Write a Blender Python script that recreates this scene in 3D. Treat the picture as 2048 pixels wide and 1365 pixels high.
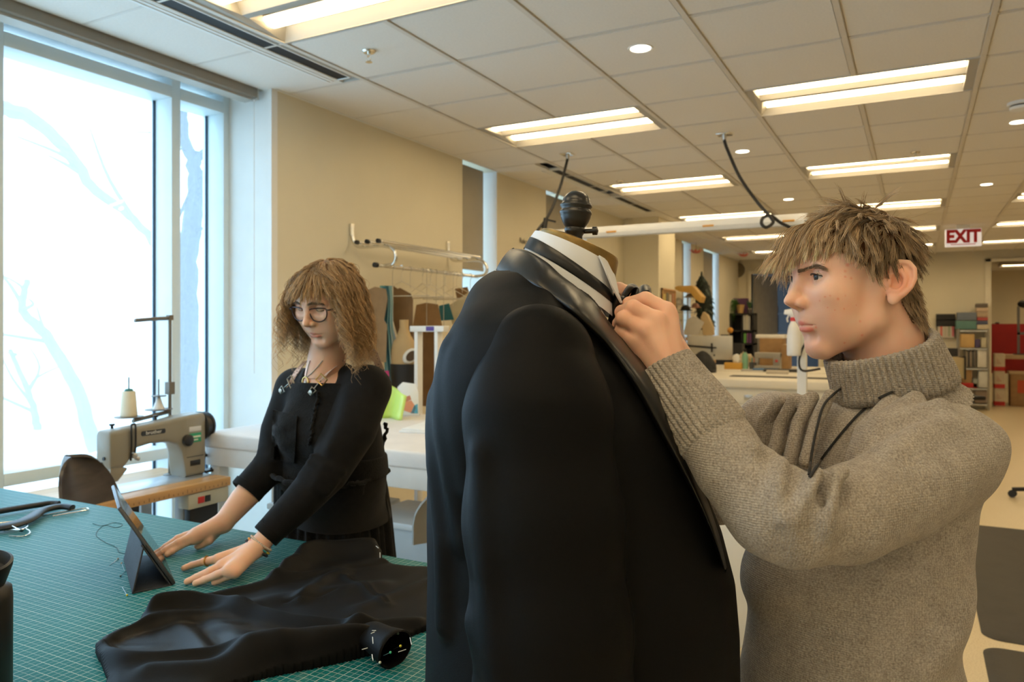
import bpy, bmesh, math, random
import numpy as np
from mathutils import Vector, Matrix
random.seed(7); RNG = np.random.default_rng(7)
scene = bpy.context.scene
for _o in list(bpy.data.objects): bpy.data.objects.remove(_o)
COL = scene.collection

# ------------------------------------------------------------------ camera
F, CX, HV, CAMZ = 1522.0, 1024.0, 655.0, 1.5
YAW = math.radians(28.0)
DV = Vector((-math.sin(YAW), math.cos(YAW), 0)); RV = Vector((math.cos(YAW), math.sin(YAW), 0))
cam = bpy.data.cameras.new('camera'); camo = bpy.data.objects.new('camera', cam); COL.objects.link(camo)
camo.location = (0, 0, CAMZ); camo.rotation_euler = (math.pi/2, 0, YAW)
cam.sensor_width = 36.0; cam.lens = F/2048*36.0; cam.shift_y = -27.5/2048
cam.clip_start = 0.02; cam.clip_end = 300
cam.dof.use_dof = True; cam.dof.focus_distance = 1.12; cam.dof.aperture_fstop = 8.0
scene.camera = camo
# ------------------------------------------------------------------ sky and exposure
world = bpy.data.worlds.new('world'); scene.world = world; world.use_nodes = True
_bg = world.node_tree.nodes['Background']
_bg.inputs[0].default_value = (0.60, 0.80, 1.0, 1); _bg.inputs[1].default_value = 4.0
scene.view_settings.view_transform = 'Standard'; scene.view_settings.look = 'None'
scene.view_settings.exposure = 0.25; scene.view_settings.gamma = 1.0; scene.view_settings.use_curve_mapping = False
LAMP_COL = (1.0, 0.76, 0.43); LAMP_STR = 13.0

# ------------------------------------------------------------------ pixel to place helpers (2048 x 1365 frame)
def W(u, v, d):
    p = d*(DV + RV*((u-CX)/F)); return Vector((p.x, p.y, CAMZ - d*(v-HV)/F))
def Q(u, v, d):                    # the same in the turned frame of the people and the form (right, away, up)
    return np.array((d*(u-CX)/F, d, CAMZ - d*(v-HV)/F))
def _rat(u): return DV + RV*((u-CX)/F)
def Pz(u, v, z): return W(u, v, F*(CAMZ-z)/(v-HV))
def Px(u, v, x): return W(u, v, x/_rat(u).x)
def Py(u, v, y): return W(u, v, y/_rat(u).y)

# ------------------------------------------------------------------ materials
MATS = {}
def _tree(name):
    m = bpy.data.materials.new(name); m.use_nodes = True; nt = m.node_tree
    return m, nt, nt.nodes['Principled BSDF']
def setc(b, **kw):
    for k, v in kw.items():
        s = b.inputs[k.replace('_', ' ')]
        s.default_value = tuple(v)+(1,) if isinstance(v, (tuple, list)) and len(v) == 3 else v
def mat(name, col, rough=.6, metal=0., var=.06, vscale=8., bump=0., bscale=60., spec=.5, sheen=0., coat=0., sss=0., alpha=None, det=4.):
    if name in MATS: return MATS[name]
    m, nt, b = _tree(name); N = nt.nodes; L = nt.links
    setc(b, Roughness=rough, Metallic=metal)
    b.inputs['Specular IOR Level'].default_value = spec
    if sheen: b.inputs['Sheen Weight'].default_value = sheen
    if coat: b.inputs['Coat Weight'].default_value = coat; b.inputs['Coat Roughness'].default_value = .1
    if sss:
        b.inputs['Subsurface Weight'].default_value = sss; b.inputs['Subsurface Radius'].default_value = (.9, .35, .2)
        b.inputs['Subsurface Scale'].default_value = .008
    tc = N.new('ShaderNodeTexCoord'); nz = N.new('ShaderNodeTexNoise'); nz.inputs['Scale'].default_value = vscale; nz.inputs['Detail'].default_value = det
    L.new(tc.outputs['Object'], nz.inputs['Vector'])
    rp = N.new('ShaderNodeValToRGB'); lo = tuple(max(0, c*(1-var)) for c in col); hi = tuple(min(1, c*(1+var)) for c in col)
    rp.color_ramp.elements[0].position = .3; rp.color_ramp.elements[1].position = .7
    rp.color_ramp.elements[0].color = lo+(1,); rp.color_ramp.elements[1].color = hi+(1,)
    L.new(nz.outputs['Fac'], rp.inputs['Fac']); L.new(rp.outputs['Color'], b.inputs['Base Color'])
    if bump:
        n2 = N.new('ShaderNodeTexNoise'); n2.inputs['Scale'].default_value = bscale; n2.inputs['Detail'].default_value = 3
        L.new(tc.outputs['Object'], n2.inputs['Vector'])
        bp = N.new('ShaderNodeBump'); bp.inputs['Strength'].default_value = bump; bp.inputs['Distance'].default_value = .01
        L.new(n2.outputs['Fac'], bp.inputs['Height']); L.new(bp.outputs['Normal'], b.inputs['Normal'])
    if alpha is not None: b.inputs['Alpha'].default_value = alpha
    MATS[name] = m; return m
def emis(name, col, strength):
    if name in MATS: return MATS[name]
    m, nt, b = _tree(name); setc(b, Base_Color=(.8, .8, .8))
    b.inputs['Emission Color'].default_value = tuple(col)+(1,); b.inputs['Emission Strength'].default_value = strength
    MATS[name] = m; return m
def glassy(name, tint=(1, 1, 1), veil=0., gloss=.06):
    if name in MATS: return MATS[name]
    m = bpy.data.materials.new(name); m.use_nodes = True; nt = m.node_tree; N = nt.nodes; L = nt.links
    for n in list(N): N.remove(n)
    out = N.new('ShaderNodeOutputMaterial'); tr = N.new('ShaderNodeBsdfTransparent'); tr.inputs[0].default_value = tuple(tint)+(1,)
    gl = N.new('ShaderNodeBsdfGlossy'); gl.inputs['Roughness'].default_value = .03
    mx = N.new('ShaderNodeMixShader'); mx.inputs[0].default_value = gloss
    L.new(tr.outputs[0], mx.inputs[1]); L.new(gl.outputs[0], mx.inputs[2]); last = mx
    if veil:
        tl = N.new('ShaderNodeBsdfTranslucent'); tl.inputs[0].default_value = (.88, .95, 1, 1)
        m2 = N.new('ShaderNodeMixShader'); m2.inputs[0].default_value = veil
        L.new(mx.outputs[0], m2.inputs[1]); L.new(tl.outputs[0], m2.inputs[2]); last = m2
    L.new(last.outputs[0], out.inputs[0]); MATS[name] = m; return m

# ------------------------------------------------------------------ mesh building
def link(o, parent=None):
    COL.objects.link(o)
    if parent is not None: o.parent = parent
    return o
def mesh_obj(name, verts, faces, m, parent=None, smooth=True, angle=40):
    me = bpy.data.meshes.new(name); me.from_pydata([tuple(v) for v in verts], [], [tuple(f) for f in faces]); me.update()
    return _finish(name, me, m, parent, smooth, angle)
def _finish(name, me, m, parent, smooth=True, angle=40):
    for x in (m if isinstance(m, (list, tuple)) else [m]): me.materials.append(x)
    if smooth:
        me.polygons.foreach_set('use_smooth', [True]*len(me.polygons))
        if angle < 180: me.set_sharp_from_angle(angle=math.radians(angle))
    o = bpy.data.objects.new(name, me); return link(o, parent)
def fast_mesh(name, V, Fq, m, parent=None, smooth=True, angle=180):
    V = np.asarray(V, np.float32); Fq = np.asarray(Fq, np.int32); k = Fq.shape[1]
    me = bpy.data.meshes.new(name); me.vertices.add(len(V)); me.vertices.foreach_set('co', V.ravel())
    me.loops.add(Fq.size); me.loops.foreach_set('vertex_index', Fq.ravel())
    me.polygons.add(len(Fq)); me.polygons.foreach_set('loop_start', np.arange(0, Fq.size, k, dtype=np.int32))
    try: me.polygons.foreach_set('loop_total', np.full(len(Fq), k, np.int32))
    except Exception: pass
    me.update(calc_edges=True); me.validate()
    return _finish(name, me, m, parent, smooth, angle)
class MB:
    def __init__(s): s.v = []; s.f = []; s.M = None
    def _add(s, vs, fs):
        b = len(s.v); vs = [Vector(v) for v in vs]
        if s.M is not None: vs = [s.M @ v for v in vs]
        s.v += vs; s.f += [tuple(b+i for i in f) for f in fs]; return s
    def box(s, x0, x1, y0, y1, z0, z1):
        return s._add([(x0,y0,z0),(x1,y0,z0),(x1,y1,z0),(x0,y1,z0),(x0,y0,z1),(x1,y0,z1),(x1,y1,z1),(x0,y1,z1)],
            [(0,3,2,1),(4,5,6,7),(0,1,5,4),(1,2,6,5),(2,3,7,6),(3,0,4,7)])
    def cbox(s, c, sx, sy, sz, rot=0.):
        a = math.cos(rot); b = math.sin(rot); vs = []
        for z in (-1, 1):
            for x, y in ((-1,-1),(1,-1),(1,1),(-1,1)):
                X, Y = x*sx/2, y*sy/2; vs.append((c[0]+X*a-Y*b, c[1]+X*b+Y*a, c[2]+z*sz/2))
        return s._add(vs, [(0,3,2,1),(4,5,6,7),(0,1,5,4),(1,2,6,5),(2,3,7,6),(3,0,4,7)])
    def rings(s, rings, close=False, cap=True):
        n = len(rings[0]); vs = [p for r in rings for p in r]; fs = []
        for i in range(len(rings)-1+(1 if close else 0)):
            a = i*n; b = ((i+1) % len(rings))*n
            for j in range(n): k = (j+1) % n; fs.append((a+j, a+k, b+k, b+j))
        if cap and not close: fs.append(tuple(range(n-1, -1, -1))); fs.append(tuple((len(rings)-1)*n+j for j in range(n)))
        return s._add(vs, fs)
    def tube(s, pts, r, n=8, close=False, cap=True, flat=None):
        pts = [Vector(p) for p in pts]; m = len(pts); rs = r if isinstance(r, (list, tuple)) else [r]*m
        T = []
        for i in range(m):
            a = pts[(i-1) % m] if (close or i > 0) else pts[i]; b = pts[(i+1) % m] if (close or i < m-1) else pts[i]
            t = (b-a); T.append(t.normalized() if t.length > 1e-9 else Vector((0,0,1)))
        u = T[0].orthogonal().normalized() if flat is None else (Vector(flat)-T[0]*T[0].dot(Vector(flat))).normalized(); out = []
        for i in range(m):
            u = (u - T[i]*u.dot(T[i])); u = u.normalized() if u.length > 1e-6 else T[i].orthogonal().normalized()
            w = T[i].cross(u); rr = rs[i]; ra, rb = rr if isinstance(rr, tuple) else (rr, rr)
            out.append([pts[i]+u*(math.cos(2*math.pi*j/n)*ra)+w*(math.sin(2*math.pi*j/n)*rb) for j in range(n)])
        return s.rings(out, close, cap)
    def lathe(s, prof, n=20, c=(0,0,0), axis=(0,0,1), sx=1., sy=1.):
        q = Vector((0,0,1)).rotation_difference(Vector(axis).normalized()).to_matrix(); c = Vector(c); out = []
        for r, z in prof: out.append([c+q@Vector((r*math.cos(2*math.pi*j/n)*sx, r*math.sin(2*math.pi*j/n)*sy, z)) for j in range(n)])
        return s.rings(out)
    def cyl(s, a, b, r, n=12, r2=None): return s.tube([a, b], [r, r if r2 is None else r2], n)
    def sheet(s, grid, th=0., up=None):      # grid: rows of points; th: thickness along normals
        R = len(grid); C = len(grid[0]); g = [[Vector(p) for p in row] for row in grid]
        fs = [(i*C+j, i*C+j+1, (i+1)*C+j+1, (i+1)*C+j) for i in range(R-1) for j in range(C-1)]
        vs = [p for row in g for p in row]
        if not th: return s._add(vs, fs)
        nn = []
        for i in range(R):
            for j in range(C):
                a = g[min(i+1, R-1)][j]-g[max(i-1, 0)][j]; b = g[i][min(j+1, C-1)]-g[i][max(j-1, 0)]
                nv = a.cross(b); nn.append(nv.normalized() if nv.length > 1e-12 else Vector((0,0,1)))
        K = len(vs); v2 = [p - n*th for p, n in zip(vs, nn)]
        f2 = [tuple(K+i for i in reversed(f)) for f in fs]; sd = []
        for j in range(C-1): sd += [(j+1, j, K+j, K+j+1), ((R-1)*C+j, (R-1)*C+j+1, K+(R-1)*C+j+1, K+(R-1)*C+j)]
        for i in range(R-1): sd += [(i*C, (i+1)*C, K+(i+1)*C, K+i*C), ((i+1)*C+C-1, i*C+C-1, K+i*C+C-1, K+(i+1)*C+C-1)]
        return s._add(vs+v2, fs+f2+sd)
    def prism(s, poly, h0, h1, plane='z'):
        def mk(p, h): return (p[0], p[1], h) if plane == 'z' else ((h, p[0], p[1]) if plane == 'x' else (p[0], h, p[1]))
        n = len(poly); return s._add([mk(p, h0) for p in poly]+[mk(p, h1) for p in poly],
            [tuple(range(n-1, -1, -1)), tuple(range(n, 2*n))]+[(i, (i+1) % n, n+(i+1) % n, n+i) for i in range(n)])
    def build(s, name, m, parent=None, smooth=True, angle=40, bevel=0., seg=2):
        o = mesh_obj(name, s.v, s.f, m, parent, smooth, angle)
        bm = bmesh.new(); bm.from_mesh(o.data); bmesh.ops.recalc_face_normals(bm, faces=bm.faces)
        if bevel:
            es = [e for e in bm.edges if len(e.link_faces) == 2 and e.calc_face_angle(0) > .6]
            bmesh.ops.bevel(bm, geom=es, offset=bevel, segments=seg, affect='EDGES', profile=.5, clamp_overlap=True)
        bm.to_mesh(o.data); bm.free()
        if smooth:
            o.data.polygons.foreach_set('use_smooth', [True]*len(o.data.polygons)); o.data.set_sharp_from_angle(angle=math.radians(angle))
        return o
def bx(name, m, x0, x1, y0, y1, z0, z1, parent=None, bevel=0.):
    return MB().box(x0, x1, y0, y1, z0, z1).build(name, m, parent, smooth=bool(bevel), bevel=bevel)
def empty(name, loc=(0,0,0), rz=0.):
    o = bpy.data.objects.new(name, None); o.location = loc; o.rotation_euler = (0, 0, rz); o.empty_display_size = .1; return link(o)
def tag(o, label, cat, group=None, kind=None):
    o['label'] = label; o['category'] = cat
    if group: o['group'] = group
    if kind: o['kind'] = kind
    return o
def struct(o): o['kind'] = 'structure'; return o
def copy_tree(o, parent=None):
    c = o.copy(); COL.objects.link(c); c.parent = parent
    for ch in list(o.children): copy_tree(ch, c)
    return c
def spline(pts, n=8, close=False):                 # Catmull-Rom
    P = [Vector(p) for p in pts]; m = len(P); out = []
    rng = range(m) if close else range(m-1)
    for i in rng:
        a, b, c, d = (P[(i-1) % m], P[i], P[(i+1) % m], P[(i+2) % m]) if close else (P[max(i-1, 0)], P[i], P[i+1], P[min(i+2, m-1)])
        for k in range(n):
            t = k/n; out.append(.5*((2*b)+(-a+c)*t+(2*a-5*b+4*c-d)*t*t+(-a+3*b-3*c+d)*t**3))
    if not close: out.append(P[-1])
    return out
def text_obj(name, txt, size, m, parent, loc, rot, extrude=.001, align='CENTER', sx=1., font_off=0.):
    cu = bpy.data.curves.new(name, 'FONT'); cu.body = txt; cu.size = size; cu.extrude = extrude; cu.align_x = align; cu.align_y = 'CENTER'
    cu.offset = font_off
    o = bpy.data.objects.new(name, cu); COL.objects.link(o)
    dg = bpy.context.evaluated_depsgraph_get(); dg.update()
    me = bpy.data.meshes.new_from_object(o.evaluated_get(dg)); bpy.data.objects.remove(o)
    me.materials.clear(); me.materials.append(m)
    o = bpy.data.objects.new(name, me); link(o, parent); o.location = loc; o.rotation_euler = rot; o.scale = (sx, 1, 1); return o

def thing(name, label, cat, loc, group=None, rz=0.):
    o = empty(name, loc, rz); tag(o, label, cat, group); o['_l'] = 1; del o['_l']; return o
def wmb(root):                      # builder that takes room coordinates and stores them relative to the thing's base
    b = MB(); b.M = (Matrix.Translation(root.location) @ Matrix.Rotation(root.rotation_euler.z, 4, 'Z')).inverted(); return b
def wtag(name, b, m, label, cat, group=None, loc=None, **kw):      # single-mesh thing; origin moved to its base
    vs = b.v; c = Vector((sum(v.x for v in vs)/len(vs), sum(v.y for v in vs)/len(vs), min(v.z for v in vs))) if loc is None else Vector(loc)
    b.v = [v-c for v in vs]; o = b.build(name, m, None, **kw); o.location = c; tag(o, label, cat, group); return o
def crumple(o, amp, scale, seed=0):
    from mathutils import noise
    for v in o.data.vertices:
        p = v.co*scale+Vector((seed*3.1, seed*1.7, seed)); v.co += v.normal*(noise.noise(p)+.5*noise.noise(p*2.3)+.3*noise.noise(p*5))*amp
def blob(b, c, rx, ry, rz, n=16, m=10, flat=None):
    rings = []
    for i in range(m+1):
        t = -math.pi/2+math.pi*i/m; z = math.sin(t); k = max(math.cos(t), .02)
        zz = c[2]+rz*(max(z, flat) if flat is not None else z)
        rings.append([(c[0]+rx*k*math.cos(2*math.pi*j/n), c[1]+ry*k*math.sin(2*math.pi*j/n), zz) for j in range(n)])
    return b.rings(rings)
# ================================================================== THE ROOM
ZC = 2.90; XW = -3.335; YB = 16.5; XG = -3.85; XF = -3.70
m_wall = mat('wall_paint', (.74, .68, .53), .85, var=.03, vscale=2, bump=.05, bscale=180)
m_white = mat('white_paint', (.80, .80, .78), .6, var=.02)
m_frame = mat('window_frame_paint', (.72, .80, .82), .45, var=.02)
m_tile = mat('ceiling_tile_face', (.78, .75, .70), .95, var=.03, vscale=90, bump=.12, bscale=400)
m_grid = mat('ceiling_grid_paint', (.66, .62, .56), .5, var=.02)
m_black = mat('matt_black', (.012, .012, .013), .6)
m_rubber = mat('black_rubber', (.02, .02, .02), .75, bump=.1, bscale=200)
m_steel = mat('steel', (.55, .55, .54), .28, 1., var=.1)
m_chrome = mat('chrome', (.75, .74, .70), .16, 1., var=.05)

def floor_mat():
    m, nt, b = _tree('floor_vinyl'); N = nt.nodes; L = nt.links; tc = N.new('ShaderNodeTexCoord')
    n1 = N.new('ShaderNodeTexNoise'); n1.inputs['Scale'].default_value = 1.1; n1.inputs['Detail'].default_value = 5
    n2 = N.new('ShaderNodeTexNoise'); n2.inputs['Scale'].default_value = 140; n2.inputs['Detail'].default_value = 2
    L.new(tc.outputs['Object'], n1.inputs[0]); L.new(tc.outputs['Object'], n2.inputs[0])
    r = N.new('ShaderNodeValToRGB'); r.color_ramp.elements[0].color = (.64, .53, .34, 1); r.color_ramp.elements[1].color = (.73, .62, .42, 1)
    r2 = N.new('ShaderNodeValToRGB'); r2.color_ramp.elements[0].position = .40; r2.color_ramp.elements[1].position = .47
    r2.color_ramp.elements[0].color = (.72, .66, .55, 1); r2.color_ramp.elements[1].color = (1, 1, 1, 1)
    mx = N.new('ShaderNodeMix'); mx.data_type = 'RGBA'; mx.blend_type = 'MULTIPLY'; mx.inputs[0].default_value = .6
    L.new(n1.outputs['Fac'], r.inputs[0]); L.new(n2.outputs['Fac'], r2.inputs[0]); L.new(r.outputs[0], mx.inputs[6]); L.new(r2.outputs[0], mx.inputs[7])
    L.new(mx.outputs[2], b.inputs['Base Color']); setc(b, Roughness=.32); return m
struct(bx('floor', floor_mat(), -4.2, 5.2, -4, 23, -.1, 0))

# ---- left (window) wall: solid piers between the openings
def wall_seg(y0, y1, z0=0., z1=3.1, x0=-3.95, name='wall_left'): return struct(bx(name, m_wall, x0, XW, y0, y1, z0, z1))
SEG = [(3.30, 5.395), (5.99, 7.01), (8.10, 12.1), (12.65, 13.5), (14.7, YB)]
for a, b in SEG: wall_seg(a, b)
pier = struct(bx('wall_pier', m_wall, XW, -2.877, 9.35, 10.09, 0, 3.1))
for a, b in ((5.395, 5.99), (7.01, 8.10), (12.1, 12.65), (13.5, 14.7)):
    wall_seg(a, b, 0, .35)
# ---- the other walls
struct(bx('wall_right', m_wall, 5.0, 5.2, -4, 23, 0, 3.1))
struct(bx('wall_front', m_wall, -4.2, 5.2, -4.2, -4, 0, 3.1))
DX0, DX1 = -3.07, -1.75          # dark doorway in the back wall
OX0, OX1 = 1.11, 4.2             # wide opening on the right
struct(bx('wall_back', m_wall, -4.0, DX0, YB, YB+.15, 0, 3.1))
struct(bx('wall_back.001', m_wall, DX1, OX0, YB, YB+.15, 0, 3.1))
struct(bx('wall_back.002', m_wall, DX0, DX1, YB, YB+.15, 2.62, 3.1))
struct(bx('wall_back.003', m_wall, OX0, 5.0, YB, YB+.15, 2.70, 3.1))
struct(bx('wall_back.004', m_wall, OX1, 5.0, YB, YB+.15, 0, 2.70))
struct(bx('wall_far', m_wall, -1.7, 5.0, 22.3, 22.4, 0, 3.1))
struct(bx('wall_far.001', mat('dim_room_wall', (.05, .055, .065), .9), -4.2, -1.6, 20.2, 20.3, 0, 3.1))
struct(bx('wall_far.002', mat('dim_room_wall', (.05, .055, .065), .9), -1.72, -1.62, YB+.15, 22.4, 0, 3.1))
m_trimp = mat('door_trim_paint', (.78, .72, .58), .5, var=.02)
t = MB(); t.box(OX0, OX0+.10, YB-.06, YB+.2, 0, 2.76); t.box(OX0, OX1, YB-.06, YB+.2, 2.70, 2.76); struct(t.build('trim_1', m_trimp, bevel=.006))
t = MB(); t.box(DX0-.07, DX0, YB-.05, YB+.2, 0, 2.68); t.box(DX1, DX1+.07, YB-.05, YB+.2, 0, 2.68); t.box(DX0, DX1, YB-.05, YB+.2, 2.62, 2.68)
struct(t.build('trim_2', m_trimp, bevel=.006))

# ---- big window
def window(name, y0, y1, panes, mull, z0=.04, z1=ZC-.02, glass=None):
    root = empty(name, (XF, (y0+y1)/2, 0)); struct(root); inv = Vector(root.location)
    def part(n, m, *b):
        o = bx(n, m, b[0]-inv.x, b[1]-inv.x, b[2]-inv.y, b[3]-inv.y, b[4], b[5], root, bevel=.003); return o
    for a, b in mull: part('mullion', m_frame, XG-.03, XF, a, b, 0, ZC+.1)
    return root, part
m_glass = glassy('window_glass_fritted', (.90, .97, 1.0), .19)
m_glass2 = glassy('window_glass_clear', (.88, .97, 1.0), .095)
m_gasket = mat('gasket_blue_black', (.02, .05, .09), .5)
wr, wp = window('window_1', -1.9, 3.30, None, ((-2.0, -1.93), (-.07, 0), (1.91, 1.99), (2.882, 2.940), (3.245, 3.30)))
for (a, b, g) in ((-1.93, -.07, m_glass), (0, 1.91, m_glass), (1.99, 2.882, m_glass), (2.94, 3.245, m_glass2)):
    for z0, z1 in ((.06, .765), (.825, 2.795), (2.862, 3.02)):
        wp('pane', g, XG-.006, XG, a, b, z0, z1)
    for z0, z1 in ((0, .06), (.765, .825), (2.795, 2.862)): wp('transom', m_frame, XG-.03, XF+ (0 if z0 else .02), a, b, z0, z1)
    wp('gasket', m_gasket, XG-.002, XG+.012, b-.012, b, .06, 2.795)
struct(bx('trim_3', m_white, XF, XW, 3.285, 3.30, 0, ZC))
struct(bx('trim_4', m_white, -3.36, -3.332, 3.27, 3.318, 0, ZC))
struct(bx('trim_5', mat('ledge_paint', (.75, .76, .75), .5), -3.95, XW+.0, -4, 3.30, ZC+.02, ZC+.1))
# roller shade cassette over the big window
rs = empty('roller_shade', (-3.47, 0, 2.83)); tag(rs, 'long grey roller shade box above the large window', 'roller shade')
m_cas = mat('shade_box_taupe', (.28, .25, .21), .6, var=.03)
MB().prism([(-.055, .015), (-.055, .085), (.055, .085), (.055, .02), (.04, .012)], -1.9, 3.24, 'y').build('fascia', m_cas, rs, bevel=.002)
MB().prism([(-.05, 0), (-.05, .016), (.036, .016), (.036, 0)], -1.88, 3.22, 'y').build('hem_bar', mat('shade_hem', (.40, .37, .32), .5), rs)
MB().box(-.058, .058, 3.24, 3.25, .005, .085).build('end_cap', mat('shade_end', (.5, .48, .44), .5), rs)
MB().tube([(.05, 3.22, 0), (.05, 3.22, -1.6)], .003, 6).build('bead_chain', m_white, rs)

# narrow windows with drawn shades
m_shade = mat('drawn_shade_fabric', (.42, .38, .30), .9, var=.04, vscale=4)
for i, (a, b, zb) in enumerate(((5.395, 5.99, 2.02), (7.01, 8.10, 1.0), (12.1, 12.65, .9), (13.5, 14.7, .9))):
    r = empty('window_%d' % (i+2), (XF, (a+b)/2, 0)); struct(r); c = (a+b)/2
    for (n, m, q) in (('pane', m_glass2, (XG-.006-XF, XG-XF, a-c, b-c, .35, 2.9)), ('frame', m_frame, (XG-.02-XF, XG+.05-XF, a-c, a-c+.05, .35, 2.9)),
                      ('frame', m_frame, (XG-.02-XF, XG+.05-XF, b-c-.05, b-c, .35, 2.9)), ('sill', m_white, (XG-XF, XW-XF, a-c, b-c, .33, .36)),
                      ('jamb', m_white, (XG-XF, XW-XF, b-c-.012, b-c, .36, 2.9))):
        bx(n, m, *q, parent=r)
    sh = empty('roller_shade', (-3.44, c, zb)); tag(sh, ['beige shade drawn to head height in the narrow window by the clothes rail', 'beige full shade in the second narrow window beyond the clothes rail',
        'beige drawn shade in the narrow window just past the wall pier', 'beige drawn shade in the last narrow window near the back wall'][i], 'roller shade', 'drawn roller shades on the window wall')
    g = (b-a)/2; bx('fabric', m_shade, -.002, .002, -g+.01, g-.075, 0, 2.9-zb, sh); bx('hem_bar', m_shade, -.008, .008, -g+.01, g-.075, -.02, .012, sh, bevel=.003)

# light of the sky through the glass (portals only steer sampling of the sky)
def portal(y0, y1, z0, z1):
    l = bpy.data.lights.new('window_portal', 'AREA'); l.shape = 'RECTANGLE'; l.size = y1-y0; l.size_y = z1-z0
    l.cycles.is_portal = True; o = bpy.data.objects.new('window_portal', l); COL.objects.link(o)
    o.location = (XG-.06, (y0+y1)/2, (z0+z1)/2); o.rotation_euler = (0, -math.pi/2, 0); o.rotation_euler = (math.pi/2, 0, -math.pi/2)
portal(-1.93, 3.25, .06, 3.0)
for a, b in ((5.395, 5.99), (7.01, 8.10), (12.1, 12.65), (13.5, 14.7)): portal(a, b, .36, 2.9)

# ---- ceiling: slab, separate tiles, runners and tees
ceil = struct(bx('ceiling', mat('plenum', (.5, .48, .44), .9), -3.95, 5.2, -4.2, 23, 3.06, 3.2))
GX, GY, GS = -.307, 4.62, .611
def proj(p):
    r = Vector(p); d = r.dot(DV); return (CX+F*r.dot(RV)/d, HV-F*(r.z-CAMZ)/d, d) if d > .05 else (0, 0, -1)
lights = [(k, j) for k in (-4, -1, 2) for j in (-12, -8, -4, 0, 4, 8, 12, 16)]
lcell = {(k+a, j) for k, j in lights for a in (0, 1)}
tm = MB().box(-.2975, .2975, -.2975, .2975, .006, .022).box(-.286, .286, -.286, .286, 0, .006)
tile_o = tm.build('ceiling_tile', m_tile, ceil, smooth=False); tile_o.location = (0, 0, 5); tile_me = tile_o.data
tiles = []
for k in range(-6, 9):
    for j in range(-15, 20):
        x = GX+GS*(k+.5); y = GY+GS*(j+.5)
        if (k, j) in lcell or y > YB-.1 or y < -3.9 or x > 4.95: continue
        if x < -3.2 and False: continue
        us = [proj((x+a, y+b, ZC)) for a in (-.3, .3) for b in (-.3, .3)]
        vis = any(q[2] > 0 and -60 < q[0] < 2110 and -60 < q[1] < 1400 for q in us)
        tiles.append((0 if vis and y < 11.6 else 1, y, x, k, j))
tiles.sort(); first = True; rest = MB(); nt_ = 0
for vis, y, x, k, j in tiles:
    if k == -6 or (k == -5): # edge strip by the windows, cut to width
        x0 = XW if y > 3.6 else -3.41; x1 = GX+GS*(-4)-.145
        if k == -6: continue
        o = bx('ceiling_tile', m_tile, x0, x1 if (y < 3.6 or 6.1 < y < 9.2) else GX+GS*-4-.012, y-.2975, y+.2975, ZC, ZC+.02, ceil); continue
    if vis == 0 and nt_ < 240:
        o = tile_o if first else bpy.data.objects.new('ceiling_tile', tile_me)
        if not first: link(o, ceil)
        first = False; o.location = (x, y, ZC); nt_ += 1
    else: rest.box(x-.2975, x+.2975, y-.2975, y+.2975, ZC, ZC+.02)
ro = rest.build('ceiling_tile_field', m_tile, ceil, smooth=False); ro['kind'] = 'stuff'
for k in range(-5, 9):
    x = GX+GS*k
    if x < XW or x > 5: continue
    cuts = [-4.0]
    if k in (-3, 0, 3): 
        for j in (-12, -8, -4, 0, 4, 8, 12, 16): cuts += [GY+GS*j, GY+GS*(j+1)]
    cuts.append(YB)
    for a, b in zip(cuts[::2], cuts[1::2]):
        if b > a: bx('runner', m_grid, x-.0125, x+.0125, a, b, ZC-.006, ZC+.03, ceil)
for j in range(-14, 20):
    y = GY+GS*j
    if y < YB: bx('cross_tee', m_grid, -3.41 if y < 3.4 else XW, 5, y-.007, y+.007, ZC-.001, ZC+.03, ceil)
bx('edge_angle', m_white, XW, XW+.02, 3.3, YB, ZC-.004, ZC+.02, ceil)
# room beyond the opening
struct(bx('ceiling_far', m_tile, -1.6, 5.2, YB+.15, 22.4, 2.9, 2.95)); struct(bx('ceiling_far.001', mat('dim_room_wall', (.05, .055, .065), .9), -4.2, -1.7, YB+.15, 20.3, 2.9, 2.95))

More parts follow.
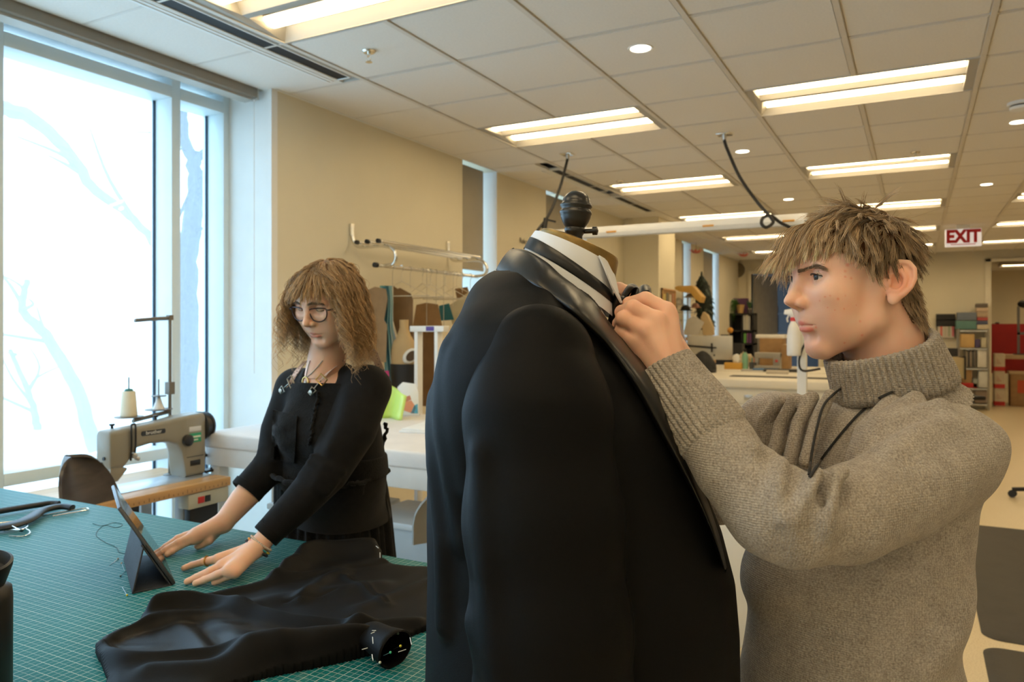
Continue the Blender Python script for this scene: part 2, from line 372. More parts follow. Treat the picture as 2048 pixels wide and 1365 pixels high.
# ---- troffer lights
m_lens = emis('lamp_lens', LAMP_COL, LAMP_STR); m_refl = mat('reflector_enamel', (.42, .40, .36), .6, var=.01)
def make_troffer():
    r = empty('ceiling_light'); L_, D_ = 1.222, .611
    b = MB()
    x0, x1, y0, y1, zt = .012, L_-.012, .012, D_-.012, .085
    # coffered reflector: two bays with sloped sides
    prof = [(y0, 0), (y0+.05, .06), (y0+.26, .06), (y0+.285, .012), (y1-.285, .012), (y1-.26, .06), (y1-.05, .06), (y1, 0)]
    prof = [(y0, 0), (y0+.04, .055), (y0+.24, .055), (D_/2-.02, .01), (D_/2+.02, .01), (y1-.24, .055), (y1-.04, .055), (y1, 0)]
    n = len(prof); vs = [(x0+.05, p[0], p[1]) for p in prof]+[(x1-.05, p[0], p[1]) for p in prof]
    b._add(vs, [(i, i+1, n+i+1, n+i) for i in range(n-1)])
    for xa, xb in ((x0, x0+.05), (x1, x1-.05)):
        vs = [(xa, y0, 0), (xb, y0, 0)] + [(xb, p[0], p[1]) for p in prof[1:-1]] + [(xb, y1, 0), (xa, y1, 0)]
        b._add(vs, [tuple(range(len(vs)))])
    b.build('reflector', m_refl, r, smooth=False)
    f = MB(); f.box(0, L_, 0, .012, -.004, .07); f.box(0, L_, D_-.012, D_, -.004, .07); f.box(0, .012, .012, D_-.012, -.004, .07); f.box(L_-.012, L_, .012, D_-.012, -.004, .07)
    f.build('housing', m_refl, r, smooth=False)
    for yc in (.155, .456):
        t = MB(); g = [[(x, yc+.047*math.cos(a), .046-.034*math.sin(a)) for a in [math.pi*i/8 for i in range(9)]] for x in (.07, .08, L_-.08, L_-.07)]
        t.sheet(g); t.build('lamp_lens', m_lens, r)
        bx('upward_light_stop', m_refl, .065, L_-.065, yc-.049, yc+.049, .047, .06, r)  # added plate above the lens, keeps its glow off the reflector
    return r
LP = make_troffer(); n_ = 0
cn = {-4: 'window-side', -1: 'middle', 2: 'right-hand', 5: 'far right'}
for k, j in lights:
    y = GY+GS*j
    if y+.6 > YB: continue
    o = LP if n_ == 0 else copy_tree(LP); n_ += 1
    o.location = (GX+GS*k, y, ZC); row = (j+12)//4
    where = {0: 'well behind the viewer', 1: 'just behind the viewer', 2: 'nearest in view', 3: 'second row in view', 4: 'third row in view', 5: 'fourth row in view', 6: 'fifth row in view', 7: 'last row by the back wall'}[row]
    tag(o, 'recessed two-strip ceiling light, %s column, %s' % (cn[k], where), 'ceiling light', 'recessed ceiling lights')
for i, (x, y) in enumerate(((1.6, 17.6), (1.6, 19.4), (3.4, 17.6), (3.4, 19.4))):
    o = copy_tree(LP); o.location = (x, y, ZC-.06); tag(o, 'ceiling light in the room beyond the opening, %s %s' % (('nearer', 'farther')[i % 2], ('left', 'right')[i//2]), 'ceiling light', 'ceiling lights beyond the opening')
# ---- downlights
m_dl = emis('downlight_lens', (1, .84, .62), 9.)
def make_down():
    r = empty('downlight'); MB().lathe([(.052, .03), (.052, -.002), (.062, -.004), (.064, 0), (.064, .03)], 24).build('trim_ring', m_white, r)
    MB().lathe([(0, -.001), (.03, -.003), (.05, -.001), (.05, .02), (0, .02)], 24).build('lens', m_dl, r); return r
DP = make_down(); 
for i, (u, v, w) in enumerate(((1281, 97, 'nearest the window light'), (1485, 303, 'below the hanging cord outlet'), (1577, 399, 'just left of the young man\'s hair'), (2037, 244, 'at the right edge of view'), (1973, 369, 'above the exit sign'))):
    o = DP if i == 0 else copy_tree(DP); p = Pz(u, v, ZC); o.location = p; tag(o, 'small round recessed downlight %s' % w, 'downlight', 'round downlights')
# ---- slot diffusers
m_slot = mat('slot_black', (.006, .006, .007), .7)
def diffuser(p0, p1, w, lab, ww=.15):
    y0, y1 = p0, p1; xc = -2.845
    r = empty('air_diffuser', (xc, (y0+y1)/2, ZC)); h = (y1-y0)/2
    b = MB(); b.box(-.052, -.042, -h, h, -.004, .02); b.box(.042, .052, -h, h, -.004, .02); b.box(-.042, .042, h-.01, h, -.004, .02); b.box(-.042, .042, -h, -h+.01, -.004, .02); b.build('frame', m_white, r, bevel=.002)
    b = MB(); b.box(-.13, -.06, -h, h, -.002, .02); b.box(-.12, -.105, -h, h, -.006, 0); b.box(-.085, -.075, -h, h, -.006, 0); b.build('side_vane', m_white, r)
    bx('slot', m_slot, -.041, .041, -h+.01, h-.01, .001, .02, r)
    tag(r, lab, 'air diffuser', 'slot air diffusers')
diffuser(-.6, 3.34, 0, 'long black slot air diffuser above the large window')
diffuser(6.15, 7.35, 0, 'short slot air diffuser behind the ceiling cord, nearer of two')
diffuser(7.75, 8.95, 0, 'short slot air diffuser over the wall pier, farther of two')
diffuser(10.6, 12.0, 0, 'slot air diffuser high beyond the white light bar')
diffuser(12.9, 14.3, 0, 'farthest slot air diffuser near the back wall')
# ---- sprinklers
def make_spr():
    r = empty('sprinkler'); MB().lathe([(.035, .005), (.035, -.004), (.028, -.012), (.012, -.014)], 20).build('escutcheon', m_chrome, r)
    b = MB(); b.cyl((0,0,-.012), (0,0,-.03), .009, 10); 
    for s in (-1, 1): b.tube([(s*.009,0,-.028), (s*.013,0,-.042), (s*.004,0,-.056)], .0022, 6)
    b.lathe([(.0, -.056), (.016, -.057), (.018, -.059), (0, -.060)], 14); b.build('head', m_chrome, r); return r
SP = make_spr()
for i, (u, v, w) in enumerate(((738, 101, 'near the window-side light'), (1240, 362, 'beside the second window-side light'), (1831, 304, 'over the middle light above the young man'))):
    o = SP if i == 0 else copy_tree(SP); o.location = Pz(u, v, ZC); tag(o, 'small chrome ceiling sprinkler %s' % w, 'sprinkler', 'ceiling sprinklers')
# smoke detector at right edge
p = Pz(2042, 205, ZC); r = empty('smoke_detector', p); tag(r, 'white round smoke detector on the ceiling at the right edge', 'smoke detector')
MB().lathe([(.075, 0), (.075, -.018), (.06, -.02)], 24).build('base', m_white, r); MB().lathe([(.058, -.018), (.058, -.028)], 24).build('dark_gap', m_slot, r); MB().lathe([(.064, -.028), (.06, -.045), (.03, -.052), (0, -.053)], 24).build('cover', m_white, r)

# ================================================================== OUTSIDE
m_snow = mat('pale_ground', (.75, .75, .72), .9, var=.08, vscale=.4)
g_ = bx('ground', m_snow, -60, -4.0, -25, 60, -.6, -.5); struct(g_)
m_bark = mat('bark', (.10, .10, .11), .9, var=.3, vscale=20, bump=.5)
def tree(name, base, limbs, lab):
    b = MB()
    for pts, r0, r1 in limbs:
        sp = spline(pts, 6); n = len(sp); sp = [p+Vector((random.uniform(-1,1), random.uniform(-1,1), random.uniform(-1,1)))*r0*.12 for p in sp]
        b.tube(sp, [r0+(r1-r0)*i/(n-1) for i in range(n)], 8)
        for _ in range(5):
            i = random.randrange(n//3, n); d = Vector((random.uniform(-1,1), random.uniform(-1,1), random.uniform(-.2,.9))); l = random.uniform(.5, 1.4)
            q = [sp[i], sp[i]+d*l*.5+Vector((0,0,.1)), sp[i]+d*l+Vector((random.uniform(-.3,.3), random.uniform(-.3,.3), .2))]
            b.tube(spline(q, 4), [r1*.8*(1-.85*k/8)+.004 for k in range(9)], 5)
    o = b.build(name, m_bark); tag(o, lab, 'tree', 'bare trees outside'); return o
D1, D2 = 15., 11.
tree('bare_tree', None, [([W(366, 860, D1), W(372, 640, D1), W(376, 500, D1), W(390, 400, D1), W(384, 320, D1), W(366, 250, D1), W(372, 160, D1)], .28, .05),
     ([W(386, 345, D1), W(398, 315, D1), W(420, 290, D1), W(440, 250, D1)], .10, .03), ([W(376, 420, D1), W(395, 395, D1), W(412, 388, D1)], .06, .02)], 'bare grey tree seen through the narrow window pane')
tree('bare_tree', None, [([W(-120, 205, D2), W(10, 218, D2), W(75, 245, D2), W(150, 320, D2), W(190, 380, D2), W(270, 440, D2), W(330, 520, D2)], .12, .05),
     ([W(-300, 600, D2), W(-200, 350, D2), W(-120, 205, D2)], .2, .14)], 'pale arching bare tree limb outside the large window')
tree('bare_tree', None, [([W(190, 900, D2), W(150, 770, D2), W(90, 670, D2), W(45, 620, D2), W(55, 560, D2)], .11, .04), ([W(75, 860, D2), W(62, 800, D2), W(20, 700, D2)], .06, .03)], 'pale leaning bare sapling outside the large window')
# ================================================================== WINDOW SIDE: cutting table, sewing station, padded table
def mat_cutting():
    m, nt, b = _tree('cutting_mat'); N = nt.nodes; L = nt.links; tc = N.new('ShaderNodeTexCoord'); sp = N.new('ShaderNodeSeparateXYZ'); L.new(tc.outputs['Object'], sp.inputs[0])
    def line(sock, per, w):
        a = N.new('ShaderNodeMath'); a.operation = 'PINGPONG'; a.inputs[1].default_value = per/2; L.new(sock, a.inputs[0])
        c = N.new('ShaderNodeMath'); c.operation = 'LESS_THAN'; c.inputs[1].default_value = w; L.new(a.outputs[0], c.inputs[0]); return c.outputs[0]
    def mx(a, b_):
        c = N.new('ShaderNodeMath'); c.operation = 'MAXIMUM'; L.new(a, c.inputs[0]); L.new(b_, c.inputs[1]); return c.outputs[0]
    g1 = mx(line(sp.outputs[0], .0127, .00045), line(sp.outputs[1], .0127, .00045)); g2 = mx(line(sp.outputs[0], .0254, .0006), line(sp.outputs[1], .0254, .0006))
    nz = N.new('ShaderNodeTexNoise'); nz.inputs['Scale'].default_value = 5; nz.inputs['Detail'].default_value = 6; L.new(tc.outputs['Object'], nz.inputs[0])
    r = N.new('ShaderNodeValToRGB'); r.color_ramp.elements[0].color = (.003, .14, .16, 1); r.color_ramp.elements[1].color = (.005, .185, .21, 1); L.new(nz.outputs[0], r.inputs[0])
    # chalk smudges
    n3 = N.new('ShaderNodeTexNoise'); n3.inputs['Scale'].default_value = 9; n3.inputs['Detail'].default_value = 8; n3.inputs['Distortion'].default_value = 1.5; L.new(tc.outputs['Object'], n3.inputs[0])
    r3 = N.new('ShaderNodeValToRGB'); r3.color_ramp.elements[0].position = .66; r3.color_ramp.elements[1].position = .84; r3.color_ramp.elements[1].color = (.22, .22, .22, 1); L.new(n3.outputs[0], r3.inputs[0])
    m0 = N.new('ShaderNodeMix'); m0.data_type = 'RGBA'; L.new(r3.outputs[0], m0.inputs[0]); L.new(r.outputs[0], m0.inputs[6]); m0.inputs[7].default_value = (.45, .62, .60, 1)
    a1 = N.new('ShaderNodeMix'); a1.data_type = 'RGBA'; a1.inputs[7].default_value = (.38, .50, .48, 1)
    k = N.new('ShaderNodeMath'); k.operation = 'MULTIPLY'; k.inputs[1].default_value = .75; L.new(g1, k.inputs[0]); L.new(k.outputs[0], a1.inputs[0]); L.new(m0.outputs[2], a1.inputs[6])
    a2 = N.new('ShaderNodeMix'); a2.data_type = 'RGBA'; a2.inputs[7].default_value = (.52, .62, .60, 1); k2 = N.new('ShaderNodeMath'); k2.operation = 'MULTIPLY'; k2.inputs[1].default_value = .8
    L.new(g2, k2.inputs[0]); L.new(k2.outputs[0], a2.inputs[0]); L.new(a1.outputs[2], a2.inputs[6]); L.new(a2.outputs[2], b.inputs['Base Color']); setc(b, Roughness=.48); b.inputs['Specular IOR Level'].default_value = .12; return m
ZT = .93; YT = 1.53
ct = thing('cutting_table', 'large cutting table the woman leans on', 'table', (-1.75, .75, 0))
m_tedge = mat('table_edge_laminate', (.62, .60, .56), .5)
b = wmb(ct); b.box(-3.05, -.69, -.35, YT-.004, ZT-.045, ZT-.004); b.build('table_top', m_tedge, ct, bevel=.004)
for x in (-2.95, -.78):
    for y in (-.25, YT-.1): b = wmb(ct); b.box(x-.035, x+.035, y-.035, y+.035, 0, ZT-.045); b.build('leg', m_tedge, ct, bevel=.004)
b = wmb(ct); b.box(-2.9, -.82, -.2, YT-.08, .25, .28); b.build('lower_shelf', m_tedge, ct)
cm = bx('cutting_mat', mat_cutting(), -1.18, 1.18, -.94, .94, 0, .004, bevel=.0015); cm.location = (-1.87, .59, ZT-.004); tag(cm, 'green gridded cutting mat covering the table top', 'cutting mat')

# ---- sewing table (along the window)
def wood_mat(name, c0, c1, axis=1, scale=6):
    m, nt, b = _tree(name); N = nt.nodes; L = nt.links; tc = N.new('ShaderNodeTexCoord'); mp = N.new('ShaderNodeMapping')
    s = [26., 26., 26.]; s[axis] = 2.; mp.inputs['Scale'].default_value = s; L.new(tc.outputs['Object'], mp.inputs[0])
    nz = N.new('ShaderNodeTexNoise'); nz.inputs['Scale'].default_value = scale/6; nz.inputs['Detail'].default_value = 6; nz.inputs['Distortion'].default_value = .6; L.new(mp.outputs[0], nz.inputs[0])
    r = N.new('ShaderNodeValToRGB'); r.color_ramp.elements[0].position = .3; r.color_ramp.elements[1].position = .7; r.color_ramp.elements[0].color = tuple(c0)+(1,); r.color_ramp.elements[1].color = tuple(c1)+(1,)
    L.new(nz.outputs[0], r.inputs[0]); L.new(r.outputs[0], b.inputs['Base Color']); setc(b, Roughness=.35); return m
m_wood = wood_mat('maple_top', (.50, .27, .10), (.66, .40, .17))
ZS = .77
st = thing('sewing_table', 'wooden sewing machine table with ruler edge by the window', 'table', (-3.2, 2.1, 0))
b = wmb(st); b.box(-3.48, -2.96, 1.45, 2.64, ZS-.042, ZS); b.build('table_top', m_wood, st, bevel=.004)
mr = mat('ruler_print', (.16, .08, .03), .5); b = wmb(st)
for i in range(46):
    y = 1.5+i*.0247; h = .016 if i % 4 == 0 else .009; b.box(-2.9602, -2.9592, y-.001, y+.001, ZS-.034, ZS-.034+h)
b.build('ruler_marks', mr, st, smooth=False)
m_pgrey = mat('grey_enamel', (.42, .45, .48), .45)
for y in (1.62, 2.46):
    b = wmb(st); b.box(-3.40, -3.34, y-.03, y+.03, .05, ZS-.042); b.box(-3.10, -3.04, y-.03, y+.03, .05, ZS-.042); b.build('leg', m_pgrey, st, bevel=.004)
    b = wmb(st); b.box(-3.47, -3.0, y-.03, y+.03, 0, .05); b.build('foot', m_pgrey, st, bevel=.006)
b = wmb(st); b.box(-3.3, -3.06, 1.75, 2.22, .47, ZS-.05); b.cyl((-3.18, 1.8, .5), (-3.18, 2.1, .5), .075, 18); b.build('motor', mat('motor_dark', (.05, .05, .055), .4, .4), st, bevel=.01)
b = wmb(st); b.box(-3.02, -2.98, 2.42, 2.58, .55, .70); b.build('switch_post', m_black, st, bevel=.004)
sb = wmb(st).box(-3.04, -2.965, 2.40, 2.63, .655, .725).build('switch_box', mat('switch_box_beige', (.50, .48, .38), .5), st, bevel=.004)
b = wmb(st); b.box(-2.966, -2.96, 2.45, 2.485, .675, .705); o = b.build('stop_button', mat('red_plastic', (.6, .03, .02), .4), sb, bevel=.002); o.parent = sb
b = wmb(st); b.box(-2.966, -2.96, 2.49, 2.52, .675, .705); b.build('start_button', m_black, sb, bevel=.002)

# ---- sewing machine: local axis X along the bed (needle end at x=0), world +Y
sm = thing('sewing_machine', 'grey-beige industrial sewing machine on the wooden table', 'sewing machine', (-3.17, 2.13, ZS), rz=math.pi/2)
m_sew = mat('machine_khaki', (.27, .245, .19), .35, var=.03); m_dk = mat('machine_black', (.015, .015, .016), .35)
b = MB(); b.box(-.10, .50, -.105, .085, -.02, .004); b.build('bed', mat('bed_steel', (.50, .54, .58), .3, .6), sm, bevel=.004)
# body as lofted sections along X : (x, y0,y1, z0,z1)
def rrect(x, y0, y1, z0, z1, r=.02, n=4):
    pts = []
    for cy, cz, a0 in ((y1-r, z1-r, 0), (y0+r, z1-r, 90), (y0+r, z0+r, 180), (y1-r, z0+r, 270)):
        for k in range(n+1): a = math.radians(a0+90*k/n); pts.append((x, cy+r*math.cos(a), cz+r*math.sin(a)))
    return pts
b = MB()
S = [(-.012, -.046, .044, .115, .265), (-.006, -.05, .048, .105, .272), (.055, -.05, .048, .10, .276), (.10, -.048, .046, .145, .278), (.125, -.046, .044, .180, .280), (.20, -.046, .044, .190, .285), (.29, -.048, .046, .185, .292), (.335, -.052, .05, .165, .298), (.355, -.056, .054, .12, .300), (.37, -.06, .058, .03, .302), (.375, -.06, .058, .004, .302), (.48, -.06, .058, .004, .306), (.487, -.055, .053, .01, .30)]
b.rings([rrect(*s) for s in S]); b.build('body', m_sew, sm, angle=50)
b = MB(); b.prism([(-.005, .115), (.075, .10), (.075, .09), (.03, .045), (-.004, .045)], -.042, .040, 'y'); b.build('head_cover', m_sew, sm, bevel=.004)
b = MB(); b.cyl((.018, 0, .05), (.018, 0, .02), .006, 10); b.cyl((.018, 0, .022), (.018, 0, .006), .0015, 6); b.box(.008, .03, -.012, .012, .004, .01); b.build('needle_bar', m_steel, sm)
b = MB(); b.lathe([(.02, .487), (.06, .487), (.074, .495), (.074, .505), (.062, .51), (.062, .53), (.07, .535), (.066, .545), (.03, .55)], 28, (0, 0, .235), (1, 0, 0)); 
o = b.build('handwheel', m_dk, sm, angle=50); 
b = MB(); b.lathe([(.008, 0), (.035, .004), (.042, .012), (.035, .02), (.01, .024)], 24, (.49, 0, .09), (1, 0, 0)); b.tube(spline([(.50, 0, .09), (.56, .0, .075), (.575, 0, .03), (.55, -.02, .006)], 5), .008, 8); b.box(.515, .60, -.03, .02, .0, .012); b.build('bobbin_winder', m_dk, sm, angle=50)
b = MB(); b.lathe([(.0, 0), (.026, 0), (.028, .006), (.028, .018), (.02, .022), (0, .022)], 22, (.375, -.06, .185), (0, -1, 0)); b.build('stitch_dial', m_dk, sm, angle=50)
b = MB(); b.tube(spline([(.085, -.052, .13), (.085, -.058, .21), (.085, -.056, .285), (.095, -.052, .292), (.105, -.056, .285), (.105, -.058, .2), (.103, -.052, .15)], 6), .0042, 8); b.build('take_up_guard', m_dk, sm)
for x, z in ((.03, .277), (.25, .292)): MB().lathe([(.006, 0), (.006, .012), (.012, .014), (.012, .022), (0, .023)], 14, (x, 0, z)).build('top_knob', m_dk, sm)
b = MB()
for x, z, r in ((.10, .15, .013), (.115, .135, .010), (.09, .165, .006)): b.lathe([(0, 0), (r, 0), (r, .012), (.004, .016)], 14, (x, -.05, z), (0, -1, 0))
b.build('tension_discs', m_steel, sm)
def plate(name, x0, x1, z0, z1, m, d=.0605): return MB().box(x0, x1, -d-.001, -d+.004, z0, z1).build(name, m, sm, bevel=.002)
pl = MB(); pts = [(.205+.062*c_, .243+.011*s_) for c_, s_ in ((-1,-.6),(-1,.6),(-.93,1),(.93,1),(1,.6),(1,-.6),(.93,-1),(-.93,-1))]; pl.prism(pts, -.0485, -.046, 'y'); plo = pl.build('name_plate', m_dk, sm)
text_obj('name_lettering', 'brother', .023, mat('plate_white', (.8, .8, .78), .4), plo, (.205, -.0487, .2435), (math.pi/2, 0, 0), .0004, sx=1.15)
plate('top_sticker', .39, .46, .222, .246, mat('sticker_grey', (.62, .62, .62), .5)); 
go = plate('green_sticker', .39, .46, .168, .214, mat('sticker_green', (.02, .30, .16), .5)); MB().box(.40, .455, -.0622, -.061, .192, .200).build('sticker_stripe', mat('sticker_cream', (.7, .75, .6), .5), go); MB().box(.40, .44, -.0622, -.061, .178, .184).build('sticker_stripe', mat('sticker_cream', (.7, .75, .6), .5), go)
plate('slot', .375, .475, .098, .102, m_dk); plate('model_plate', .395, .455, .055, .082, m_dk)
b = MB(); b.lathe([(0, 0), (.008, 0), (.008, .006), (0, .006)], 12, (-.012, -.01, .15), (-1, 0, 0)); b.lathe([(0, 0), (.008, 0), (.008, .006), (0, .006)], 12, (-.012, .01, .125), (-1, 0, 0)); b.build('face_screw', m_dk, sm)

# ---- thread stand with spools
ts = thing('thread_stand', 'tall metal thread stand behind the sewing machine', 'thread stand', (-3.25, 2.52, ZS))
m_tst = mat('stand_metal', (.20, .18, .15), .45, .5)
pz = lambda v, d=3.77: CAMZ-d*(v-HV)/F
b = MB(); b.cyl((0, 0, 0), (0, 0, .78), .008, 10); b.lathe([(.03, 0), (.03, .006), (.012, .012)], 16); b.box(-.016, .016, -.016, .016, .40, .46); b.build('pole', m_tst, ts)
b = MB(); b.tube([(0, 0.01, .775), (0, -.06, .772), (.0, -.19, .762)], [(.012, .007)]*3, 8); b.box(-.012, .012, -.012, .012, .765, .79); b.build('top_arm', m_tst, ts)
b = MB(); b.tube([(0, 0, .315), (.0, -.20, .29)], [(.013, .008)]*2, 8); b.build('spool_arm', m_tst, ts)
for k, (yy, zz) in enumerate(((-.20, .305), (-.04, .325))):
    b = MB(); b.lathe([(0, 0), (.062, 0), (.065, .004), (.05, .006), (0, .006)], 28, (-.03, yy, zz)); b.build('tray', m_tst, ts); MB().cyl((-.03, yy, zz), (-.03, yy, zz+.19-.04*k), .0035, 6).build('spindle', m_tst, ts)
tp = Vector(ts.location)
r = thing('thread_spool', 'tall cream thread cone on the thread stand', 'thread spool', tp+Vector((-.03, -.20, .311)), 'thread spools')
MB().lathe([(.036, 0), (.038, .004), (.038, .01), (.030, .112), (.027, .118), (.0, .118)], 24).build('thread', mat('cream_thread', (.78, .72, .56), .8, bump=.3, bscale=300), r); MB().lathe([(.022, .117), (.016, .128), (.006, .13)], 16).build('cone_tip', mat('spool_green', (.02, .14, .12), .5), r)
r = thing('thread_spool', 'nearly empty white cone with dark disc on the thread stand', 'thread spool', tp+Vector((-.03, -.04, .331)), 'thread spools')
MB().lathe([(.028, 0), (.016, .03), (.010, .05), (.008, .06)], 20).build('cone', m_white, r); MB().lathe([(0, .058), (.036, .06), (.036, .064), (0, .066)], 20).build('disc', m_tst, r)
r = thing('thread_spool', 'grey thread cone standing on the window ledge behind the dark chair', 'thread spool', (-3.42, 1.74, ZS), 'thread spools')
MB().lathe([(.026, 0), (.027, .005), (.022, .085), (.02, .088)], 20).build('thread', mat('grey_thread', (.18, .22, .28), .8), r); MB().lathe([(.02, .088), (.019, .1), (.0, .1)], 16).build('cone_tip', mat('cone_tan', (.45, .36, .25), .7), r)

# ---- dark chair at the sewing table
def shell_chair(name, lab, loc, rz, m, m2, hw, zb, zt, tilt=.12, taper=.75):
    r = thing(name, lab, 'chair', loc, 'chairs', rz)
    def surf(u, v): # u -1..1 , v 0..1 bottom to top, leaning back
        w = hw*(1 if v < .3 else max(0, 1-((v-.3)/.7)**(2/taper*.9))**(.55*taper))
        z = zb+(zt-zb)*v; return (u*w, .20+tilt*v+.05*(1-u*u), z)
    g = [[surf(-1+2*j/14, v) for j in range(15)] for v in [0, .15, .3, .45, .55, .65, .75, .83, .9, .95, .98, .995]]
    MB().sheet(g, .012).build('backrest', m, r, angle=60)
    g = [[(-hw+2*hw*j/8, -.24+.46*i/8, .455+.02*((j-4)/4)**2-.03*(i/8)*(1-i/8)) for j in range(9)] for i in range(9)]; MB().sheet(g, -.014).build('seat', m, r, angle=60)
    b = MB(); b.tube(spline([(0, .20, .45), (0, .24, .5), (0, .27, zb+.05)], 4), (.02), 8); b.build('back_strut', m2, r)
    for x in (-1, 1):
        for y in (-1, 1): MB().tube([(x*.14, y*.13, .45), (x*.2, y*.2, .012)], .011, 8).build('leg', m2, r)
    return r
shell_chair('chair', 'dark brown curved-back chair between cutting table and sewing table', (-2.70, 2.02, 0), math.radians(115), wood_mat('espresso_wood', (.03, .022, .018), (.06, .045, .036), 0), m_steel, .19, .62, .985)
shell_chair('chair', 'grey plastic shell chair behind the woman\'s skirt', (-1.44, 2.38, 0), math.radians(35), mat('grey_plastic', (.20, .19, .165), .55), m_white, .21, .655, .89, .05, .95)

# ---- padded worktable
pt = thing('padded_table', 'white padded pressing table behind the woman', 'table', (-2.45, 3.2, 0)); ZP = .97; X0, X1, Y0, Y1 = -3.19, -1.74, 2.66, 3.86
m_canv = mat('white_canvas', (.72, .70, .68), .85, var=.05, vscale=5, bump=.25, bscale=26); m_wp = mat('white_table_paint', (.70, .69, .66), .5)
g = [[(X0+(X1-X0)*i/24, Y0+(Y1-Y0)*j/20, ZP+.006*math.sin(i*.7+j*.3)*math.sin(j*.5)) for j in range(21)] for i in range(25)]
b = wmb(pt); b.box(X0, X1, Y0, Y1, ZP-.075, ZP-.0); o = b.build('padded_top', m_canv, pt, bevel=.012, seg=3)
b = wmb(pt); b.box(X0+.012, X1-.012, Y0+.012, Y1-.012, ZP-.165, ZP-.07); b.build('apron', m_wp, pt, bevel=.004)
for x in (X0+.06, X1-.06):
    for y in (Y0+.06, Y1-.06): b = wmb(pt); b.box(x-.03, x+.03, y-.03, y+.03, 0, ZP-.16); b.build('leg', m_wp, pt, bevel=.003)
b = wmb(pt); b.box(X0+.03, X1-.03, Y0+.03, Y1-.03, .30, .33); b.build('lower_shelf', m_wp, pt)
m_bin = mat('clear_grey_plastic', (.40, .46, .50), .25, var=.05)
for i, (x, l) in enumerate(((-2.05, 'nearest the grey chair'), (-2.62, 'second from the grey chair'))):
    r = thing('storage_bin', 'translucent grey storage bin under the padded table, %s' % l, 'storage bin', (x, 3.0, .33), 'bins under the padded table')
    b = MB(); b.rings([[(sx*(.22+.03*t), sy*(.17+.02*t), .26*t) for sx, sy in ((-1,-1),(1,-1),(1,1),(-1,1))] for t in (0, 1)]); b.build('tub', m_bin, r, bevel=.012)
    b = MB(); b.box(-.265, .265, -.205, .205, .255, .285); b.build('lid', mat('bin_lid', (.55, .60, .63), .3), r, bevel=.008)
# things lying on it
pb = W(492, 838, 3.95); b = MB(); blob(b, (0, 0, .03), .16, .12, .075, 40, 24); o = b.build('plastic_wrap', mat('crinkled_plastic', (.74, .77, .80), .25, var=.1, vscale=20), None, angle=180); crumple(o, .07, 11, 2)
for v in o.data.vertices: v.co.z = max(v.co.z, 0)
o.location = (-2.93, 3.05, ZP); tag(o, 'heap of crumpled clear plastic wrap on the padded table', 'plastic wrap')
b = MB(); b.box(-.11, .11, -.15, .15, 0, .012); b.box(-.10, .105, -.14, .15, .012, .02); o = b.build('paper_stack', mat('paper_white', (.8, .79, .75), .8), None, bevel=.002); o.location = (-2.22, 3.28, ZP); o.rotation_euler = (0, 0, .2); tag(o, 'thin stack of white paper on the padded table beside the woman', 'paper')
# lime plastic sheet (curling upright)
pl_ = Py(785, 815, 3.55); g = [[(-.09+.16*j/10+.02*i/8, .05*math.sin(j*.5)+.03*i/8, .19*i/8*(1-.35*abs(j/10-.2))+.0) for j in range(11)] for i in range(9)]
o = MB().sheet(g, .003).build('curled_plastic_sheet', mat('lime_plastic', (.62, .85, .22), .3), None, angle=180); o.location = (pl_.x, 3.55, ZP); o.rotation_euler = (0, 0, .35); tag(o, 'curled lime green plastic sheet standing on the padded table', 'plastic sheet')
# painted board leaning on the rack
pa = Py(812, 812, 3.74); r = thing('painted_board', 'small rounded white board with orange and blue paint, leaning', 'board', (pa.x, 3.74, ZP)); r.rotation_euler = (math.radians(-10), 0, .35)
b = MB(); b.prism([(-.075, 0), (.085, 0), (.07, .15), (.05, .19), (-.03, .20), (-.06, .17)], -.006, .006, 'y'); bo = b.build('board', m_white, r, bevel=.003)
for c_, pp in (((.75, .30, .16), [(-.02, .03), (.05, .01), (.06, .05), (.03, .09), (-.01, .08)]), ((.10, .38, .55), [(.03, .012), (.075, .012), (.07, .07), (.05, .06)]), ((.55, .2, .12), [(-.005, .08), (.03, .095), (.02, .12), (-.01, .11)])):
    MB().prism(pp, -.0075, -.006, 'y').build('paint_patch', mat('paint_%d' % int(c_[0]*100), c_, .6), bo, smooth=False)
# ================================================================== soft shapes: distance fields meshed with surface nets
def d_sph(P, c, r): return np.linalg.norm(P-np.asarray(c), axis=1)-r
def _rot(R, P): return P@np.asarray(R)
def d_ell(P, c, r, R=None):
    q = P-np.asarray(c)
    if R is not None: q = q@R
    r = np.asarray(r, float); k0 = np.linalg.norm(q/r, axis=1); k1 = np.linalg.norm(q/(r*r), axis=1)+1e-12
    return k0*(k0-1)/k1
def d_cap(P, a, b, ra, rb=None):
    a = np.asarray(a, float); b = np.asarray(b, float); rb = ra if rb is None else rb
    ab = b-a; q = P-a; t = np.clip((q@ab)/max(ab@ab, 1e-12), 0, 1)
    return np.linalg.norm(q-t[:, None]*ab, axis=1)-(ra+(rb-ra)*t)
def d_ecap(P, a, b, ra, rb, ax, s):            # capsule squashed by s along direction ax
    a = np.asarray(a, float); b = np.asarray(b, float); ax = np.asarray(ax, float); ax = ax/np.linalg.norm(ax)
    ab = b-a; q = P-a; t = np.clip((q@ab)/max(ab@ab, 1e-12), 0, 1); w = q-t[:, None]*ab
    h = w@ax; w2 = w-h[:, None]*ax; l = np.sqrt((w2**2).sum(1)+(h/s)**2)
    d = l-(ra+(rb-ra)*t); return d*min(1., s*1.15)
def d_chain(P, pts, rs):
    rs = rs if isinstance(rs, (list, tuple)) else [rs]*len(pts); d = None
    for i in range(len(pts)-1):
        e = d_cap(P, pts[i], pts[i+1], rs[i], rs[i+1]); d = e if d is None else np.minimum(d, e)
    return d
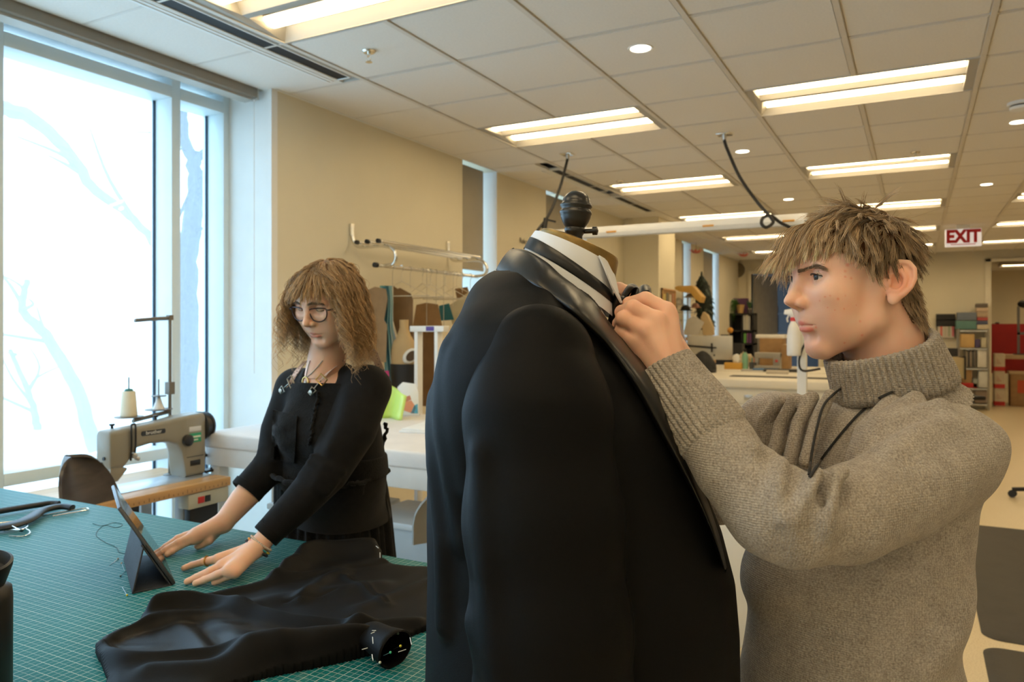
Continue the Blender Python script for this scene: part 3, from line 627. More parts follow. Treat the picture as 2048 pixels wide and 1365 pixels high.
def smin(a, b, k): h = np.maximum(k-np.abs(a-b), 0)/k; return np.minimum(a, b)-h*h*k*.25
def smax(a, b, k): return -smin(-a, -b, k)
def frame3(x, y):                                # columns: x, y(orth), z
    x = np.asarray(x, float); x = x/np.linalg.norm(x); y = np.asarray(y, float); y = y-x*(x@y); y = y/np.linalg.norm(y)
    return np.stack([x, y, np.cross(x, y)], 1)
def surf_nets(f, lo, hi, h, B=8):
    lo = np.asarray(lo, float); hi = np.asarray(hi, float); nb = np.ceil((hi-lo)/(h*B)).astype(int)+1
    n = nb*B+1; g = np.full(n, 1e3, np.float32)
    I = np.stack(np.meshgrid(*[np.arange(k) for k in nb], indexing='ij'), -1).reshape(-1, 3)
    ctr = lo+(I+.5)*B*h; dc = f(ctr); rad = B*h*.5*1.7321*1.5
    for blk, dd in zip(I[dc < -rad], dc[dc < -rad]):
        a = blk*B; g[a[0]:a[0]+B+1, a[1]:a[1]+B+1, a[2]:a[2]+B+1] = -1
    keep = I[np.abs(dc) <= rad]; off = np.stack(np.meshgrid(*[np.arange(B+1)]*3, indexing='ij'), -1).reshape(-1, 3)
    for s in range(0, len(keep), 256):
        kb = keep[s:s+256]; idx = kb[:, None, :]*B+off[None]; p = lo+idx.reshape(-1, 3)*h
        v = f(p).astype(np.float32); ii = idx.reshape(-1, 3); g[ii[:, 0], ii[:, 1], ii[:, 2]] = v
    neg = g < 0; c = neg[:-1, :-1, :-1].astype(np.int8)
    tot = np.zeros(tuple(n-1), np.int8)
    for dx in (0, 1):
        for dy in (0, 1):
            for dz in (0, 1): tot += neg[dx:n[0]-1+dx, dy:n[1]-1+dy, dz:n[2]-1+dz]
    act = np.argwhere((tot > 0) & (tot < 8)); vid = np.full(tuple(n-1), -1, np.int32); vid[act[:, 0], act[:, 1], act[:, 2]] = np.arange(len(act))
    acc = np.zeros((len(act), 3)); cnt = np.zeros(len(act)); corners = [(x, y, z) for x in (0, 1) for y in (0, 1) for z in (0, 1)]
    val = {k: g[act[:, 0]+k[0], act[:, 1]+k[1], act[:, 2]+k[2]] for k in corners}
    for a in corners:
        for ax in range(3):
            if a[ax]: continue
            b = list(a); b[ax] = 1; b = tuple(b); va, vb = val[a], val[b]; m = (va < 0) != (vb < 0)
            t = va[m]/(va[m]-vb[m]); p = np.tile(np.array(a, float), (m.sum(), 1)); p[:, ax] += t; acc[m] += p; cnt[m] += 1
    V = lo+(act+acc/np.maximum(cnt, 1)[:, None])*h; faces = []
    for ax in range(3):
        o1, o2 = [(1, 2), (2, 0), (0, 1)][ax]
        sl = [slice(1, -1)]*3; sl[ax] = slice(0, -1); sh = list(sl); sh[ax] = slice(1, None)
        A = neg[tuple(sl)]; Bq = neg[tuple(sh)]; E = np.argwhere(A != Bq); 
        if not len(E): continue
        st = A[tuple(E.T)]; E = E+1; E[:, ax] -= 1
        def vv(d1, d2):
            q = E.copy(); q[:, o1] -= d1; q[:, o2] -= d2; return vid[q[:, 0], q[:, 1], q[:, 2]]
        q = np.stack([vv(1, 1), vv(0, 1), vv(0, 0), vv(1, 0)], 1); q[~st] = q[~st][:, ::-1]; faces.append(q)
    Fq = np.concatenate(faces); Fq = Fq[(Fq >= 0).all(1)]
    return V, Fq
def relax(V, Fq, it=2, lam=.5):
    E = np.concatenate([Fq[:, [0, 1]], Fq[:, [1, 2]], Fq[:, [2, 3]], Fq[:, [3, 0]]])
    cnt = np.bincount(E.ravel(), minlength=len(V)).astype(float)
    for k in range(it):
        s = np.zeros_like(V)
        for a in range(3): s[:, a] = np.bincount(E[:, 0], V[E[:, 1], a], len(V))+np.bincount(E[:, 1], V[E[:, 0], a], len(V))
        V = V+lam*(s/np.maximum(cnt, 1)[:, None]-V)
    return V
def sdf_obj(name, f, lo, hi, h, m, parent=None, it=1):
    V, Fq = surf_nets(f, lo, hi, h); V = relax(V, Fq, it) if it else V
    return fast_mesh(name, V, Fq, m, parent)
def join_meshes(parts):
    Vs, Fs, n = [], [], 0
    for V, Fq in parts: Vs.append(V); Fs.append(Fq+n); n += len(V)
    return np.concatenate(Vs), np.concatenate(Fs)
def set_tint(o, cols):                            # per-vertex pigment (skin tones, lips), read by the skin material
    a = o.data.color_attributes.new('tint', 'FLOAT_COLOR', 'POINT'); c = np.ones((len(cols), 4), np.float32); c[:, :3] = cols; a.data.foreach_set('color', c.ravel())
def interp_tab(z, tab):
    t = np.asarray(tab, float); t = t[np.argsort(t[:, 0])]; return [np.interp(z, t[:, 0], t[:, k]) for k in range(1, t.shape[1])]
def local(d, P, pts, r, k, cut=False):           # blend a thin chain in, only where it matters
    A = np.asarray(pts, float); rm = (max(r) if isinstance(r, (list, tuple)) else r)+k; m = ((P > A.min(0)-rm) & (P < A.max(0)+rm)).all(1)
    if m.any():
        q = d_chain(P[m], pts, r); d = d.copy(); d[m] = smax(d[m], -q, k) if cut else smin(d[m], q, k)
    return d
PX = .001                                        # turned frame root: place people and form with this
def turned(name, label, cat, group=None):
    return thing(name, label, cat, (0, 0, 0), group, YAW)
# ================================================================== DRESS FORM WITH DINNER JACKET (modelled in the turned frame)
DF = 1.07                                          # distance of the form's axis
m_suit = mat('black_wool', (.0032, .0032, .0036), .58, var=.15, vscale=300, bump=.12, bscale=900, sheen=.0, spec=.13)
m_satin = mat('black_satin', (.0045, .0045, .005), .36, var=.1, bump=.05, bscale=30)
m_shirt = mat('white_cotton', (.74, .76, .80), .8, var=.02, bump=.05, bscale=500)
SUIT = [(1.60, .045, .06, .08), (1.56, .036, .081, .11), (1.503, .0290, .0985, .155), (1.441, .0445, .1405, .185), (1.3655, .055, .167, .192), (1.2965, .0695, .1865, .19), (1.2275, .0835, .2015, .188), (1.1585, .093, .21, .19), (1.0895, .095, .2135, .195), (1.01, .0945, .2145, .20), (.78, .09, .222, .21)]
def f_torso(P, grow=0.):
    cx, ax, ay = interp_tab(P[:, 2], SUIT); x = (P[:, 0]-cx)/(ax+grow); y = (P[:, 1]-DF)/(ay+grow)
    r = (np.abs(x)**2.3+np.abs(y)**2.3)**(1/2.3); d = (r-1)*np.minimum(ax, ay)*.8
    return smax(d, np.maximum(P[:, 2]-1.575, .80-P[:, 2]), .05)
def f_jacket(P):
    d = f_torso(P)
    for s in (-1, 1):
        y = lambda q: DF+s*q
        sh = d_chain(P, [(.045, y(.03), 1.505), (.038, y(.10), 1.494), (.03, y(.165), 1.472)], [.054, .053, .050]); d = smin(d, sh, .04)
        bl = d_ell(P, (-.026, y(.10), 1.42), (.052, .075, .09)); d = smin(d, bl, .07)          # shoulder blade
        ch = d_ell(P, (.115, y(.07), 1.35), (.055, .08, .085)); d = smin(d, ch, .05)
    d = smin(d, d_ell(P, (.03, DF, 1.530), (.074, .088, .048)), .055)                          # collar seat round the neck
    # drape folds on the near back
    for pts, r in (([Q(905, 700, .96), Q(893, 820, .94), Q(905, 950, .93), Q(930, 1080, .93)], .009), ([Q(875, 800, 1.0), Q(872, 930, .97), Q(885, 1080, .95), Q(890, 1250, .95)], .009), ([Q(925, 720, .93), Q(925, 850, .915), Q(940, 980, .91)], .006)):
        d = local(d, P, pts, r, .022)
    return d
fr = turned('dress_form', 'black-knobbed tailor\'s dress form wearing the dinner jacket', 'dress form'); fr.location = (0, 0, 0)
m_brass = mat('aged_brass', (.30, .19, .06), .38, .75, var=.25, vscale=30, bump=.2, bscale=40); m_turn = mat('ebonised_wood', (.014, .013, .012), .3, var=.2)
def ring_e(cx, cz, ax, ay, dz, n=48, y0=DF): return [(cx+ax*math.cos(a), y0+ay*math.sin(a), cz-dz*math.cos(a)) for a in [2*math.pi*i/n for i in range(n)]]
def xq(u): return (u-CX)*DF/F
def zq(v): return CAMZ-(v-HV)*DF/F
def ring_px(ub, vb, uf, vf, ay, n=48, grow=0.):
    xb, zb, xf, zf = xq(ub), zq(vb), xq(uf), zq(vf); return ring_e((xb+xf)/2, (zb+zf)/2, (xf-xb)/2+grow, ay+grow, (zb-zf)/2, n)
b = MB(); b.rings([ring_px(1085, 520, 1225, 580, .05), ring_px(1082, 478, 1231, 553, .051), ring_px(1081, 463, 1236, 527, .053), ring_px(1084, 458, 1235, 520, .052), ring_px(1095, 458, 1222, 512, .042), ring_px(1130, 470, 1180, 490, .016)]); b.build('neck_cap', m_brass, fr, angle=50)
b = MB(); ax0 = Vector((xq(1148), DF, zq(483))); axd = Vector((.06, 0, 1)).normalized(); s_ = .000703/2.73*1000/1000
prof = [(46, 330), (44, 300), (52, 285), (58, 262), (52, 255), (58, 248), (72, 225), (82, 200), (84, 186), (88, 180), (88, 168), (80, 160), (78, 152), (88, 142), (88, 130), (78, 122), (76, 110), (72, 95), (58, 75), (36, 60), (10, 54), (0, 54)]
b.lathe([(max(r, 0)*s_, (330-y)*s_) for r, y in prof], 32, ax0, axd); b.build('finial', m_turn, fr, angle=60)
b = MB(); q0 = ax0+Vector((.014, -.0, .014)); b.cyl(q0, q0+Vector((.012, -.004, .0)), .0035, 10); b.lathe([(0, 0), (.006, .001), (.006, .007), (0, .009)], 14, q0+Vector((.011, -.004, 0)), (.95, -.3, 0)); b.build('thumb_screw', m_turn, fr)
sdf_obj('torso', lambda P: smax(f_torso(P, -.03), .84-P[:, 2], .02), (-.2, .8, .74), (.4, 1.35, 1.6), .012, mat('form_linen', (.45, .38, .27), .8), fr)
b = MB(); b.cyl((.08, DF, .03), (.08, DF, .86), .016, 14); b.build('stand_pole', m_steel, fr)
b = MB(); b.lathe([(.21, 0), (.21, .018), (.19, .03), (.05, .045), (.03, .06)], 36, (.08, DF, 0)); b.build('stand_base', mat('cast_iron', (.03, .03, .03), .5, .5), fr)

# ---- white shirt
sr = turned('dress_shirt', 'white wing-collar dress shirt under the dinner jacket', 'shirt')
b = MB(); n = 48
rg = [ring_px(1075, 500, 1215, 575, .058), ring_px(1071, 466, 1219, 537, .058), ring_px(1069, 463, 1220, 534, .0600), ring_px(1064, 470, 1223, 546, .062)]
b.rings(rg+[ring_px(1058, 478, 1226, 585, .0645), ring_px(1048, 500, 1229, 616, .067), ring_px(1040, 520, 1229, 640, .070)], cap=False); b.build('collar', m_shirt, sr, angle=60)
for s in (-1, 1):          # the turned-down wing at the throat
    y = lambda q: DF+s*q
    g = [[(xq(1188), y(.052), zq(519)), (xq(1206), y(.036), zq(526)), (xq(1218), y(.016), zq(534))], [(xq(1198), y(.057), zq(545)), (xq(1214), y(.040), zq(556)), (xq(1225), y(.020), zq(560))], [(xq(1212), y(.052), zq(577)), (xq(1224), y(.038), zq(585)), (xq(1231), y(.024), zq(590))], [(xq(1231), y(.040), zq(607)), (xq(1234), y(.036), zq(609)), (xq(1236), y(.032), zq(608))]]
    b = MB().sheet(g, .002*s); b.build('collar_wing', m_shirt, sr, angle=80)
def f_front(P):
    d = f_torso(P, -.006); d = smin(d, d_ell(P, (.08, DF, 1.45), (.060, .09, .10)), .03); return np.maximum(np.maximum(d, .10-P[:, 0]), np.abs(P[:, 1]-DF)-.10)
sdf_obj('shirt_front', f_front, (.05, .9, .95), (.34, 1.24, 1.62), .006, m_shirt, sr)

# ---- bow tie: band round the collar, bow being tied at the throat
tr_ = turned('bow_tie', 'black satin bow tie being tied at the white collar', 'bow tie')
b = MB(); b.rings([ring_px(1059, 475, 1228, 592, .0655), ring_px(1058, 477, 1230, 594, .0670), ring_px(1049, 494, 1232, 612, .0685), ring_px(1047, 497, 1230, 616, .0672)], close=True); b.build('neck_band', m_satin, tr_, angle=60)
def ribbon(name, pts, w, wd, th=.0025, parent=tr_, m=m_satin, cup=.0):
    sp = spline(pts, 6); N_ = len(sp); g = []
    for i, p in enumerate(sp):
        ww = np.interp(i/(N_-1), np.linspace(0, 1, len(w)), w); dv = Vector(wd[0]).lerp(Vector(wd[1]), i/(N_-1)).normalized(); t = (sp[min(i+1, N_-1)]-sp[max(i-1, 0)]).normalized(); nn = t.cross(dv)
        g.append([p+dv*(ww*k)+nn*(cup*ww*(1-k*k)) for k in (-1, -.66, -.33, 0, .33, .66, 1)])
    return MB().sheet(g, th).build(name, m, parent, angle=80)
q = lambda u, v, d=DF: Vector(Q(u, v, d))
ribbon('bow_loop', [q(1240, 612), q(1250, 590), q(1263, 573, 1.06), q(1272, 575, 1.05), q(1268, 592, 1.045), q(1255, 608, 1.05)], [.011, .017, .022, .022, .017, .010], ((0, 1, .2), (0, 1, .1)), cup=.25)
ribbon('bow_loop', [q(1245, 610), q(1268, 592, 1.075), q(1287, 576, 1.08), q(1297, 578, 1.085), q(1296, 592, 1.08), q(1275, 604, 1.08), q(1255, 612)], [.010, .016, .02, .02, .02, .016, .010], ((.1, 1, .3), (.1, 1, .2)), cup=.2)
ribbon('bow_loop', [q(1236, 600, 1.05), q(1226, 597, 1.04), q(1232, 612, 1.035), q(1247, 622, 1.05)], [.008, .012, .014, .010], ((.2, -.3, 1), (.2, -.3, 1)))
ribbon('tail', [q(1242, 606, 1.045), q(1240, 635, 1.04), q(1242, 662, 1.042), q(1246, 690, 1.05), q(1254, 722, 1.06)], [.009, .015, .019, .020, .019], ((1, .25, .1), (1, .3, -.1)), cup=-.25)
ribbon('tail', [q(1250, 610, 1.08), q(1258, 640, 1.085), q(1262, 672, 1.09), q(1268, 700, 1.10)], [.010, .017, .022, .022], ((1, .4, .2), (1, .4, 0)), cup=.2)
b = MB(); blob(b, tuple(q(1245, 612, 1.06)), .013, .017, .014, 18, 12); b.build('knot', m_satin, tr_, angle=180)

# ---- the jacket
jr = turned('dinner_jacket', 'black wool dinner jacket with satin lapels on the dress form', 'jacket')
def f_body(P):
    d = f_jacket(P); x, y, z = P[:, 0], np.abs(P[:, 1]-DF), P[:, 2]
    # neck opening and the V of the fronts
    d = smax(d, -d_ecap(P, (.056, DF, 1.50), (.075, DF, 1.70), .076, .092, (0, 1, 0), 1.28), .01)
    t = np.clip((1.56-z)/(1.56-1.15), 0, 1); wv = .075*(1-t)**.8-.002
    v = np.maximum(np.maximum(y-wv, .10-x), 1.14-z); d = smax(d, -v, .006)
    low = np.maximum(np.maximum(y-np.clip((1.06-z)*.18, 0, 1), .20-x), z-1.06); d = smax(d, -low, .01)   # cutaway below the button
    return smax(d, -(f_torso(P, -.012)), .004)
sdf_obj('jacket_body', f_body, (-.24, .80, .76), (.42, 1.34, 1.62), .0045, m_suit, jr, it=2)
def f_sleeve(P, s):
    y = lambda q: DF+s*q
    pts = [(.032, y(.172), 1.462), (.030, y(.195), 1.40), (.036, y(.205), 1.28), (.044, y(.212), 1.16), (.052, y(.215), 1.06), (.07, y(.20), .92), (.082, y(.19), .85)]
    rs = [.066, .082, .088, .088, .084, .072, .066]; d = None
    for i in range(len(pts)-1):
        e = d_ecap(P, pts[i], pts[i+1], rs[i], rs[i+1], (0, 1, .0), .72); d = e if d is None else smin(d, e, .02)
    for f_, r in (([(-.035, y(.235), 1.36), (-.028, y(.25), 1.24), (-.01, y(.255), 1.10)], .006), ([(.09, y(.24), 1.30), (.085, y(.25), 1.18)], .005), ([(-.04, y(.22), 1.17), (.02, y(.258), 1.115), (.07, y(.255), 1.10)], .004), ([(-.035, y(.22), 1.10), (.02, y(.255), 1.05), (.06, y(.25), 1.0)], .004)):
        d = local(d, P, f_, r, .024)
    return smax(d, .83-P[:, 2], .01)
for s in (-1, 1): sdf_obj('sleeve', lambda P: f_sleeve(P, s), (-.12, DF+s*.19-.12, .8), (.2, DF+s*.19+.12, 1.57), .0045, m_suit, jr, it=2)
# satin collar and lapels, laid over the body
up = [(1023, 498, 1.07), (1050, 502, 1.015), (1089, 525, .985), (1118, 551, .978), (1151, 576, .978), (1185, 606, .985), (1215, 645, .995), (1254, 690, .992), (1309, 766, 1.005), (1348, 850, 1.02), (1395, 960, 1.035), (1432, 1060, 1.045), (1452, 1140, 1.05)]
lo_ = [(992, 540, 1.07), (1010, 556, 1.0), (1060, 568, .945), (1096, 590, .93), (1133, 617, .928), (1170, 650, .93), (1206, 686, .932), (1243, 735, .933), (1282, 795, .94), (1318, 862, .955), (1372, 962, .985), (1418, 1060, 1.015), (1448, 1140, 1.045)]
def on_jacket(p, off, lim=.05):                              # drop a lapel point onto the cloth, along the line it is seen on
    p = np.asarray(p, float); o = np.array((0, 0, CAMZ)); r = (p-o)/p[1]; ds = np.linspace(.80, 1.12, 330); X = o+ds[:, None]*r
    f = f_jacket(X)-off; h = np.argwhere(f < 0); dd = ds[h[0, 0]] if len(h) else p[1]; return Vector(o+r*min(dd, p[1]+lim))
Us = spline([Q(*p) for p in up], 6); Ls = spline([Q(*p) for p in lo_], 6); G0 = []
for i_, (a, c) in enumerate(zip(Us, Ls)):
    row = []
    for k in range(10):
        t = k/9; pp = a.lerp(c, t); bulge = .007*math.sin(math.pi*min(1, t*1.02))**.6
        hh = on_jacket(pp, .004+bulge, .02+.03*t); w_ = min(1, max(0, (i_-17)/8)); row.append((pp+Vector((0, -bulge, bulge*.5))).lerp(hh, w_))
    row = [row[0]+Vector((.004, .016, -.014)), row[0]+Vector((.003, .007, .001))]+row+[row[-1]+Vector((0, .006, 0))]; G0.append(row)
for _ in range(3):                                   # ease the strip
    G1 = [[p.copy() for p in r] for r in G0]
    for i in range(1, len(G0)-1):
        for k in range(2, len(G0[0])-1): G1[i][k] = (G0[i-1][k]+G0[i+1][k]+G0[i][k]*2)/4
    G0 = G1
for s in (-1, 1):
    MB().sheet([[Vector((p.x, p.y if s < 0 else 2*DF-p.y, p.z)) for p in r] for r in G0]).build('lapel', m_satin, jr, angle=180)
pb = Vector(Q(1441, 1200, 1.012)); b = MB(); b.lathe([(.0, 0), (.012, .001), (.0145, .004), (.012, .008), (.006, .0105), (0, .011)], 24, pb, (.55, -.83, 0)); b.build('button', m_satin, jr, angle=60)
b = MB(); b.tube([Q(1262, 1358, .90), Q(1315, 1350, .915)], [(.006, .002)]*2, 6); b.build('pocket_welt', m_satin, jr)
# ================================================================== PEOPLE: shared builders
def skin_mat(name, base, spots=0.):
    m, nt, b = _tree(name); N = nt.nodes; L = nt.links; at = N.new('ShaderNodeAttribute'); at.attribute_name = 'tint'
    tc = N.new('ShaderNodeTexCoord'); nz = N.new('ShaderNodeTexNoise'); nz.inputs['Scale'].default_value = 45; nz.inputs['Detail'].default_value = 5; L.new(tc.outputs['Object'], nz.inputs[0])
    r = N.new('ShaderNodeValToRGB'); r.color_ramp.elements[0].position = .3; r.color_ramp.elements[1].position = .75
    r.color_ramp.elements[0].color = (base[0]*1.01, base[1]*.94, base[2]*.92, 1); r.color_ramp.elements[1].color = (base[0], base[1]*1.03, base[2]*1.04, 1); L.new(nz.outputs[0], r.inputs[0])
    mx = N.new('ShaderNodeMix'); mx.data_type = 'RGBA'; mx.blend_type = 'MULTIPLY'; mx.inputs[0].default_value = 1; L.new(r.outputs[0], mx.inputs[6]); L.new(at.outputs['Color'], mx.inputs[7]); L.new(mx.outputs[2], b.inputs['Base Color'])
    setc(b, Roughness=.5); b.inputs['Specular IOR Level'].default_value = .4; b.inputs['Subsurface Weight'].default_value = .25; b.inputs['Subsurface Radius'].default_value = (.9, .3, .15); b.inputs['Subsurface Scale'].default_value = .006
    n2 = N.new('ShaderNodeTexNoise'); n2.inputs['Scale'].default_value = 900; L.new(tc.outputs['Object'], n2.inputs[0]); bp = N.new('ShaderNodeBump'); bp.inputs['Strength'].default_value = .12; bp.inputs['Distance'].default_value = .001
    L.new(n2.outputs[0], bp.inputs['Height']); L.new(bp.outputs['Normal'], b.inputs['Normal']); return m
def hair_mat(name):
    m, nt, b = _tree(name); N = nt.nodes; L = nt.links; at = N.new('ShaderNodeAttribute'); at.attribute_name = 'tint'; L.new(at.outputs['Color'], b.inputs['Base Color'])
    setc(b, Roughness=.42); b.inputs['Specular IOR Level'].default_value = .35; return m
def rot_head(theta_f, pitch, roll=0.):            # f: unit horizontal facing (right, away)
    f = np.array((theta_f[0], theta_f[1], 0.)); f /= np.linalg.norm(f); up = np.array((0, 0, 1.)); l = np.cross(up, f)
    fp = math.cos(pitch)*f-math.sin(pitch)*up; u2 = math.cos(pitch)*up+math.sin(pitch)*f
    if roll: l, u2 = math.cos(roll)*l+math.sin(roll)*u2, math.cos(roll)*u2-math.sin(roll)*l
    return np.stack([fp, l, u2], 1)
def head_sdf(L, g):
    """L: points in mm, x forward, y to the person's left, z up, origin between the ears. g: shape settings."""
    J = g.get('jaw', 1.); A = np.abs(L[:, 1]); S = np.stack([L[:, 0], A, L[:, 2]], 1)      # mirrored half
    ch = g.get('cran', 1.); d = d_ell(L, (9, 0, 52), (90, 73, 68*ch))
    d = smin(d, d_ell(L, (46, 0, 18), (56, 62, 62)), 24)
    d = smin(d, d_ell(S, (70, 40, 0), (25, 22, 20)), 22)                                    # cheekbone
    d = smin(d, d_ell(L, (74, 0, -30), (32, 34, 34)), 18)
    d = smin(d, d_ell(S, (54, 37, -31), (34, 24, 40)), 24)                                  # cheek
    d = smin(d, d_cap(S, (10, 59, 0), (18, 51*J, -46), 13, 13), 22)
    d = smin(d, d_cap(S, (18, 50*J, -47), (77, 14, -81*g.get('chin', 1)), 13, 15), 22)      # jaw line
    d = smin(d, d_ell(L, (42, 0, -52), (44, 46*J, 34)), 22)
    d = smin(d, d_ell(L, (78, 0, -80*g.get('chin', 1)), (17, 18, 16)), 14)                  # chin
    d = smin(d, d_cap(S, (94, 8, 39), (84, 42, 37), 8.5, 7.5), 13)                            # brow
    d = smax(d, -d_ell(S, (100, 32, 24), (17, 19, 13)), 12)                                 # socket
    d = smin(d, d_cap(L, (96, 0, 32), (114, 0, 0), 6.5, 7.8), 11)                           # nose bridge
    d = smin(d, d_ell(L, (115, 0, -6.5), (14*g.get('nose', 1), 9.5*g.get('nose', 1), 8.5)), 9)
    d = smin(d, d_ell(S, (104, 12, -11.5), (12.5, 6.5, 8)), 5.)
    d = smin(d, d_cap(L, (115, 0, -13), (99, 0, -20), 5., 6), 5)
    d = smax(d, -d_ell(S, (108.5, 8, -18.5), (7.5, 4.0, 4.6)), 1.6)
    lip = g.get('lip', 1.)
    d = smin(d, d_cap(S, (97, 0, -30), (91, 16, -36), 7, 5), 8)
    d = smin(d, d_chain(S, [(101, 0, -40.5), (100.5, 6, -39.5), (96, 14, -41.8), (91, 20, -43.6), (85, 26, -44.8)], [4.5*lip, 4.5*lip, 3.9*lip, 3.0*lip, 1]), 4)
    d = smin(d, d_chain(S, [(99.5, 0, -51.5), (98, 8, -51.2), (93.5, 14, -50.2), (89, 20, -47.6), (85, 26, -45.4)], [5.4*lip, 5.2*lip, 4.0*lip, 3.0*lip, 1]), 4)
    d = smax(d, -d_chain(S, [(107, 0, -45.6), (104.5, 8, -45.0), (99, 16, -45.2), (89, 27, -45.0)], [1.4, 1.4, 1.4, 1.2]), 1.4)
    d = smax(d, -d_cap(S, (104, 0, -63), (96, 14, -63), 6.5, 5), 9)
    # eye lids
    e = np.array(g.get('eye', (80., 32., 24.)))
    lid = d_sph(S, e, 14.0); op = g.get('open', (4.2, 3.2)); 
    slit = np.maximum(d_ell(S, e+np.array((14, 0, (op[0]-op[1])/2)), (15, 13.5, (op[0]+op[1])/2)), -(S[:, 0]-e[0]))
    d = smin(d, lid, 5); 
    if op[0]+op[1] > .5: d = smax(d, -slit, 1.0)
    d = np.where(d < d_sph(S, e, 12.4)-50, d, d); d = smax(d, -d_sph(S, e, 11.6), .6)
    d = smax(d, -d_chain(S, [e+np.array((10, -11, 6.5)), e+np.array((12.5, 0, 9.5)), e+np.array((9, 12, 6.5))], [.8, .9, .8]), 2.2)
    return d
def ear_sdf(L, ec, tilt, out=25., s=1.):
    """left ear around ec (mm in the head frame), tilt back in degrees, flare out in degrees"""
    a = math.radians(tilt); o = math.radians(out)
    zx = np.array((-math.sin(a), 0, math.cos(a))); xx = np.array((math.cos(a)*math.cos(o), -math.sin(o), math.sin(a)*math.cos(o))); yy = np.cross(zx, xx)
    R = np.stack([xx, yy, zx], 1); q = (L-np.asarray(ec, float))@R/s
    d = d_ell(q, (-2, 0, 2), (17, 5.5, 27))
    rim = [(12, 0, 8), (13, 2, 19), (5, 3.5, 28), (-6, 4, 29.5), (-15, 4.5, 22), (-19, 4.5, 9), (-17.5, 4, -4), (-11, 3, -15), (-4, 2, -22)]
    d = smin(d, d_chain(q, rim, [3.2, 3.6, 3.8, 3.8, 3.8, 3.6, 3.2, 3.2, 3.4]), 3)
    d = smin(d, d_ell(q, (0, 1, -24), (8, 4.5, 9)), 5)
    d = smax(d, -d_ell(q, (2, 7.5, -1), (10, 10.5, 13)), 2)
    d = smax(d, -d_chain(q, [(9, 5, 14), (1, 7.5, 22), (-9, 7.5, 19), (-13.5, 7.5, 8), (-11.5, 6.5, -5)], [2.8, 3.4, 3.4, 3.2, 2.4]), 1.5)
    d = smin(d, d_chain(q, [(-1, 3, 15), (-8, 4, 7), (-9, 4.2, -4), (-4, 3.5, -12), (4, 3, -14)], [2.8, 3, 3, 2.6, 2.6]), 3)
    d = smin(d, d_ell(q, (11, 3, -4), (4, 4, 6)), 4)
    return d*s
def mesh_normals(V, Fq):
    n = np.cross(V[Fq[:, 2]]-V[Fq[:, 0]], V[Fq[:, 3]]-V[Fq[:, 1]]); N = np.zeros_like(V)
    for k in range(4):
        for a in range(3): N[:, a] += np.bincount(Fq[:, k], n[:, a], len(V))
    return N/np.maximum(np.linalg.norm(N, axis=1), 1e-12)[:, None]
def vnoise(P, f, seed=0):                           # smooth vector noise from a few sines
    r = np.random.default_rng(seed); out = np.zeros_like(P)
    for k in range(5):
        w = r.normal(size=(3, 3))*f*(1+.6*k); ph = r.uniform(0, 6.28, 3); out += np.sin(P@w+ph)/(1+.5*k)
    return out/2.2
def strands(name, paths, r0, r1, cols, m, parent, sides=3):
    """paths: (N, K, 3)"""
    N, K, _ = paths.shape; T = np.gradient(paths, axis=1); T /= np.maximum(np.linalg.norm(T, axis=2, keepdims=True), 1e-9)
    ref = np.random.default_rng(1).normal(size=(N, 1, 3)); u = np.cross(T, ref); u /= np.maximum(np.linalg.norm(u, axis=2, keepdims=True), 1e-9); w = np.cross(T, u)
    rad = (np.linspace(0, 1, K)**1.5*(r1-r0)+r0)[None, :, None]
    rings = [paths+rad*(math.cos(2*math.pi*j/sides)*u+math.sin(2*math.pi*j/sides)*w) for j in range(sides)]
    V = np.stack(rings, 2).reshape(-1, 3); base = (np.arange(N)[:, None]*K+np.arange(K-1)[None])*sides; F_ = []
    for j in range(sides):
        k = (j+1) % sides; F_.append(np.stack([base+j, base+k, base+sides+k, base+sides+j], -1).reshape(-1, 4))
    o = fast_mesh(name, V, np.concatenate(F_), m, parent)
    c = np.repeat(cols[:, None, :] if cols.ndim == 2 else cols, K if cols.ndim == 2 else 1, 1); set_tint(o, np.repeat(c.reshape(-1, 3), sides, 0)); return o
def grow(root, nrm, flow, length, K, lift, fsdf=None, clear=2., grav=0., wig=0., wf=.05, seed=0):
    """guide strands in head millimetres; flow(P, t) gives direction"""
    P = [root]; p = root.copy(); N = len(root); L = length[:, None]
    for k in range(1, K):
        t = k/(K-1); fl = flow(p, t); fl /= np.maximum(np.linalg.norm(fl, axis=1, keepdims=True), 1e-9)
        dirn = fl+nrm*lift[:, None]*(1-t)**1.2+np.array((0, 0, -grav*t)); dirn = dirn+vnoise(root*1.0+t*18, wf, seed)*wig
        dirn /= np.linalg.norm(dirn, axis=1, keepdims=True); p = p+dirn*L/(K-1)
        if fsdf is not None:
            d = fsdf(p); e = .6; push = np.maximum(clear-d, 0)
            if push.any():
                g = np.stack([fsdf(p+np.array(v)*e)-d for v in ((1,0,0),(0,1,0),(0,0,1))], 1)/e; p = p+g*push[:, None]
        P.append(p)
    return np.stack(P, 1)
def children(gp, groot, roots, spread, jitter, seed=0, k=None):
    """each child follows its nearest guide"""
    idx = np.empty(len(roots), int)
    for s in range(0, len(roots), 2000):
        idx[s:s+2000] = ((roots[s:s+2000, None]-groot[None])**2).sum(2).argmin(1)
    K = gp.shape[1]; t = np.linspace(0, 1, K)[None, :, None]; off = (roots-groot[idx])[:, None, :]
    r = np.random.default_rng(seed); j = r.normal(size=(len(roots), 1, 3))*jitter
    sc = 1+r.normal(size=(len(roots), 1, 1))*.12; base = gp[idx]; base = base[:, :1]+(base-base[:, :1])*sc
    return base+off*(1-(1-spread)*t)+j*t**1.3, idx
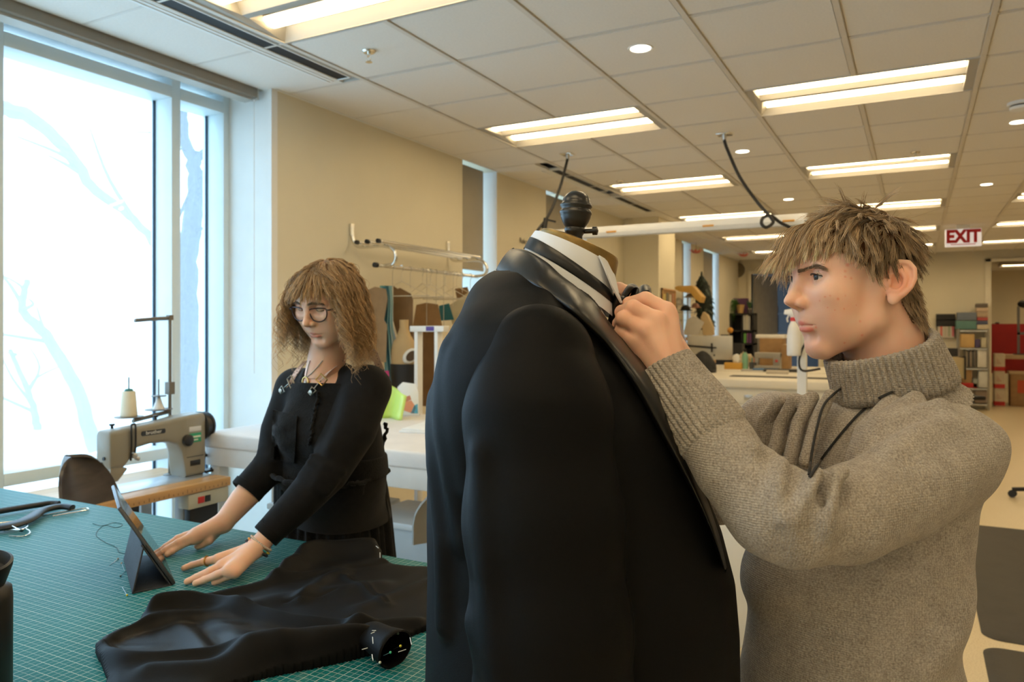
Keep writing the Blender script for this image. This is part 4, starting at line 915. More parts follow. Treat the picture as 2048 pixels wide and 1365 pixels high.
def finger(P, pts, rs, k=.003):
    d = None
    for i in range(len(pts)-1):
        e = d_cap(P, pts[i], pts[i+1], rs[i], rs[i+1]); d = e if d is None else smin(d, e, k)
    return d
def knit_mat(name, c0, c1, c2, scale=1.):
    m, nt, b = _tree(name); N = nt.nodes; L = nt.links; tc = N.new('ShaderNodeTexCoord')
    n1 = N.new('ShaderNodeTexNoise'); n1.inputs['Scale'].default_value = 420; n1.inputs['Detail'].default_value = 3; L.new(tc.outputs['Object'], n1.inputs[0])
    n2 = N.new('ShaderNodeTexNoise'); n2.inputs['Scale'].default_value = 40; n2.inputs['Detail'].default_value = 4; L.new(tc.outputs['Object'], n2.inputs[0])
    r = N.new('ShaderNodeValToRGB'); e = r.color_ramp.elements; e[0].position = .32; e[0].color = tuple(c0)+(1,); e[1].position = .68; e[1].color = tuple(c2)+(1,); q_ = e.new(.5); q_.color = tuple(c1)+(1,)
    ad = N.new('ShaderNodeMath'); ad.operation = 'MULTIPLY_ADD'; ad.inputs[1].default_value = .25; L.new(n2.outputs[0], ad.inputs[0]); 
    s_ = N.new('ShaderNodeMath'); s_.operation = 'MULTIPLY'; s_.inputs[1].default_value = .78; L.new(n1.outputs[0], s_.inputs[0]); L.new(s_.outputs[0], ad.inputs[2]); L.new(ad.outputs[0], r.inputs[0]); L.new(r.outputs[0], b.inputs['Base Color'])
    wv = N.new('ShaderNodeTexWave'); wv.inputs['Scale'].default_value = 95; wv.inputs['Distortion'].default_value = 1.5; wv.inputs['Detail'].default_value = 2; wv.bands_direction = 'X'; L.new(tc.outputs['Object'], wv.inputs[0])
    w2 = N.new('ShaderNodeTexWave'); w2.inputs['Scale'].default_value = 110; w2.inputs['Distortion'].default_value = 2; w2.bands_direction = 'Z'; L.new(tc.outputs['Object'], w2.inputs[0])
    mm = N.new('ShaderNodeMath'); mm.operation = 'ADD'; L.new(wv.outputs['Fac'], mm.inputs[0]); L.new(w2.outputs['Fac'], mm.inputs[1]); m3 = N.new('ShaderNodeMath'); m3.operation = 'ADD'; L.new(mm.outputs[0], m3.inputs[0]); L.new(n1.outputs[0], m3.inputs[1])
    bp = N.new('ShaderNodeBump'); bp.inputs['Strength'].default_value = .35; bp.inputs['Distance'].default_value = .0015; L.new(m3.outputs[0], bp.inputs['Height']); L.new(bp.outputs['Normal'], b.inputs['Normal'])
    setc(b, Roughness=.9); b.inputs['Specular IOR Level'].default_value = .15; b.inputs['Sheen Weight'].default_value = .12; return m
# ================================================================== YOUNG MAN IN THE TURTLENECK
yr = turned('person', 'young man with tousled dark blond hair in grey turtleneck, tying the bow tie', 'person', 'people in the workshop')
HR = rot_head((-math.cos(math.radians(8)), -math.sin(math.radians(8))), math.radians(7))
HC = Q(1772, 572, 1.065)-.072*HR[:, 1]-.0046*HR[:, 0]
BG = dict(jaw=.98, open=(3.7, 3.0), chin=1.0, lip=1.15, nose=1.05, cran=.94)
FX = .925                                           # his face is a little shallower than the template
def toL(P): L = ((P-HC)@HR)*1000; L[:, 0] = np.where(L[:, 0] > 0, L[:, 0]/FX, L[:, 0]); return L
def toQ(L): L = np.array(L, float); L[:, 0] = np.where(L[:, 0] > 0, L[:, 0]*FX, L[:, 0]); return HC+(L/1000)@HR.T
NB = Q(1800, 830, 1.14)
def f_head_b(P):
    L = toL(P); d = head_sdf(L, BG)
    d = smin(d, d_cap(L, (-18, 0, -5), toL(NB[None])[0], 56, 60), 22)
    d = smin(d, ear_sdf(L, (-11, 76, 3), 24, 30, 1.0), 4)
    d = smin(d, ear_sdf(L*np.array((1, -1, 1)), (-11, 76, 3), 24, 30, 1.0), 4)
    return d/1000
# hands: joints in frame pixels plus distance
LH = dict(wrist=Q(1342, 752, .985), palm=[])
MCP = [Q(1334, 622, 1.015), Q(1312, 640, .995), Q(1288, 661, .993), Q(1266, 684, 1.0)]
PIP = [Q(1291, 600, 1.02), Q(1266, 617, .998), Q(1247, 638, .996), Q(1243, 664, 1.003)]
DIP = [Q(1259, 608, 1.04), Q(1244, 625, 1.025), Q(1239, 648, 1.022), Q(1246, 674, 1.027)]
TIP = [Q(1247, 619, 1.055), Q(1252, 632, 1.045), Q(1256, 655, 1.04), Q(1262, 680, 1.042)]
def f_hand_bl(P):
    w = LH['wrist']; d = d_ecap(P, Q(1400, 830, .95), w, .034, .031, (.5, -.75, .4), .78)
    for m_, r in zip(MCP, (.0150, .0148, .0140, .0125)): d = smin(d, d_cap(P, w+(m_-w)*.12, m_+(w-m_)*.12, .019, r), .012)
    for k, (a, b_, c, e) in enumerate(zip(MCP, PIP, DIP, TIP)):
        r = (.0100, .0102, .0098, .0088)[k]
        f = finger(P, [a+(w-a)*.1, a+(b_-a)*.5, b_, c, e], [r*1.2, r*1.04, r*1.08, r*.94, r*.82], .003); d = smin(d, f, .0028)
        d = smin(d, d_sph(P, a+np.array((.0, -.006, .003)), r*.85), .010)
    th = finger(P, [Q(1345, 700, 1.03), Q(1318, 655, 1.05), Q(1287, 628, 1.06), Q(1262, 618, 1.065)], [.019, .015, .0125, .010]); d = smin(d, th, .012)
    for a in MCP[1:3]: d = smin(d, d_cap(P, a+np.array((.002, -.010, .0)), w+np.array((-.004, -.020, .01)), .0022, .0015), .012)   # tendons
    return d
def f_hand_br(P):
    w = Q(1330, 690, 1.20); d = d_ecap(P, Q(1400, 800, 1.26), w, .032, .03, (.4, .8, .2), .8)
    mc = [Q(1283, 622, 1.165), Q(1290, 640, 1.185), Q(1298, 660, 1.195), Q(1306, 678, 1.20)]
    for m_ in mc: d = smin(d, d_cap(P, w, m_, .018, .015), .014)
    d = smin(d, finger(P, [mc[0], Q(1258, 588, 1.13), Q(1238, 580, 1.105), Q(1228, 592, 1.09)], [.0125, .0118, .0108, .009]), .006)
    d = smin(d, finger(P, [mc[1], Q(1262, 606, 1.145), Q(1240, 608, 1.12), Q(1236, 622, 1.105)], [.0125, .0118, .0105, .009]), .006)
    d = smin(d, finger(P, [mc[2], Q(1270, 632, 1.155), Q(1250, 640, 1.135), Q(1252, 655, 1.125)], [.012, .011, .010, .009]), .006)
    d = smin(d, finger(P, [mc[3], Q(1280, 660, 1.17), Q(1264, 668, 1.155), Q(1266, 680, 1.15)], [.011, .010, .009, .008]), .006)
    d = smin(d, finger(P, [Q(1318, 670, 1.17), Q(1290, 640, 1.13), Q(1262, 618, 1.095)], [.017, .0135, .010]), .01); return d
# torso and arms of the body (inside the sweater)
SL, SR = Q(1905, 905, 1.02), Q(1550, 860, 1.25)
EL, WL = Q(1585, 1060, .885), Q(1342, 752, .985)
ER, WR_ = Q(1435, 985, 1.28), Q(1345, 720, 1.21)
def f_torso_b(P, g=0.):
    fx = (-.62, -.78, 0)
    d = d_ecap(P, Q(1742, 1010, 1.12), Q(1700, 1180, 1.11), .138+g, .138+g, fx, .74)
    d = smin(d, d_ecap(P, Q(1698, 1180, 1.11), Q(1680, 1500, 1.10), .138+g, .164+g, fx, .76), .05)
    d = smin(d, d_cap(P, SL, SR, .060+g, .058+g), .045); d = smin(d, d_cap(P, NB, Q(1760, 960, 1.12), .056+g, .10+g), .04); return d
def f_core_b(P):
    d = f_torso_b(P, -.02); d = smin(d, d_chain(P, [SL, EL, WL], [.048, .04, .03]), .03); return smin(d, d_chain(P, [SR, ER, WR_], [.048, .04, .03]), .03)
m_skin_b = skin_mat('skin_fair', (.86, .535, .385))
Vh, Fh = surf_nets(f_head_b, HC-np.array((.16, .15, .20)), HC+np.array((.15, .15, .16)), .0017); Vh = relax(Vh, Fh, 1)
Vl, Fl = surf_nets(f_hand_bl, Q(1225, 860, .93), Q(1430, 570, 1.10)+np.array((0, .0, 0)), .0016)
Vr, Fr = surf_nets(f_hand_br, Q(1215, 860, 1.05), Q(1420, 560, 1.3), .0025)
Vt, Ft = surf_nets(f_core_b, (-.05 +.2, .78, .75), (.75, 1.4, 1.5), .012)
V, Fq = join_meshes([(Vh, Fh), (Vl, Fl), (Vr, Fr), (Vt, Ft)]); bo = fast_mesh('body', V, Fq, m_skin_b, yr)
# pigment
L = toL(V); col = np.ones((len(V), 3)); nh = len(Vh)
def spot(c, r, k, soft=1.):
    global col
    d = np.linalg.norm((L-np.array(c))[:nh]/np.array(r), axis=1); w = np.clip((1-d)/max(soft, .01), 0, 1)[:, None]; col[:nh] = col[:nh]*(1-w)+col[:nh]*np.array(k)*w
S_ = np.stack([L[:, 0], np.abs(L[:, 1]), L[:, 2]], 1)
lipd = np.minimum(d_chain(S_, [(104, 0, -41), (102, 7, -40), (98, 14, -42), (93, 21, -43.8), (87, 27, -44.9)], [5.2, 4.8, 4.2, 3.4, 1.4]), d_chain(S_, [(104, 0, -51.5), (101, 8, -51), (96, 15, -50), (91, 21, -47.4), (87, 27, -45.3)], [5.8, 5.6, 4.6, 3.4, 1.4]))
w = np.clip(-lipd/1.6, 0, 1)[:nh, None]; col[:nh] = col[:nh]*(1-w)+np.array((.90, .50, .55))*w
spot((55, 50, -15), (34, 34, 30), (1.02, .93, .91), 1.); spot((112, 0, -8), (16, 16, 14), (1.02, .85, .80), 1.); spot((-11, 84, 5), (30, 22, 34), (1.03, .80, .74), .8)
rs_ = np.random.default_rng(5); 
for (u, v, r) in ((1695, 530, 2.6), (1703, 527, 1.8), (1690, 543, 1.8), (1690, 554, 1.6), (1702, 557, 1.8), (1676, 598, 1.8), (1650, 594, 1.4), (1660, 592, 1.2), (1690, 592, 1.2), (1640, 602, 1.2), (1688, 618, 1.3), (1720, 643, 1.6), (1724, 671, 2.0), (1689, 686, 1.7), (1632, 655, 2.2), (1712, 610, 1.), (1670, 620, 1.), (1655, 615, 1.)):
    o_ = np.array((0, 0, CAMZ)); rr = (Q(u, v, 1.)-o_); dep = np.linspace(.98, 1.12, 200); X = o_+dep[:, None]*rr; f = f_head_b(X); h = np.argwhere(f < 0)
    if len(h): spot(toL(X[h[0, 0]][None])[0], (r*1.5,)*3, (.95, .60, .55), .7)
HAIRC = np.array((.275, .19, .11))
def hair_mask(L):
    x, y, z = L[:, 0], np.abs(L[:, 1]), L[:, 2]
    top = z > np.interp(x, [-100, -70, -40, -28, -12, 5, 20, 40, 60, 80, 92, 105], [-62, -66, -58, -30, 18, 34, 26, 34, 52, 62, 68, 74])
    side = (y > 40) & (x > -12) & (x < 28) & (z > np.interp(x, [-12, 5, 12, 22, 28], [45, 36, 18, 14, 40])); return top | (side & (z > 15))
earx = np.minimum(ear_sdf(L[:nh], (-11, 76, 3), 24, 30), ear_sdf(L[:nh]*np.array((1, -1, 1)), (-11, 76, 3), 24, 30))
hm = hair_mask(L[:nh]) & (earx > 2.5) & (L[:nh, 2] > -75); col[:nh][hm] = HAIRC*.75
col[nh:] *= np.array((1., .97, .95)); kn = np.min([np.linalg.norm(V[nh:]-p, axis=1) for p in PIP+MCP], axis=0); wk = np.clip(1-kn/.014, 0, 1)[:, None]; col[nh:] = col[nh:]*(1-wk*np.array((0., .16, .2)))
set_tint(bo, col)
# eyes
m_eye = mat('eye_white', (.62, .58, .55), .15, var=.05); m_iris = mat('iris_grey_blue', (.04, .055, .062), .1, var=.3, vscale=400); m_pupil = mat('pupil', (.004, .004, .004), .1)
def eyeball(parent, toQ, c, look, mi=m_iris):
    look = np.asarray(look, float); look /= np.linalg.norm(look); c = np.asarray(c, float)
    q0 = Vector(toQ(c[None])[0]); dv = (Vector(toQ((c+look)[None])[0])-q0).normalized()
    e = MB(); e.lathe([(12.3e-3*math.sin(a), -12.3e-3*math.cos(a)) for a in [math.pi*i/18 for i in range(19)]], 28, q0, dv); eo = e.build('eye', m_eye, parent, angle=180)
    i_ = MB(); i_.lathe([(12.42e-3*math.sin(a), 12.42e-3*math.cos(a)) for a in [math.radians(28*k/6) for k in range(7, -1, -1)]], 28, q0, dv); i_.build('iris', mi, eo, angle=180)
    i_ = MB(); i_.lathe([(12.55e-3*math.sin(a), 12.55e-3*math.cos(a)) for a in [math.radians(11*k/4) for k in range(5, -1, -1)]], 20, q0, dv); i_.build('pupil', m_pupil, eo, angle=180)
for s in (1, -1): eyeball(yr, toQ, (80, 32*s, 24), (1, .05*s-.05, .06))
# hair
m_hair = hair_mat('hair'); Nh = mesh_normals(Vh, Fh)@HR; Lh = L[:nh]; cand = np.flatnonzero(hm); rs_ = np.random.default_rng(11)
nbl = toL(NB[None])[0]; fskull = lambda p: smin(head_sdf(p, BG), d_cap(p, (-18, 0, -5), nbl, 56, 60), 22)
CROWN = np.array((-62., 10., 112.))
def flow_b(p, t):
    d = p-CROWN; f = d/np.maximum(np.linalg.norm(d, axis=1, keepdims=True), 1e-6)
    front = np.clip((p[:, 0]-20)/70, 0, 1)[:, None]; f = f*(1-.35*front)+front*np.array((.28, .12, -.75-.5*t)); side = np.clip((np.abs(p[:, 1])-45)/30, 0, 1)[:, None]*np.clip((70-p[:, 2])/60, 0, 1)[:, None]
    return f*(1-.5*side)+side*np.array((-.2, 0, -.9))
gi = rs_.choice(cand, 900); gr = Lh[gi]; gn = Nh[gi]
ztop = np.clip((gr[:, 2]-40)/55, 0, 1); fr_ = np.clip((gr[:, 0]-0)/70, 0, 1); bk = np.clip((-gr[:, 0]-20)/50, 0, 1)*(1-ztop)
ln = 24+18*ztop+24*fr_*ztop+rs_.normal(size=len(gr))*5; ln = np.where(gr[:, 2] < 10, 19, ln)
frn = (gr[:, 0] > 45); near_ = np.clip((gr[:, 1]+5)/25, 0, 1); zt_ = 60*near_+30*(1-near_); ln = np.where(frn, np.clip((gr[:, 2]-zt_)*1.05+14, 14, 78)+rs_.normal(size=len(gr))*5, ln)
tilt_ = rs_.normal(size=(len(gr), 3))*np.array((.35, .45, .25))*(.35+.65*ztop[:, None])
lift = .20+.16*ztop+.30*bk+rs_.normal(size=len(gr))*.15
gp = grow(gr, gn, lambda p, t: flow_b(p, t)+tilt_*(1-.3*t), ln, 9, lift, fskull, 3., .25, .4, .06, 3)
ri = rs_.choice(cand, 13000); rt = Lh[ri]; cp, ix = children(gp, gr, rt, .30, 1.5, 4)
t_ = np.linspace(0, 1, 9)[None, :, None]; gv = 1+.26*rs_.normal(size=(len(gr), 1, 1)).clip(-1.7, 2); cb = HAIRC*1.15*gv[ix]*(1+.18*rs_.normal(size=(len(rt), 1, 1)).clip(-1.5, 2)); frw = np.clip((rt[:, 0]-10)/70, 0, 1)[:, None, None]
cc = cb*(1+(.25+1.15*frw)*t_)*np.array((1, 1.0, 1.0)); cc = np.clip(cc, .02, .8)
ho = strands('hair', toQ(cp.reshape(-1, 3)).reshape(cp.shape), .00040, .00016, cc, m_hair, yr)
fi = rs_.choice(cand[Lh[cand][:, 2] > 80], 90); fp_ = grow(Lh[fi], Nh[fi], flow_b, 48+rs_.normal(size=90)*10, 9, .9+rs_.normal(size=90)*.3, fskull, 2.5, .1, .8, .03, 9)
strands('stray_hair', toQ(fp_.reshape(-1, 3)).reshape(fp_.shape), .00018, .0001, np.tile(HAIRC*1.4, (90, 1)), m_hair, ho)
def brow(name, pts, n, ln, colr, toQ, parent, spread=2.2):
    r = np.random.default_rng(3); sp = np.array([tuple(p) for p in spline(pts, 10)]); k = r.integers(0, len(sp)-1, n); u = r.uniform(0, 1, (n, 1)); root = sp[k]*(1-u)+sp[k+1]*u; tn = sp[k+1]-sp[k]; tn /= np.linalg.norm(tn, axis=1, keepdims=True)
    root = root+r.normal(size=(n, 3))*np.array((.3, .3, spread)); t = np.linspace(0, 1, 4)[None, :, None]; P = root[:, None]+(tn[:, None]*ln*t+np.array((.0, 0, .6))*t*(1-t)*2)*(.7+.6*r.uniform(size=(n, 1, 1)))
    strands(name, toQ(P.reshape(-1, 3)).reshape(P.shape), .0003, .00012, np.tile(np.array(colr), (n, 1))*(1+.2*r.normal(size=(n, 1))), m_hair, parent)
def surf_brow(pts, f, s):                            # lift the brow line onto the skin
    out = []
    for p in pts:
        xs = np.linspace(60, 125, 260); X = np.stack([xs, np.full(260, p[1]*s), np.full(260, p[2])], 1); d = f(X); h = np.argwhere(d < 0); out.append((xs[h[-1, 0]]+.6 if len(h) else p[0], p[1]*s, p[2]))
    return out
for s in (1, -1): brow('eyebrow', surf_brow([(0, 9, 35), (0, 18, 37), (0, 30, 39.5), (0, 41, 39), (0, 50, 35.5)], fskull, s), 330, 8, (.22, .14, .08), toQ, yr, 1.7)
for s in (1, -1): brow('eyelash', [(91, (32-12)*s, 27), (96.5, (32-4)*s, 28.6), (97, (32+5)*s, 28.4), (92, (32+13)*s, 25)], 150, 4, (.05, .03, .02), toQ, yr, .5)
# ---- sweater
m_knit = knit_mat('grey_brown_knit', (.23, .20, .17), (.36, .318, .272), (.50, .45, .39))
def axis_ang(P, a, b, ref):
    R = frame3(b-a, ref); q = (P-a)@R; return q[:, 0]/np.linalg.norm(b-a), np.arctan2(q[:, 2], q[:, 1])
CUFA, CUFB = Q(1330, 742, .985), Q(1425, 870, .935)
def f_sweater(P):
    d = f_torso_b(P)
    # left arm (near)
    arm = d_chain(P, [SL, Q(1850, 950, .975), Q(1790, 990, .945), Q(1690, 1030, .905)], [.059, .056, .054, .052]); d = smin(d, arm, .02)
    fore = d_chain(P, [Q(1690, 1030, .905), Q(1590, 1052, .885), Q(1545, 1022, .885)], [.052, .0495, .050])
    f2 = d_chain(P, [Q(1545, 1022, .885), Q(1465, 935, .91), Q(1410, 845, .945), Q(1345, 752, .985)], [.050, .0465, .043, .0385]); la = smin(smin(arm, fore, .015), f2, .02)
    d = smin(d, la, .015)
    t, an = axis_ang(P, CUFA, CUFB, np.array((0, 0, 1.))); cuff = np.clip((1.04-t)/.1, 0, 1)*np.clip((.06-d)/.05, 0, 1); d = d+cuff*.0045
    # right arm (far)
    d = smin(d, d_chain(P, [SR, Q(1500, 910, 1.28), ER, Q(1395, 850, 1.25), Q(1352, 745, 1.215)], [.058, .058, .054, .046, .038]), .03)
    # folds: ridges, then creases
    for pts, r, k in (
        ([Q(1690, 945, .855), Q(1640, 950, .842), Q(1622, 985, .835), Q(1628, 1030, .834)], .005, .03),
        ([Q(1655, 960, .865), Q(1660, 1000, .84), Q(1668, 1050, .838)], .0055, .026),
        ([Q(1570, 935, .87), Q(1560, 980, .84), Q(1568, 1040, .828)], .006, .018),
        ([Q(1780, 905, .93), Q(1830, 870, .95), Q(1900, 850, .975)], .009, .03), ([Q(1750, 880, .98), Q(1800, 840, .99), Q(1880, 812, 1.0)], .008, .022), ([Q(1720, 905, .99), Q(1755, 845, 1.0), Q(1830, 795, 1.03)], .008, .022),
        ([Q(1700, 930, 1.0), Q(1720, 860, 1.02), Q(1780, 800, 1.05)], .007, .02),
        ([Q(1590, 800, 1.14), Q(1560, 850, 1.15), Q(1545, 920, 1.14)], .010, .02), ([Q(1625, 795, 1.12), Q(1595, 850, 1.11), Q(1580, 930, 1.08)], .010, .02), ([Q(1660, 790, 1.09), Q(1630, 850, 1.07), Q(1612, 925, 1.04)], .009, .02), ([Q(1560, 800, 1.17), Q(1530, 840, 1.19), Q(1520, 900, 1.2)], .009, .02),
  ([Q(1820, 1080, 1.02), Q(1850, 1150, 1.03), Q(1870, 1210, 1.05)], .008, .03), ([Q(1830, 1000, .99), Q(1800, 1060, .985)], .007, .03),
        ([Q(1860, 970, .955), Q(1790, 1000, .915), Q(1740, 1000, .88)], .008, .03), ([Q(1420, 870, .93), Q(1460, 900, .885), Q(1500, 900, .88)], .006, .02), ([Q(1365, 855, .96), Q(1395, 862, .935), Q(1420, 852, .93)], .008, .018)):
        d = local(d, P, pts, r, k)
    q_ = P-Q(1600, 1000, .87); lowm = np.clip((1.20-P[:, 2])/.10, 0, 1); u1 = P[:, 0]*.80-P[:, 2]*.60+.10*P[:, 1]; u2 = P[:, 0]*.55+P[:, 2]*.83
    d = d-lowm*(.0045*np.sin(44*u1+2.2*np.sin(13*u2))+.0030*np.sin(71*u1+1.7*np.sin(19*P[:, 2])+1.))
    el = np.exp(-((q_[:, 0]/.055)**2+((q_[:, 2]-.015)/.05)**2)); d = d-el*.0038*np.sin(190*(P[:, 0]*.93-P[:, 2]*.25)+2*np.sin(40*P[:, 2]))
    sh_ = np.exp(-(((P-SL)**2).sum(1))/.016); d = d-sh_*.0028*np.sin(95*(P[:, 2]*.8-P[:, 0]*.45)+1.5*np.sin(22*P[:, 0]))
    for pts, r, k in (([Q(1652, 948, .85), Q(1640, 975, .842), Q(1648, 1025, .836)], .002, .014), ([Q(1590, 1095, .93), Q(1660, 1110, .95), Q(1760, 1080, .97), Q(1850, 1010, .99)], .004, .02), ([Q(1372, 880, .95), Q(1392, 850, .93), Q(1440, 822, .93)], .003, .012)):
        d = local(d, P, pts, r, k, True)
    hole = d_cap(P, HC, NB, .06); d = smax(d, -d_cap(P, Q(1775, 750, 1.13), Q(1760, 640, 1.13), .055), .01)
    d = smax(d, -f_wrist(P), .003)
    return smax(d, .80-P[:, 2], .01)
def f_wrist(P): return np.minimum(d_cap(P, Q(1357, 770, .978), Q(1300, 690, 1.01), .031), d_cap(P, Q(1352, 745, 1.215), Q(1325, 690, 1.2), .03))
so = sdf_obj('sweater', f_sweater, (.14, .78, .78), (.74, 1.42, 1.56), .0033, m_knit, yr, it=1)
# ribbed cuff of the near sleeve
Rc = frame3(CUFB-CUFA, np.array((0, 0, 1.))); lc = np.linalg.norm(CUFB-CUFA); NC = 36*8; rings = []
for h_, r_ in ((.16, .030), (.045, .0345), (.02, .0375), (.0, .0385), (-.012, .0390), (.0, .0405), (.04, .0412), (.15, .0420), (.35, .0432), (.6, .0452), (.85, .0468), (1.02, .047), (1.08, .043)):
    cen = CUFA+(CUFB-CUFA)*h_
    rings.append([tuple(cen+Rc@np.array((.002*math.sin(3*a), (r_+.0030*abs(math.cos(a*18))**.6-.0015)*math.cos(a), (r_+.0030*abs(math.cos(a*18))**.6-.0015)*math.sin(a)))) for a in [2*math.pi*j/NC for j in range(NC)]])
b = MB(); b.rings(rings, cap=False); b.build('cuff', m_knit, yr, angle=180)
# folded turtleneck collar
NA, NT = 56*8, 22
cb_, ct_ = Q(1788, 782, 1.125), Q(1760, 688, 1.118); axv = ct_-cb_; hh = np.linalg.norm(axv); Rn = frame3(axv, np.array((-.9, -.3, 0)))
prof = [(-.012, .070), (.0, .0765), (.004, .083), (.012, .0835), (.022, .082), (.034, .080), (.046, .0785), (.056, .0775), (.063, .0765), (.067, .074), (.067, .069), (.062, .066), (.045, .064), (.02, .063), (-.02, .066)]
rings = []
for k, (h_, r_) in enumerate(prof):
    ring = []
    for j in range(NA):
        a = 2*math.pi*j/NA; rib = (.0060*abs(math.cos(a*29))**.6-.0030)*(1 if 1 < k < 12 else .6); wav = .0025*math.sin(a*3+1+h_*30)
        sx = 1.0+.02*math.cos(2*a); hz = h_*hh/.067+.005*math.cos(a)*0
        p = cb_+Rn@np.array((hz+(.006*math.sin(2*a+.6) if k < 4 else 0), (r_+rib+wav)*sx*math.cos(a), (r_+rib+wav)*math.sin(a))); ring.append(tuple(p))
    rings.append(ring)
b = MB(); b.rings(rings, cap=False); b.build('turtleneck_collar', m_knit, yr, angle=180)
base = []
for h_, r_ in ((.012, .072), (.0, .075), (-.012, .079), (-.024, .086), (-.034, .095)):
    base.append([tuple(cb_+Rn@np.array((h_-.010*math.cos(2*math.pi*j/NA), (r_+.003*abs(math.cos(28*2*math.pi*j/NA)))*math.cos(2*math.pi*j/NA), (r_+.003*abs(math.cos(28*2*math.pi*j/NA)))*math.sin(2*math.pi*j/NA)))) for j in range(NA)])
b = MB(); b.rings(base, cap=False); b.build('collar_base', m_knit, yr, angle=180)
# trousers and shoes (below the frame)
hipc = Q(1690, 1400, 1.10); fb = np.array((-.62, -.78, 0)); lb_ = np.array((.78, -.62, 0))
def f_trousers(P):
    d = d_ecap(P, (hipc[0], hipc[1], .93), (hipc[0], hipc[1], .86), .145, .15, (-.62, -.78, 0), .72)
    for s in (-1, 1):
        c = hipc+lb_*.085*s; d = smin(d, d_chain(P, [(c[0], c[1], .84), (c[0]+fb[0]*.02, c[1]+fb[1]*.02, .48), (c[0], c[1], .08)], [.085, .066, .052]), .03)
    return smax(d, .045-P[:, 2], .005)
sdf_obj('trousers', f_trousers, (hipc[0]-.26, hipc[1]-.26, .02), (hipc[0]+.26, hipc[1]+.26, 1.1), .009, mat('dark_denim', (.03, .035, .05), .85, var=.2, vscale=80), yr)
for s in (-1, 1):
    c = hipc+lb_*.085*s; b = MB(); b.rings([[tuple(np.array((c[0], c[1], z))+fb*(.06+k*.13*math.cos(a))+lb_*(k*.045*math.sin(a))) for a in [2*math.pi*i/20 for i in range(20)]] for z, k in ((0, .98), (.03, 1.), (.055, .92), (.085, .55))]); b.build('shoe', m_black, yr, angle=60)
# cord round the neck, lying on the chest
def on_sweater(u, v, off=.003):
    o_ = np.array((0, 0, CAMZ)); r = Q(u, v, 1.)-o_; ds = np.linspace(.8, 1.3, 500); X = o_+ds[:, None]*r; f = f_sweater(X)-off; h = np.argwhere(f < 0); return Vector(X[h[0, 0]]) if len(h) else Vector(Q(u, v, 1.1))
cp1 = [on_sweater(p.x, p.y) for p in spline([(1690, 772, 0), (1668, 788, 0), (1647, 812, 0), (1634, 855, 0), (1624, 905, 0), (1618, 950, 0)], 5)]; cp2 = [on_sweater(p.x, p.y) for p in spline([(1800, 778, 0), (1752, 800, 0), (1716, 830, 0), (1682, 868, 0), (1648, 912, 0), (1619, 955, 0)], 5)]
lan = turned('lanyard', 'thin black cord worn round the young man\'s neck', 'lanyard'); b = MB(); b.tube(cp1, .0017, 6); b.build('cord', m_black, lan); b = MB(); b.tube(cp2, .0017, 6); b.build('cord', m_black, lan)
# ================================================================== WOMAN AT THE CUTTING TABLE
wr_ = turned('person', 'woman with shoulder-length wavy hair and glasses leaning on the cutting table', 'person', 'people in the workshop')
WH = rot_head((-math.sin(math.radians(28)), -math.cos(math.radians(28))), math.radians(25), math.radians(-3))
WSC = .98
WC = Q(611, 622, 1.915)-WH@(np.array((107, 0, 25))/1000*WSC)
WG = dict(jaw=.90, open=(0., .0), chin=.94, lip=1.05, nose=.95)
wL = lambda P: ((P-WC)@WH)*1000/WSC
wQ = lambda L: WC+(L/1000*WSC)@WH.T
WNB = Q(648, 752, 2.06)
def f_head_w(P):
    L = wL(P); d = head_sdf(L, WG); d = smin(d, d_cap(L, (-14, 0, -5), wL(WNB[None])[0], 48, 52), 22)
    return d*WSC/1000
FD = (-.55, -.835, 0)
WSL, WSR = Q(735, 778, 2.02), Q(592, 778, 2.17)
def f_torso_w(P, g=0.):
    d = d_ecap(P, Q(662, 830, 2.10), Q(662, 890, 2.12), .138+g, .142+g, FD, .78)
    d = smin(d, d_ecap(P, Q(664, 890, 2.12), Q(668, 950, 2.14), .142+g, .145+g, FD, .80), .05)
    d = smin(d, d_ecap(P, Q(668, 950, 2.15), Q(680, 1040, 2.27), .145+g, .165+g, FD, .85), .05)
    d = smin(d, d_cap(P, WSL, WSR, .052+g, .050+g), .05); d = smin(d, d_cap(P, WNB, Q(655, 810, 2.09), .048+g, .085+g), .04)
    for u, v, dd in ((600, 862, 2.02), (655, 868, 1.985)): d = smin(d, d_sph(P, Q(u, v, dd), .055+g), .05)
    return d
WEL, WWL = Q(655, 945, 1.915), Q(517, 1094, 1.825)
WER, WWR = Q(548, 925, 2.10), Q(446, 1047, 2.00)
ztab = ZT
def hz(u, v, up=.012):                               # a joint resting just above the mat
    p = Pz(u, v, ztab+up); return np.array((p.dot(RV), p.dot(DV), p.z))
def f_hand_wl(P):
    w = WWL; d = d_ecap(P, Q(560, 1040, 1.85), w, .029, .0245, (.1, -.3, 1), .82)
    mc = [hz(436, 1119, .034), hz(443, 1132, .036), hz(455, 1142, .034), hz(470, 1147, .028)]
    for m_, r in zip(mc, (.013, .0135, .013, .012)): d = smin(d, d_cap(P, w, m_, .017, r), .014)
    F4 = [[mc[0], hz(408, 1124, .026), hz(384, 1131, .012), hz(368, 1137, .008)], [mc[1], hz(420, 1143, .028), hz(392, 1156, .014), hz(374, 1164, .0075)], [mc[2], hz(434, 1150, .026), hz(408, 1161, .013), hz(391, 1167, .0075)], [mc[3], hz(455, 1154, .020), hz(438, 1162, .010), hz(428, 1166, .007)]]
    for k, f in enumerate(F4):
        r = (.0088, .0090, .0088, .0078)[k]; d = smin(d, finger(P, f, [r*1.15, r*.98, r*.9, r*.78], .003), .0025)
    return smin(d, finger(P, [hz(490, 1108, .022), hz(462, 1110, .016), hz(440, 1114, .012)], [.014, .012, .0095]), .008)
